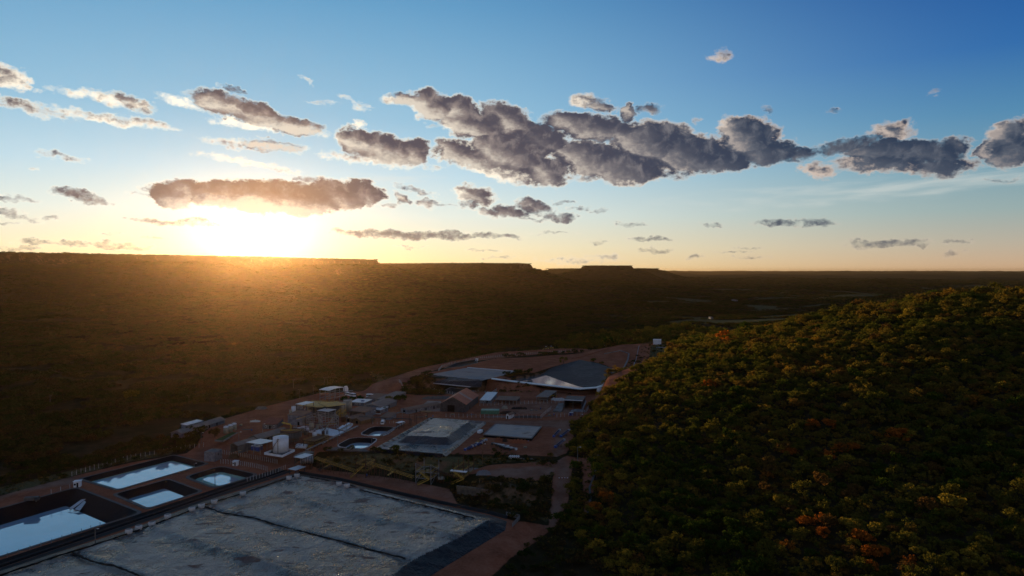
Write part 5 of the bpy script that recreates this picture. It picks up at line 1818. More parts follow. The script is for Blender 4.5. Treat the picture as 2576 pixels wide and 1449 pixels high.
for (a, b, z, w) in ITEMS:
    for k in range(4):
        q = P(R.uniform(a[0], b[0]), R.uniform(a[1], b[1]), z)
        kind = ('pallet', 'drum', 'crate', 'pipe_piece')[k]
        t = thing(kind, {'pallet': 'weathered wooden pallet lying ', 'drum': 'blue steel drum standing ', 'crate': 'pale closed crate left ', 'pipe_piece': 'length of grey pipe lying '}[kind] + w, kind.replace('_', ' '), (q.x, q.y, max(z, H(q.x, q.y))), R.random() * 3)
        if kind == 'pallet':
            for j in range(5): MB().box(-.75, .75, -.6 + j * .27, -.42 + j * .27, .12, .16).build('plank', M['wood'], t)
            MB().box(-.7, .7, -.55, -.4, 0, .12).box(-.7, .7, .4, .55, 0, .12).build('bearer', M['wood'], t)
        elif kind == 'drum':
            MB().lathe([(.36, 0), (.36, 1.05), (.33, 1.08), (0, 1.08)], 14).build('shell', M['blue'], t, True)
            MB().lathe([(.38, .5), (.39, .53), (.38, .56)], 14).build('hoop', M['steel_d'], t)
        elif kind == 'crate':
            MB().box(-.9, .9, -.6, .6, 0, 1.0).build('body', M['conc'], t); MB().box(-.95, .95, -.65, .65, 1.0, 1.08).build('lid', M['ply'], t)
        else:
            MB().tube([(-3, 0, .25), (3, 0, .25)], .25, 10).build('shaft', M['conc'], t); MB().tube([(2.9, 0, .25), (3.15, 0, .25)], .34, 10).build('flange', M['steel_d'], t)

# white tank on the saddle
A, rz, L = frame((1643, 866.5), (1663, 867), 22)
t = thing('white_reservoir', 'white box shaped reservoir on the saddle at the foot of the hill', 'reservoir', A, rz)
for k in range(5):
    MB().box(L * k / 5 + .02, L * (k + 1) / 5 - .02, 0, 7, -.5, 5.8).build('wall_panel', M['white'], t)
mb = MB()
for a, b in (((-.2, -.2), (L + .2, -.2)), ((L + .2, -.2), (L + .2, 7.2)), ((L + .2, 7.2), (-.2, 7.2)), ((-.2, 7.2), (-.2, -.2))):
    mb.bar((a[0], a[1], 6.9), (b[0], b[1], 6.9), .1)
    for k in range(6): mb.bar((a[0] + (b[0] - a[0]) * k / 6, a[1] + (b[1] - a[1]) * k / 6, 5.8), (a[0] + (b[0] - a[0]) * k / 6, a[1] + (b[1] - a[1]) * k / 6, 6.9), .1)
mb.build('railing', M['wood'], t)
fence('timber post fence to the left of the white reservoir on the saddle', [(1612, 874), (1626, 869), (1642, 865)], 21, 1.6, 3.0, m=M['wood'], bent=False)
fence('timber post fence to the right of the white reservoir on the saddle', [(1664, 866), (1673, 868)], 21, 1.6, 3.0, m=M['wood'], bent=False)
slabs('pale slab in front of the white reservoir on the saddle', [[(1650, 874), (1688, 875), (1692, 871), (1658, 869)]], 21.5, .3, M['conc'], 'slab_floor', 'slab')

# stone retaining wall: each block its own piece
A, B = P(1149, 1248, 0), P(1245, 1242, 0)
t = thing('retaining_wall', 'tapering stone block retaining wall below the raised platform', 'wall', A, math.atan2(B.y - A.y, B.x - A.x))
L = (B - A).length
R = random.Random(8)
blk = {}
nc = 16
for i in range(nc):
    x0, x1 = L * i / nc, L * (i + 1) / nc
    hh = 5.0 * (1 - .68 * i / nc)
    n = max(2, int(hh / 1.15))
    z = -.3
    for k in range(n):
        z1 = z + (hh + .3) / n
        p = .12 * R.random()
        MB().box(x0 + .05, x1 - .05, -p, 1.0, z + .04, z1 - .04).build('stone', mat('sandstone_%d' % (k % 3), ((.17, .15, .115), (.14, .12, .10), (.19, .16, .12))[k % 3], .95, .1, var=.12, scale=.8), t)
        z = z1
MB().box(0, L, .15, 1.0, -.5, .5).build('footing', M['conc_d'], t)

# corrugated screen fence at the far corner of the leach pad
for k, (a, b, w) in enumerate((((1273, 1298), (1307, 1305), 'farther run of grey sheet fence behind the pad corner'), ((1308, 1306), (1288, 1327), 'nearer run of grey sheet fence slanting down from the pad corner'))):
    A, rz, L = frame(a, b, 0)
    t = thing('sheet_fence', w, 'fence', A, rz, 'sheet fences at the pad corner')
    n = int(L / 1.0)
    for i in range(n):
        MB().box(L * i / n, L * (i + 1) / n - .02, (i % 2) * .05, (i % 2) * .05 + .04, -.4, 1.9).build('panel', M['steel'], t)


# ------------------------------------------------------------------ vehicles and loose things
def wheel(t, x, y, r, w=.3):
    o = MB().tube([(x, y - w / 2, r), (x, y + w / 2, r)], r, 12).build('wheel', M['rubber'], t)
    MB().tube([(x, y - w / 2 - .02, r), (x, y + w / 2 + .02, r)], r * .5, 8).build('rim', M['steel'], o)


def bus(u, v, z, rz, label):
    q = P(u, v, z); t = thing('coach', label, 'bus', (q.x, q.y, H(q.x, q.y)), rz, 'white coaches')
    MB().box(-6, 6, -1.25, 1.25, .5, 1.7).build('body', M['white'], t)
    MB().box(-5.95, 5.95, -1.2, 1.2, 1.7, 2.6).build('window_band', M['glass'], t)
    MB().add([(-6, -1.25, 2.6), (6, -1.25, 2.6), (6, 1.25, 2.6), (-6, 1.25, 2.6), (-5.8, -1.05, 3.1), (5.8, -1.05, 3.1), (5.8, 1.05, 3.1), (-5.8, 1.05, 3.1)],
             [(0, 3, 2, 1), (4, 5, 6, 7), (0, 1, 5, 4), (1, 2, 6, 5), (2, 3, 7, 6), (3, 0, 4, 7)]).build('roof', M['white'], t)
    MB().box(-1.2, 1.4, -.7, .7, 3.1, 3.35).build('air_unit', M['steel_d'], t)
    for x in (-3.8, 3.9):
        for y in (-1.12, 1.12): wheel(t, x, y, .5)


bus(940, 1000, 5, .03, 'long white coach parked behind the brown roofs')
bus(882, 997, 5, -.75, 'shorter looking white coach parked end-on behind the leftmost green tree')


def truck(u, v, z, rz, label, cab, bed, name='truck', cat='truck', scale=1.0, cover=False):
    q = P(u, v, z); t = thing(name, label, cat, (q.x, q.y, H(q.x, q.y)), rz)
    t.scale = (scale,) * 3
    MB().box(-3.2, 3.2, -.45, .45, .55, .8).build('chassis', M['steel_d'], t)
    c = MB().add([(1.6, -1.1, .7), (3.3, -1.1, .7), (3.3, 1.1, .7), (1.6, 1.1, .7), (1.6, -1.1, 2.5), (2.9, -1.05, 2.5), (2.9, 1.05, 2.5), (1.6, 1.1, 2.5), (3.3, -1.1, 1.5), (3.3, 1.1, 1.5)],
                 [(0, 3, 2, 1), (4, 5, 6, 7), (0, 1, 8, 5, 4), (2, 3, 7, 6, 9), (0, 4, 7, 3), (1, 2, 9, 8), (8, 9, 6, 5)]).build('cab', cab, t)
    MB().add([(3.32, -.95, 1.55), (3.32, .95, 1.55), (2.97, .92, 2.4), (2.97, -.92, 2.4)], [(0, 1, 2, 3)]).build('windscreen', M['glass'], c)
    MB().box(1.8, 2.8, -1.13, -1.09, 1.5, 2.2).build('side_window', M['glass'], c)
    if cover: MB().box(-3.2, 1.4, -1.15, 1.15, .9, 2.5).build('cargo_box', bed, t)
    else: MB().box(-3.2, 1.4, -1.15, 1.15, .8, 1.0).box(-3.2, 1.4, -1.15, -1.05, 1.0, 1.6).box(-3.2, 1.4, 1.05, 1.15, 1.0, 1.6).box(-3.2, -3.1, -1.05, 1.05, 1.0, 1.6).build('bed', bed, t)
    for x in (-2.2, 2.3):
        for y in (-.98, .98): wheel(t, x, y, .48)
    return t


truck(963, 1067, 5, -1.5, 'small white truck seen from the front beside the pipe rack', M['white'], M['white'], cover=True)
truck(1209, 1091, 5, 1.2, 'dark truck with white top parked between the covered heap and sheeted pad', M['steel_d'], M['white'], scale=.95, cover=True)
truck(80, 1259, 0, .25, 'dark covered pickup parked on the track left of the largest pond', M['steel_d'], M['conc_d'], cover=True, scale=.95)


def loader(u, v, z, rz, label, m=None):
    q = P(u, v, z); t = thing('wheel_loader', label, 'loader', (q.x, q.y, H(q.x, q.y)), rz, 'yellow loaders on the red road')
    m = m or M['yellow']
    MB().box(-3.2, -.2, -1.0, 1.0, .9, 2.1).box(-.2, 2.0, -.6, .6, .9, 1.5).build('body', m, t)
    c = MB().box(-1.1, .4, -.8, .8, 2.1, 3.5).build('cab', M['glass'], t)
    MB().box(-1.2, .5, -.9, .9, 3.5, 3.65).build('cab_roof', M['white'], c)
    for y in (-.7, .7): MB().bar((.6, y, 1.9), (3.3, y, .7), .2, .3).build('lift_arm', m, t)
    MB().xprism([(-1.4, 0), (1.4, 0), (1.4, .12), (-1.4, .12)], 3.1, 4.1).box(3.0, 3.15, -1.4, 1.4, .1, 1.2).build('bucket', m, t)
    for x in (-2.2, 1.4):
        for y in (-1.15, 1.15): wheel(t, x, y, .8, .5)


loader(949, 952, 7, .3, 'yellow loader with pale cab on the lower red road near the scrub')
loader(1386, 878, 10, 2.6, 'larger yellow loader at the top of the red road')
loader(1373, 879, 10, 2.9, 'second yellow loader left of the larger one at the road top')
loader(1391, 993, 7, .8, 'little yellow loader standing among the white bags by the lone shed')

for u, v, w in ((636, 1133, 'left'), (647, 1135, 'right')):
    q = P(u, v, 5); t = thing('blue_tank', '%s of two blue tanks with white lids under the white canopy' % w, 'tank', (q.x, q.y, 5), -.15, 'blue tanks under the canopy')
    MB().box(-1.2, 1.2, 0, 4.2, 0, 2.4).build('body', M['blue'], t)
    MB().box(-1.25, 1.25, -.05, 4.25, 2.4, 2.6).build('lid', M['white'], t)
    for k in range(3): MB().box(-1.25, 1.25, .4 + 1.3 * k, .6 + 1.3 * k, -.02, 2.42).build('band', M['steel_d'], t)
for u, w in ((1435, 'left'), (1440, 'right')):
    q = P(u, 1045.5, 5); t = thing('portable_toilet', '%s of two blue portable toilets by the fence' % w, 'toilet', (q.x, q.y, 5), 0, 'blue portable toilets')
    MB().box(-.62, .62, 0, 1.2, 0, 2.2).build('body', M['blue'], t)
    MB().xprism([(-.05, 2.2), (1.25, 2.2), (1.1, 2.42), (.1, 2.42)], -.66, .66).build('roof', M['white'], t)
    MB().box(-.4, .4, -.04, .01, .15, 2.0).build('door', mat('deep_blue_door', (.02, .05, .22)), t)
q = P(912, 1019, 5); t = thing('water_cube', 'dark blue water tank on the end of the flat site office', 'tank', (q.x, q.y, 5))
MB().box(-1.3, 1.3, 0, 2.5, 0, 3.4).build('body', M['blue'], t); MB().lathe([(.5, 3.4), (.5, 3.55), (0, 3.6)], 12, (0, 1.2)).build('lid', M['steel_d'], t)

# grasshopper conveyors: blue, stacked and standing
GC = 'blue mobile conveyors on the yard'
def grasshopper(u, v, z, rz, L, label, lift=1.6, m=None, grp=GC):
    q = P(u, v, z); t = thing('mobile_conveyor', label, 'conveyor', (q.x, q.y, max(z, H(q.x, q.y))), rz, grp)
    m = m or M['blue']
    a, b = Vector((0, 0, .9)), Vector((L, 0, .9 + lift))
    for y in (-.55, .55):
        mb = MB().bar(a + Vector((0, y, 0)), b + Vector((0, y, 0)), .16).bar(a + Vector((0, y, .7)), b + Vector((0, y, .7)), .12)
        n = int(L / 1.4)
        for k in range(n): mb.bar(a.lerp(b, k / n) + Vector((0, y, .7 * (k % 2))), a.lerp(b, (k + 1) / n) + Vector((0, y, .7 * ((k + 1) % 2))), .09)
        mb.build('truss', m, t)
    MB().bar(a + Vector((0, 0, .75)), b + Vector((0, 0, .75)), .8, .06).build('belt', M['rubber'] if lift > .3 else M['whitebag'], t)
    MB().box(L - .7, L + .3, -.7, .7, .9 + lift - .3, .9 + lift + .8).build('head_box', M['whitebag'], t)
    MB().box(-.3, .9, -.75, .75, .6, 1.8).build('feed_hopper', m, t)
    mb = MB()
    for y in (-.8, .8): mb.bar((L * .55, y, 0), (L * .55, y * .7, .9 + lift * .55), .14)
    mb.build('leg', M['steel_d'], t)
    for y in (-.9, .9): wheel(t, L * .5, y, .45)


grasshopper(1393, 1102, 5, 1.15, 11, 'left of two blue mobile conveyors standing upright at the right of the yard', 1.6)
grasshopper(1411, 1102, 5, 1.02, 11.5, 'right of two blue mobile conveyors standing upright at the right of the yard', 1.6)
grasshopper(1397, 1129, 5, 1.05, 12, 'nearest blue mobile conveyor, below the standing pair by the bank', 1.6)
for k in range(6):
    grasshopper(1170 + k * 7.5, 1136 - k * 3.4, 5, 1.02 + .05 * (k % 3), 7.5 + .5 * (k % 2), 'folded blue conveyor in the diagonal stack below the covered heap, %s from the near end' % ('first', 'second', 'third', 'fourth', 'fifth', 'sixth')[k], .15 if k % 2 else .5)
R = random.Random(5)
for k in range(7):
    u, v = 1176 + R.uniform(0, 44), 1128
    v = 1136 - (u - 1172) * .62 + R.uniform(-3, 4)
    q = P(u, v, 5); t = thing('yellow_crate', 'small yellow roller crate lying on the diagonal stack of folded blue conveyors', 'crate', (q.x, q.y, 6.0 + R.random() * .6), R.random() * 3, 'yellow crates on the conveyor stack')
    MB().box(-.7, .7, -.4, .4, 0, .5).build('body', M['yellow'], t); MB().box(-.72, .72, -.42, .42, .5, .56).build('lid', M['wood'], t)
for k in range(4):
    grasshopper(1238 + k * 10, 1121 + k * 3.4, 5, -.55 + .12 * (k % 2), 8, 'dark dismantled truss lying below the orange soil, %s from the left' % ('first', 'second', 'third', 'fourth')[k], .1, M['steel_d'], 'dark dismantled trusses')


def pile(u, v, z, w, d, h, label, m, name, cat, seed, n=40, size=.5, group=None, shape='heap'):
    """a low mound with loose lumps"""
    q = P(u, v, z); gz = H(q.x, q.y)
    R = random.Random(seed)
    t = thing(name, label, cat, (q.x, q.y, gz), 0, group)
    mb = MB(); nx, ny = 22, 12; V = []
    for j in range(ny):
        for i in range(nx):
            a, b = i / (nx - 1) * 2 - 1, j / (ny - 1) * 2 - 1
            k = max(0, 1 - (abs(a) ** 3 + abs(b) ** 2.2))
            V.append((a * w / 2 + R.uniform(-.15, .15), b * d / 2 + d / 2, h * k ** .7 * (1 + .25 * math.sin(i * 1.9 + seed) + R.uniform(-.12, .12)) - .08))
    mb.add(V, [(j * nx + i, j * nx + i + 1, (j + 1) * nx + i + 1, (j + 1) * nx + i) for j in range(ny - 1) for i in range(nx - 1)])
    mb.build('mound', m, t, True)
    mb = MB()
    for k in range(n):
        a, b = R.uniform(-.95, .95), R.uniform(-.9, .9)
        z_ = h * max(0, 1 - (abs(a) ** 3 + abs(b) ** 2.2)) ** .7
        s = size * R.uniform(.5, 1.2)
        rock(mb, (a * w / 2, b * d / 2 + d / 2, z_ + s * .15), s, R)
    o = mb.build('loose_lumps', m, t); o['kind'] = 'stuff'
    return t


def rock(mb, c, s, R):
    V = [(-1, 0, 0), (1, 0, 0), (0, -1, 0), (0, 1, 0), (0, 0, -1), (0, 0, 1)]
    V = [(c[0] + s * x * R.uniform(.5, 1), c[1] + s * y * R.uniform(.5, 1), c[2] + s * z * R.uniform(.5, .9)) for x, y, z in V]
    mb.add(V, [(0, 2, 5), (2, 1, 5), (1, 3, 5), (3, 0, 5), (2, 0, 4), (1, 2, 4), (3, 1, 4), (0, 3, 4)])


pile(1304, 1116, 5, 13.5, 4.2, 1.9, 'long heap of orange soil below the sheeted pad', M['soil'], 'soil_heap', 'soil heap', 1, 50, .4)
pile(1254, 1112, 5, 5.5, 4.0, 1.8, 'short heap of orange soil left of the long one', M['soil'], 'soil_heap', 'soil heap', 2, 25, .4)
pile(1270, 1112, 5, 3.2, 3.0, 1.5, 'dark tangled scrap between the two orange soil heaps', M['darksoil'], 'scrap_heap', 'scrap', 3, 50, .5)
pile(1216, 1196, 5, 7.5, 4.6, 1.8, 'pale gravel pile on the platform above the stone wall', M['gravel'], 'gravel_pile', 'gravel pile', 4, 120, .3)
pile(1186, 1181, 5, 9, 3.5, 1.1, 'low rubble ridge at the left edge of the platform', M['gravel'], 'rubble_ridge', 'rubble', 5, 60, .4)
pile(1306, 1030, 5, 12, 5, 1.0, 'scattered dark pipe scrap behind the green containers', M['darksoil'], 'scrap_heap', 'scrap', 6, 130, .6)
pile(1278, 1042, 5, 12, 5, 1.3, 'dark scrap machinery heap right of the green containers', M['darksoil'], 'scrap_heap', 'scrap', 7, 130, .7)
pile(1260, 1050, 5, 22, 2.5, .6, 'line of pale scrap sheets along the road fence left of the kiosk', M['conc'], 'scrap_line', 'scrap', 8, 60, .5)
pile(1325, 1051, 5, 22, 2.8, .9, 'line of dark tyres and scrap along the road fence right of the kiosk', M['steel_d'], 'scrap_line', 'scrap', 9, 110, .6)
pile(1408, 1009, 5, 9, 5, 1.6, 'jumbled white waste bags behind the concrete foundations', M['whitebag'], 'bag_heap', 'bags', 10, 70, .8)
pile(1395, 1004, 6, 6, 4, 1.2, 'smaller scatter of white waste bags beside the lone open shed', M['whitebag'], 'bag_heap', 'bags', 11, 40, .8)
pile(1270, 1029, 5, 4.5, 3, 1.7, 'pale tanks and bags piled behind the last green container', M['cream'], 'bag_heap', 'bags', 12, 22, .9)
pile(1455, 1036, 5, 11, 5, 1.0, 'grey steel scrap spread below the dark machine shed', M['steel'], 'scrap_heap', 'scrap', 13, 90, .6)
pile(655, 1030, 5, 8, 5, 1.6, 'grey heap of scrap at the scrub edge behind the plant', M['conc'], 'scrap_heap', 'scrap', 14, 80, .7)
pile(640, 1062, 5, 7, 3, .9, 'white scrap scattered left of the red tiled house', M['whitebag'], 'scrap_heap', 'scrap', 15, 40, .5)
pile(584, 1132, 5, 6, 4, 2.0, 'brown timber stack spilling out of the open brown shed', M['wood'], 'timber_heap', 'timber', 16, 60, .6)
pile(580, 1084, 5, 4.4, 1.6, 1.1, 'row of orange drums beside the pale domed tanks', M['rustroof'], 'drum_row', 'drums', 17, 16, .4)
pile(1455, 990, 8, 14, 7, 1.2, 'red spoil bank below the hillside pond', M['soil'], 'soil_heap', 'soil heap', 18, 30, .5)
pile(1100, 1005, 5, 26, 9, 1.8, 'low grey stockpile between the lined pit and the pale apron', M['conc_d'], 'stockpile', 'stockpile', 19, 60, .5)

# white sculptural bags by the hillside
q = P(1510, 986, 8)
for k, (dx, dy, s, lab) in enumerate(((0, 0, 3.0, 'largest of the white big bags stacked at the end of the hillside pond'), (3.6, 1.2, 2.4, 'right hand white big bag stacked at the end of the hillside pond'), (-1.2, -6, 1.9, 'lower white big bag tumbled below the stacked ones'))):
    x, y = q.x + dx, q.y + dy
    t = thing('big_bag', lab, 'bag', (x, y, H(x, y) + s * .6), k * .7, 'white bags by the hillside pond')
    MB().lathe([(s * .5, -s * .7), (s * .95, -s * .45), (s, 0), (s * .85, s * .5), (s * .3, s * .72), (0, s * .7)], 12).build('sack', M['whitebag'], t, True)
    for a in range(4):
        MB().bar((s * .5 * math.cos(a * 1.57), s * .5 * math.sin(a * 1.57), s * .6), (0, 0, s * 1.0), .12).build('strap', M['whitebag'], t)
q = P(1583, 991, 8)

# wrapped bales
for k in range(5):
    q = P(1281 + k * 5.2, 1155 + .1 * k, 5)
    t = thing('wrapped_roll', 'white wrapped roll in the row by the road, %s from the left' % ('first', 'second', 'third', 'fourth', 'fifth')[k], 'roll', (q.x, q.y, 5.9), 1.35, 'white wrapped rolls by the road')
    MB().tube([(0, 0, 0), (3.0, 0, 0)], .62, 14).build('wrap', M['whitebag'], t)
    MB().tube([(-.02, 0, 0), (.0, 0, 0)], .25, 10).build('core', M['dark'], t)
for k, (u, v) in enumerate(((1304, 1155), (1311, 1156), (1319, 1157))):
    q = P(u, v, 5); t = thing('concrete_block', 'small pale block beside the wrapped rolls, %s from the rolls' % ('first', 'second', 'third')[k], 'block', (q.x, q.y, 5), .2, 'pale blocks by the rolls')
    MB().box(-.6, .6, -.4, .4, 0, .8).build('body', M['conc'], t); MB().bar((0, 0, .8), (0, 0, .95), .2).build('lifting_eye', M['steel_d'], t)
pile(1336, 1159, 5, 2.6, 2, 1.0, 'grey tarpaulin covered lump right of the pale blocks', M['conc'], 'covered_lump', 'tarpaulin', 20, 6, .3)

for k, (u, v, w) in enumerate(((1065, 1036, 'left'), (1078, 1036.5, 'right'))):
    q = P(u, v, 5); t = thing('plywood_stack', '%s of two bright plywood stacks before the pale apron' % w, 'plywood stack', (q.x, q.y, 5.15), .35, 'plywood stacks')
    for j in range(4): MB().box(-1.9 + .05 * j, 1.9 - .04 * j, -1.2, 1.2, j * .12, j * .12 + .1).build('sheet', M['ply'], t)
q = P(996, 1040, 5); t = thing('plank_stack', 'pale planks lying beside the long low shed', 'plank stack', (q.x, q.y, 5.05), .95)
for j in range(8): MB().box(-5.5 + .5 * (j % 3), 5.2, -1.3 + .34 * j, -1.02 + .34 * j, 0, .15 + .05 * (j % 2)).build('plank', M['conc'], t)
for k in range(5):
    q = P(946 + k * 2.6, 1042.5 + .2 * k, 5); t = thing('picnic_table', 'pale table in the shade of the white roofed canteen', 'table', (q.x, q.y, 5), .1, 'tables under the canteen roof')
    MB().box(-.35, .35, -.6, .6, .7, .78).build('top', M['white'], t)
    for x in (-.3, .3): MB().bar((x, 0, 0), (x, 0, .7), .08).build('leg', M['white'], t)
q = P(1419, 1219, 1); t = thing('road_barrier', 'low red and white striped barrier across the dirt road', 'barrier', (q.x, q.y, H(q.x, q.y)), .02)
for k in range(8): MB().box(-2.8 + .7 * k, -2.1 + .7 * k, -.06, .06, .55, .8).build('stripe', M['redp'] if k % 2 else M['white'], t)
for x in (-2.6, 2.6): MB().bar((x, 0, -.2), (x, 0, .9), .1).build('leg', M['steel'], t)
q = P(1110, 1214, 0); t = thing('control_hut', 'tiny yellowish roofed stand below the third conveyor', 'stand', (q.x, q.y, H(q.x, q.y)), .3)
for x in (-1, 1):
    for y in (-.7, .7): MB().bar((x, y, -.2), (x, y, 2.2), .12).build('leg', M['rust'], t)
MB().xprism([(-1.1, 1.9), (1.1, 2.7), (1.1, 2.82), (-1.1, 2.02)], -1.6, 1.6).build('roof', M['cream'], t)
for k, (u, v) in enumerate(((984, 1194), (820, 1178))):
    q = P(u, v, 0); t = thing('access_ramp', 'small yellow ramp under the %s conveyor' % ('long', 'first inclined')[k], 'ramp', (q.x, q.y, H(q.x, q.y)), .6, 'yellow ramps under the conveyors')
    MB().add([(-2, -.8, .1), (2, -.8, 2), (2, .8, 2), (-2, .8, .1), (-2, -.8, 0), (2, -.8, 1.85), (2, .8, 1.85), (-2, .8, 0)], [(0, 1, 2, 3), (7, 6, 5, 4), (0, 4, 5, 1), (1, 5, 6, 2), (2, 6, 7, 3), (3, 7, 4, 0)]).build('deck', M['yellow'], t)
    for y in (-.7, .7): MB().bar((1.8, y, -.2), (1.8, y, 1.9), .1).build('leg', M['rust'], t)
q = P(870, 990, 5); t = thing('conical_silo', 'white box silo on a stand behind the crusher shelter', 'silo', (q.x, q.y, H(q.x, q.y)))
MB().lathe([(2.1, 2.2), (2.1, 4.4), (1.2, 6.3), (0, 6.5)], 8).build('hood', M['white'], t)
for a in range(4): MB().bar((1.7 * math.cos(a * 1.57 + .78), 1.7 * math.sin(a * 1.57 + .78), -.3), (1.7 * math.cos(a * 1.57 + .78), 1.7 * math.sin(a * 1.57 + .78), 2.2), .2).build('leg', M['steel'], t)
MB().box(1.8, 6.0, -.8, .8, 2.3, 2.5).build('platform', M['steel'], t)
# slanting conveyor boom by the dark shed
conveyor('pale slanting boom leaning up beside the dark machine shed', (1464, 1036), 5.6, (1474, 1010), 10.5, 5, .7, M['steel'], 1, belt=M['steel'])
# white drain channels round the bare oval above the hillside pond
def drain(label, pts, z, w, m=None, name='drain_channel'):
    W = [P(u, v, z) for u, v in pts]; O = W[0]
    t = thing(name, label, 'drain', O); mb = MB()
    for a, b in zip(W, W[1:]):
        n = max(1, int((b - a).length / 6))
        for i in range(n):
            p, q = a.lerp(b, i / n), a.lerp(b, (i + 1) / n)
            p = Vector((p.x, p.y, H(p.x, p.y) + .35)); q = Vector((q.x, q.y, H(q.x, q.y) + .35))
            mb.bar(p - O, q - O, w, .5)
    mb.build('channel', m or M['conc'], t)


drain('pale drain channel curling round the bare oval above the hillside pond', [(1548, 936), (1558, 948), (1566, 925), (1580, 898), (1582, 893), (1560, 889), (1520, 890)], 15, 1.6)
drain('thin grey pipeline climbing the slope towards the white reservoir', [(1586, 935), (1597, 905), (1608, 885)], 15, .5, M['steel'])
drain('pale strip along the crest between the road fence and reservoir', [(1440, 893), (1520, 884), (1580, 876), (1620, 868)], 15, 1.2, M['soil'])
drain('pale stony gully running down beside the dirt road at the foot of the hill', [(1505, 1180), (1497, 1215), (1483, 1240), (1486, 1262), (1478, 1290)], 1, .9, M['conc_d'])
drain('concrete pipeline crossing the bank behind the white roofed workshop', [(1214, 962), (1222, 985), (1232, 998)], 7, .7, M['conc'])

# poles
PG = 'power poles in the scrub behind the plant'
for (u, v, h, w) in ((475, 996, 7, 'power pole standing alone in the scrub left of the long shed'), (738, 961, 8, 'power pole in the scrub, left of three behind the plant'), (788, 978, 9, 'power pole in the scrub, right of the farthest pair'),
                     (816, 958, 9, 'left pole of the farthest pair in the scrub'), (824, 956, 9, 'right pole of the farthest pair in the scrub'), (754, 1012, 8, 'power pole at the scrub edge beside the screening tower'), (126, 1000, 8, 'power pole far left in the scrub')):
    pole(w, u, v, 2, h, group=PG)
LG = 'lamp posts of the plant'
for (u, v, h, w) in ((938, 1066, 9, 'lamp post beside the blank grey wall of the dark fronted workshop'), (661, 1105, 9.5, 'lamp post right of the brown timber shed'), (506, 1100, 7, 'lamp post before the lawn kerb'), (601, 1109, 9, 'lamp post at the end of the watered lawn'),
                     (488, 1143, 6, 'lamp post on the far bank of the long pond'), (1012, 1068, 8, 'lamp post near the dark gantry'), (849, 1128, 8, 'lamp post at the corner of the nearer rounded pond'), (872, 1085, 9, 'lamp post between road and white L shaped slab'),
                     (935, 1108, 7.5, 'lamp post between the two rounded ponds'), (1453, 1190, 9, 'lamp post at the bend of the dirt road'), (1460, 1065, 6, 'lamp post by the scrub below the blue toilets'),
                     (1214, 1163, 11, 'tall wooden pole on the bank below the blue conveyor stack'), (240, 1380, 8, 'thin lamp post rising from the near bank of the largest pond'), (541, 1226, 7, 'thin lamp post rising from the near bank of the crusted pond')):
    pole(w, u, v, 5 if v < 1180 else 0, h, arms=0, lamp=True, group=LG, name='lamp_post', cat='lamp post', m=M['wood'] if 'wooden' in w else M['conc'])

# white sheets on the bank of the largest pond
for k, (qd, w) in enumerate((([(172, 1281), (181, 1283), (216, 1256), (204, 1258)], 'left of two pale sheets laid on the black pond bank'), ([(187, 1283), (200, 1287), (226, 1251), (223, 1250)], 'right of two pale sheets laid on the black pond bank'))):
    O = P(*qd[0], -4.0)
    t = thing('pale_sheet', w, 'sheet', O, 0, 'pale sheets on the pond bank')
    c = [P(*qd[0], -4.0) - O, P(*qd[1], -4.0) - O, P(*qd[2], -1.2) - O, P(*qd[3], -1.2) - O]
    MB().slab([p + Vector((0, 0, .25)) for p in c], .06).build('sheet', M['whiteroof'], t)
    MB().bar(c[0] + Vector((0, 0, .3)), c[1] + Vector((0, 0, .3)), .25).build('hem', M['conc'], t)

# small farm buildings far out in the valley
for (u, v, w) in ((1788, 802, 'tiny white farmhouse far out in the valley beside pale fields'), (1850, 757, 'tiny pale farmhouse in the far valley')):
    mono_house('farmhouse', w, (u, v), (u + 6, v), (u + 8, v - 1.2), 0, 3, 4, M['conc'], M['brownroof'], doors=(('front', .5, 1.6, 0, 2.2),), windows=(('front', .2, 1.6, 1, 2.2), ('front', .8, 1.6, 1, 2.2)))


# ------------------------------------------------------------------ trees and shrubs that stand singly
def single_tree(u, v, z, s, label, kn, hs=1.0, name='shade_tree', group=None):
    q = P(u, v, z)
    e = thing(name, label, 'tree', (q.x, q.y, H(q.x, q.y) - .1), u * .37, group)
    me = crown_mesh('crown', int(u * 7 + v) % 9973, 46, 34, .034, KIND_LEAF[kn], .78)
    TV, TF = trunk_arrays(int(u))
    tr = mesh_np('trunk', TV, TF, [BARK])
    o1, o2 = link('trunk', tr, e), link('crown', me, e)
    for o in (o1, o2): o.scale = (s, s, s * hs)


SINGLES = [(866, 1012, 5, 5.8, 'round dark tree left of the low hedge-like trees behind the yellow walkways', 'dark green', 1.0), (886, 1010, 5, 6.2, 'dark clipped tree in the middle of the row behind the site office', 'dark green', .8),
           (906, 1010, 5, 6.4, 'dark clipped tree at the right end of the row behind the site office', 'dark green', .85), (978, 1011, 5, 6.0, 'yellowish round tree before the larger brown roof', 'olive green', 1.0),
           (1000, 1012, 5, 6.8, 'dark round shade tree between warehouse and long low shed', 'dark green', 1.0), (1014, 1010, 5, 6.4, 'rightmost dark shade tree above the long low shed', 'dark green', 1.0),
           (968, 1036, 5, 3.2, 'slim young tree at the corner of the canteen', 'dark green', 1.5), (540, 1096, 5, 7.0, 'bare brown tree in front of the very long shed', 'brown', 1.0),
           (330, 1003, -3, 15.0, 'large bright green tree rising above the valley scrub at left', 'olive green', .7), (995, 1150, 3, 6.5, 'dark bushy tree on the bank below the covered heap corner', 'dark green', .9),
           (1216, 975, 6, 5.5, 'dark shrub at the right end of the lined pit fence', 'dark green', 1.3), (1085, 955, 7, 5, 'dark shrub at the left foot of the covered cell', 'dark green', .8)]
def build_singles():
    for a in SINGLES:
        single_tree(a[0], a[1], a[2], a[3], a[4], a[5], a[6])


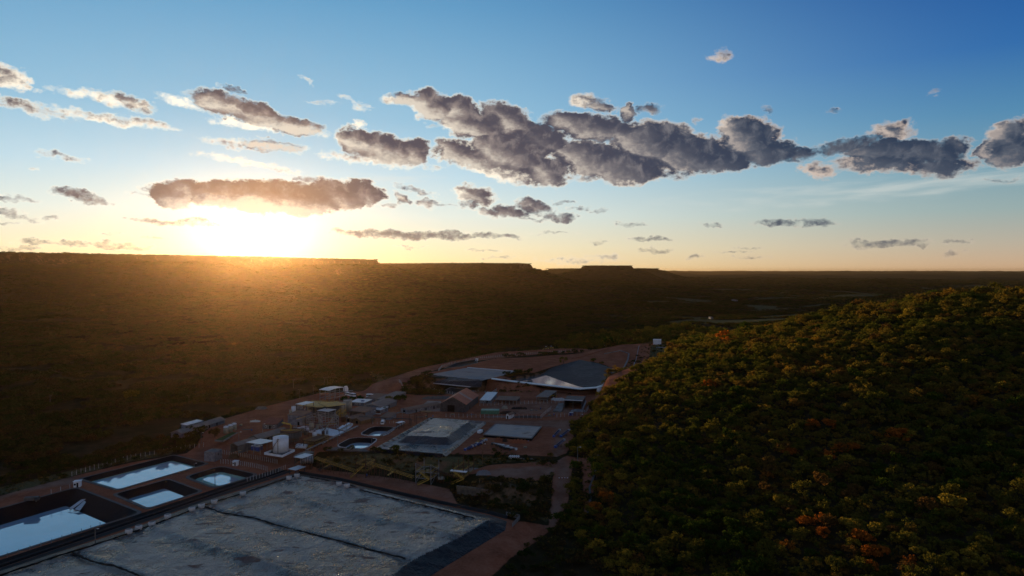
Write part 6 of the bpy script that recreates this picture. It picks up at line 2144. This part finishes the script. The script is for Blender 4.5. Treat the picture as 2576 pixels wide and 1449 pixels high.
# ------------------------------------------------------------------ trees
def leaf_material(name, stops, objrand=True):
    m = bpy.data.materials.new(name)
    m.use_nodes = True
    t = NT(m.node_tree)
    m.node_tree.nodes.remove(m.node_tree.nodes['Principled BSDF'])
    out = [n for n in m.node_tree.nodes if n.type == 'OUTPUT_MATERIAL'][0]
    oi = t.n('ObjectInfo')
    pos = t.n('NewGeometry').outputs['Position']
    loc = oi.outputs['Location']
    patch = t.noise(loc, .022, 4, .65)
    f = t.m('ADD', t.m('MULTIPLY', oi.outputs['Random'], .50), t.m('MULTIPLY', t.sm(patch, .32, .68), .50))
    col = t.ramp(f, stops) if objrand else stops
    nz = t.noise(pos, .9, 3, .6)
    col = t.mix(t.sm(nz, .3, .7), t.mix(1.0, col, (.55, .6, .6), 'MULTIPLY'), t.mix(1.0, col, (1.9, 1.7, 1.25), 'MULTIPLY'))
    d = t.n('BsdfDiffuse')
    tr = t.n('BsdfTranslucent')
    t.put(d.inputs[0], col)
    t.put(tr.inputs[0], t.mix(1.0, col, (1.25, 1.1, .6), 'MULTIPLY'))
    mx = t.n('MixShader')
    mx.inputs[0].default_value = .5
    m.node_tree.links.new(d.outputs[0], mx.inputs[1])
    m.node_tree.links.new(tr.outputs[0], mx.inputs[2])
    m.node_tree.links.new(mx.outputs[0], out.inputs[0])
    return m


GREEN, OLIVE, YELLOW, RUST, BROWN = (.030, .050, .010), (.085, .082, .020), (.18, .13, .026), (.22, .075, .018), (.095, .055, .024)
HILL_LEAF = leaf_material('hill_leaves', [(0, GREEN), (.22, (.055, .066, .016)), (.45, OLIVE), (.62, (.13, .10, .026)), (.75, BROWN), (.86, YELLOW), (1, RUST)])
SCRUB_LEAF = leaf_material('scrub_leaves', [(0, (.012, .026, .008)), (.3, (.024, .040, .013)), (.55, (.044, .046, .020)), (.78, (.056, .045, .026)), (.94, (.066, .042, .022)), (1, (.11, .085, .03))])
GRASS_LEAF = leaf_material('dry_grass_blades', [(0, (.07, .06, .032)), (.5, (.12, .10, .055)), (1, (.16, .14, .09))])
KIND_LEAF = {
    'dark green': leaf_material('leaves_dark_green', (.030, .050, .011, 1), False),
    'olive green': leaf_material('leaves_olive', (.085, .080, .020, 1), False),
    'yellow green': leaf_material('leaves_yellow_green', (.18, .14, .028, 1), False),
    'rust orange': leaf_material('leaves_rust', (.24, .08, .018, 1), False),
    'brown': leaf_material('leaves_brown', (.10, .058, .025, 1), False),
}
BARK = mat('bark', (.06, .045, .035), .9, .1)


def crown_arrays(seed, clumps, per, leaf, flat=.62):
    """leaf quads gathered in clumps over a lopsided dome of width 1, base at z=0.35"""
    R = np.random.RandomState(seed)
    V = []; 
    lob = R.rand(5) * 6.28
    for c in range(clumps):
        a = R.rand() * 6.283
        rr = math.sqrt(R.rand()) * .42
        k = 1 - .16 * math.sin(2 * a + lob[0]) - .10 * math.sin(3 * a + lob[1])
        rr *= k
        dome = math.sqrt(max(0, 1 - (rr / .5) ** 2))
        zz = .38 + flat * .55 * dome * (.55 + .45 * R.rand()) + .05 * math.sin(5 * a + lob[2])
        if R.rand() < .25:
            zz = .30 + .25 * R.rand()
        cc = np.array([rr * math.cos(a), rr * math.sin(a), zz])
        cr = .075 + .085 * R.rand()
        d = R.normal(size=(per, 3)); d /= np.linalg.norm(d, axis=1)[:, None]
        p = cc + d * cr * (R.rand(per, 1) ** .4) * np.array([1.15, 1.15, .8])
        n = d + R.normal(size=(per, 3)) * .55 + np.array([0, 0, .25])
        n /= np.linalg.norm(n, axis=1)[:, None]
        u = np.cross(n, R.normal(size=(per, 3))); u /= np.linalg.norm(u, axis=1)[:, None]
        w = np.cross(n, u)
        s = leaf * (.6 + .8 * R.rand(per, 1))
        V.append(np.stack([p - u * s - w * s * .5, p + u * s * .2 - w * s, p + u * s + w * s * .4, p - u * s * .3 + w * s], 1).reshape(-1, 3))
    return np.vstack(V)


def tube_arrays(pts, rads, sides=6, base=0):
    V = []; F = []
    for i, (p, r) in enumerate(zip(pts, rads)):
        for k in range(sides):
            a = 6.283 * k / sides
            V.append((p[0] + r * math.cos(a), p[1] + r * math.sin(a), p[2]))
        if i:
            for k in range(sides):
                k2 = (k + 1) % sides
                F.append((base + (i - 1) * sides + k, base + (i - 1) * sides + k2, base + i * sides + k2, base + i * sides + k))
    return V, F


def trunk_arrays(seed):
    R = random.Random(seed)
    V, F = tube_arrays([(0, 0, -.06), (.01, 0, .12), (.0, .015, .26), (.01, .01, .42)], [.032, .024, .02, .012])
    for k in range(5):
        a = 6.283 * (k + R.random() * .6) / 5
        r = .20 + .14 * R.random()
        v, f = tube_arrays([(0, 0, .14 + .03 * k), (r * .5 * math.cos(a), r * .5 * math.sin(a), .30), (r * math.cos(a), r * math.sin(a), .46)], [.014, .010, .004], 5, len(V))
        V += v; F += f
    return np.array(V), np.array(F)


def crown_mesh(name, seed, clumps, per, leaf, m, flat=.62):
    V = crown_arrays(seed, clumps, per, leaf, flat)
    return mesh_np(name, V, np.arange(len(V)).reshape(-1, 4), [m])


def tree_mesh(name, seed, clumps, per, leaf, m, flat=.62):
    V = crown_arrays(seed, clumps, per, leaf, flat)
    TV, TF = trunk_arrays(seed)
    me = mesh_np(name, np.vstack([V, TV]), np.vstack([np.arange(len(V)).reshape(-1, 4), TF + len(V)]), [m, BARK])
    mi = np.zeros(len(me.polygons), np.int32); mi[len(V) // 4:] = 1
    me.polygons.foreach_set('material_index', mi)
    return me


def scatter(name, label, pts, scl, variants, meshes, seed):
    """one 'stuff' object: points that carry instanced trees"""
    src = bpy.data.collections.new(name + '_kinds')
    for i, me in enumerate(meshes):
        o = bpy.data.objects.new('%s_kind_%02d' % (name, i), me)
        src.objects.link(o)
    me = bpy.data.meshes.new(name)
    n = len(pts)
    me.vertices.add(n); me.vertices.foreach_set('co', np.asarray(pts, np.float32).ravel())
    R = np.random.RandomState(seed)
    a = me.attributes.new('kind_index', 'INT', 'POINT'); a.data.foreach_set('value', np.asarray(variants, np.int32))
    a = me.attributes.new('size3', 'FLOAT_VECTOR', 'POINT'); a.data.foreach_set('vector', np.asarray(scl, np.float32).ravel())
    rot = np.zeros((n, 3), np.float32); rot[:, 2] = R.rand(n) * 6.283; rot[:, :2] = R.normal(size=(n, 2)) * .07
    a = me.attributes.new('turn', 'FLOAT_VECTOR', 'POINT'); a.data.foreach_set('vector', rot.ravel())
    o = link(name, me)
    ng = bpy.data.node_groups.new(name, 'GeometryNodeTree')
    ng.interface.new_socket('Geometry', in_out='INPUT', socket_type='NodeSocketGeometry')
    ng.interface.new_socket('Geometry', in_out='OUTPUT', socket_type='NodeSocketGeometry')
    N = ng.nodes.new; L = ng.links.new
    gi, go = N('NodeGroupInput'), N('NodeGroupOutput')
    ci = N('GeometryNodeCollectionInfo'); ci.inputs['Collection'].default_value = src
    ci.inputs['Separate Children'].default_value = True; ci.inputs['Reset Children'].default_value = True
    ip = N('GeometryNodeInstanceOnPoints'); ip.inputs['Pick Instance'].default_value = True
    for an, typ, sock in (('kind_index', 'INT', 'Instance Index'), ('size3', 'FLOAT_VECTOR', 'Scale'), ('turn', 'FLOAT_VECTOR', 'Rotation')):
        na = N('GeometryNodeInputNamedAttribute'); na.data_type = typ; na.inputs[0].default_value = an
        if sock == 'Rotation':
            er = N('FunctionNodeEulerToRotation'); L(na.outputs[0], er.inputs[0]); L(er.outputs[0], ip.inputs[sock])
        else:
            L(na.outputs[0], ip.inputs[sock])
    L(gi.outputs[0], ip.inputs['Points']); L(ci.outputs[0], ip.inputs['Instance']); L(ip.outputs[0], go.inputs[0])
    md = o.modifiers.new('scatter', 'NODES'); md.node_group = ng
    tag(o, label, kind='stuff')
    return o


RS = np.random.RandomState(11)
HILL_EDGE = [(-40, 150), (-8, 225), (18, 262), (30, 300), (43, 330), (62, 375), (70, 420), (62, 470), (60, 505), (90, 560), (125, 610), (160, 690), (205, 800), (260, 900)]


def clear_mask(x, y):
    """True where nothing may grow"""
    c = cover(x, y)
    return (c[0] > .35) | (c[1] > .6) | (c[2] > .35)




def blocked(x, y):
    b = clear_mask(x, y)
    for poly in EXTRA_CLEAR:
        b |= poly_sd(x, y, poly) < 1.5
    return b


def jitter_grid(r0, r1, az0, az1, step):
    """points spaced 'step' apart (step may depend on range) inside a sector"""
    out = []
    r = r0
    while r < r1:
        s = step(r)
        n = max(1, int(r * (az1 - az0) / s))
        a = az0 + (np.arange(n) + RS.rand(n)) * (az1 - az0) / n
        rr = r + (RS.rand(n) - .3) * s * 1.1
        out.append(np.stack([rr * np.sin(a), rr * np.cos(a)], 1))
        r += s * .92
    return np.vstack(out)


def on_hill(x, y):
    hh = hill(x, y)
    nn = natural(x, y)
    return (hh > nn + 1.0) & (x > 20) & (y < 1100)


INDIVIDUAL = []


def build_vegetation():
    az = rad(43)
    # --- wooded hill
    p = jitter_grid(95, 1150, rad(-12), az, lambda r: 3.85 if r < 500 else 3.85 * r / 500)
    x, y = p[:, 0], p[:, 1]
    oh = on_hill(x, y) & ~blocked(x, y)
    hx, hy = x[oh], y[oh]
    hz = height(hx, hy)
    r = np.hypot(hx, hy)
    # the 300 that show largest: nearest inside the frame
    u = 1288 + hx / hy * FPX
    v = V0 + (CAM_H - hz) / hy * FPX
    size = np.clip(RS.lognormal(1.50, .36, len(hx)), 1.8, 8.0) * np.clip(r / 500, 1, 2)
    big = RS.rand(len(hx)) < .05
    size[big] *= 1.4
    dens = vn(hx / 45, hy / 45) + vn(hx / 17, hy / 17) * .6
    keep = dens > -.62
    inframe = (u > 1150) & (u < 2600) & (v < 1475) & keep
    score = np.where(inframe, size / r, -1)
    order = np.argsort(-score)[:300]
    for i in order:
        INDIVIDUAL.append((hx[i], hy[i], hz[i], size[i], u[i], v[i]))
    rest = keep.copy(); rest[order] = False
    hm = [tree_mesh('hill_tree', 100 + k, (32, 18, 40, 12, 26, 22, 36)[k], (26, 22, 22, 30, 20, 36, 24)[k], (.036, .03, .034, .042, .03, .034, .03)[k], HILL_LEAF, (.62, .95, .5, .75, .85, .4, .7)[k]) for k in range(7)]
    n = rest.sum()
    sx = size[rest]
    scl = np.stack([sx, sx * (.85 + .3 * RS.rand(n)), sx * (.8 + .35 * RS.rand(n))], 1)
    pts = np.stack([hx[rest], hy[rest], hz[rest] - .2], 1)
    scatter('woodland', 'olive and rust dry woodland covering the hill', pts, scl, RS.randint(0, 7, n), hm, 1)
    # --- valley scrub
    p = jitter_grid(170, 11000, -az, az, lambda r: max(4.0, 4.0 * (r / 620) ** .95) if r < 3500 else 20.8 * (r / 3500) ** .8)
    x, y = p[:, 0], p[:, 1]
    ok = ~on_hill(x, y) & ~blocked(x, y)
    near = np.hypot(x, y) < 560
    ok &= ~(near & (x > -120) & (x < 60) & (y > 240) & (y < 560) & (RS.rand(len(x)) < .5))
    x, y = x[ok], y[ok]
    r = np.hypot(x, y)
    dens = vn(x / 60, y / 60) + .7 * vn(x / 22, y / 22)
    k = (dens > -.30) | (r > 2600)
    x, y, r = x[k], y[k], r[k]
    z = height(x, y)
    n = len(x)
    s = np.clip(RS.normal(4.6, 1.4, n), 2.0, 9) * np.maximum(1, r / 640) ** .9
    big = RS.rand(n) < .03
    s[big] *= 1.5
    s *= 1 + .55 * np.clip(vn.fbm(x + 500, y, 150, 3), -.5, .5)
    hgt = s * np.where(r < 700, .55 + .5 * RS.rand(n), (.55 + .5 * RS.rand(n)) * np.maximum(.35, (700 / r) ** .55))
    hgt = np.minimum(hgt, 6.5)
    far = r > 1500
    variants = np.where(far, 4 + RS.randint(0, 3, n), RS.randint(0, 4, n))
    sm_ = [tree_mesh('scrub_tree', 200 + k, 20, 20, .044, SCRUB_LEAF, .62) for k in range(4)] + \
          [crown_mesh('scrub_mass', 300 + k, 26, 12, .052, SCRUB_LEAF, .7) for k in range(3)]
    scl = np.stack([s, s * (.85 + .3 * RS.rand(n)), hgt], 1)
    scatter('scrub', 'dark thorny scrub filling the valley floor and the mesa slopes', np.stack([x, y, z - .2], 1), scl, variants, sm_, 2)
    print('woodland', rest.sum(), 'scrub', n)


def build_bank_scrub():
    out = []
    for poly, step in ((GRASS[0][0], 1.9), (GRASS[1][0], 2.6), (GRASS[2][0], 1.7), (GRASS[3][0], 3.4), (GRASS[4][0], 3.0),
                       (xy([(1440, 1165), (1500, 1165), (1520, 1250), (1480, 1330), (1400, 1350), (1380, 1330), (1440, 1250)], 2), 2.4),
                       (xy([(1045, 963), (1180, 976), (1235, 972), (1240, 960), (1420, 980), (1500, 982), (1480, 992), (1300, 984), (1180, 985), (1060, 975)], 6), 3.0),
                       (xy([(1230, 1128), (1300, 1140), (1400, 1165), (1390, 1175), (1250, 1158)], 5), 2.4)):
        a = np.array(poly); lo, hi = a.min(0), a.max(0)
        n = int((hi[0] - lo[0]) * (hi[1] - lo[1]) / step ** 2)
        q = lo + RS.rand(n, 2) * (hi - lo)
        out.append(q[poly_sd(q[:, 0], q[:, 1], poly) < 0])
    p = np.vstack(out)
    ok = np.ones(len(p), bool)
    for poly in EXTRA_CLEAR: ok &= poly_sd(p[:, 0], p[:, 1], poly) > 1.0
    p = p[ok & (vn(p[:, 0] / 7, p[:, 1] / 7) > -.22)]
    n = len(p)
    z = height(p[:, 0], p[:, 1])
    s = np.clip(RS.lognormal(.35, .45, n), .6, 3.6)
    k = np.where(RS.rand(n) < .62, RS.randint(0, 2, n), 2 + RS.randint(0, 3, n))
    s = np.where(k >= 2, s * 1.35, s)
    kinds = [crown_mesh('grass_tuft', 500 + i, 16, 16, .055, GRASS_LEAF, .5) for i in range(2)] + [crown_mesh('low_shrub', 520 + i, 16, 18, .055, SCRUB_LEAF, .7) for i in range(3)]
    scatter('bank_scrub', 'dry grass tufts and low shrubs on the earth banks', np.stack([p[:, 0], p[:, 1], z - .25 * s], 1), np.stack([s, s, s * .8], 1), k, kinds, 5)


def place_words(u, v):
    a = 'near the hill crest' if v < 900 else 'high on the hillside' if v < 1050 else 'halfway down the hillside' if v < 1200 else 'low on the hillside' if v < 1330 else 'at the hill foot'
    b = 'by the road' if u < 1480 else 'plant side' if u < 1750 else 'centre left' if u < 1950 else 'mid slope' if u < 2200 else 'shaded flank' if u < 2400 else 'far right'
    return a, b


def individual_trees():
    kinds = list(KIND_LEAF)
    crowns = {}
    for kn in kinds:
        crowns[kn] = [crown_mesh('crown', 400 + k, (34, 20, 42, 14, 28, 24)[k], (30, 26, 26, 34, 24, 36)[k], (.033, .03, .03, .038, .029, .033)[k], KIND_LEAF[kn], (.62, .95, .5, .75, .85, .42)[k]) for k in range(6)]
    TV, TF = trunk_arrays(5)
    trunk = mesh_np('trunk', TV, TF, [BARK])
    R = random.Random(4)
    placed = []
    for (x, y, z, s, u, v) in INDIVIDUAL:
        pn = float(vn(np.array([x / 40.]), np.array([y / 40.]))[0])
        q = R.random() * .62 + .15 + pn * 1.1
        kn = 'dark green' if q < .30 else 'olive green' if q < .62 else 'yellow green' if q < .74 else 'brown' if q < .88 else 'rust orange'
        size = 'huge' if s > 8.5 else 'large' if s > 7 else 'small' if s < 5.6 else 'middling'
        a, b = place_words(u, v)
        e = bpy.data.objects.new('hill_tree', None)
        COL.objects.link(e)
        e.location = (x, y, z - .15)
        e.rotation_euler = (R.uniform(-.06, .06), R.uniform(-.06, .06), R.random() * 6.28)
        e.scale = (s, s * R.uniform(.85, 1.15), s * R.uniform(.8, 1.15))
        e.empty_display_size = .1
        near = min(((x - o[0]) ** 2 + (y - o[1]) ** 2, o[2]) for o in placed) if placed else (1e9, '')
        beside = ', near %s %s one' % ('an' if near[1][0] == 'o' else 'a', near[1]) if near[0] < 90 else ', alone'
        form = R.randrange(6)
        placed.append((x, y, kn))
        if len((kn + a + b + beside).replace(',', ' ').split()) + kn.count(' ') + 4 > 16 and 'near' in beside and ' green' in kn and len(a.split()) + len(b.split()) > 5: beside = ''
        tag(e, '%s %s %s tree %s, %s%s' % (size, ('rounded', 'tall', 'flat', 'sparse', 'upright', 'wide')[form], kn, a, b, beside), 'tree', 'trees %s %s' % (a, b))
        link('trunk', trunk, e)
        link('crown', crowns[kn][form], e)
    bpy.context.view_layer.update()


build_vegetation()
build_bank_scrub()
individual_trees()
build_singles()


# ------------------------------------------------------------------ air
def build_haze():
    x0, x1, y0, y1, z0, z1 = -45000, 45000, -2500, 68000, -95, 215
    V = [(x, y, z) for z in (z0, z1) for y in (y0, y1) for x in (x0, x1)]
    F = [(0, 2, 3, 1), (4, 5, 7, 6), (0, 1, 5, 4), (2, 6, 7, 3), (0, 4, 6, 2), (1, 3, 7, 5)]
    me = mesh_np('haze', V, F)
    m = bpy.data.materials.new('haze')
    m.use_nodes = True
    nt = m.node_tree
    nt.nodes.remove(nt.nodes['Principled BSDF'])
    pv = nt.nodes.new('ShaderNodeVolumePrincipled')
    pv.inputs['Color'].default_value = (1.0, .62, .30, 1)
    pv.inputs['Density'].default_value = HAZE_DENSITY
    pv.inputs['Anisotropy'].default_value = .90
    out = [n for n in nt.nodes if n.type == 'OUTPUT_MATERIAL'][0]
    nt.links.new(pv.outputs[0], out.inputs['Volume'])
    me.materials.append(m)
    o = link('haze', me)
    tag(o, 'thin warm evening air over the valley', kind='stuff')


HAZE_DENSITY = 0.85e-5
build_haze()
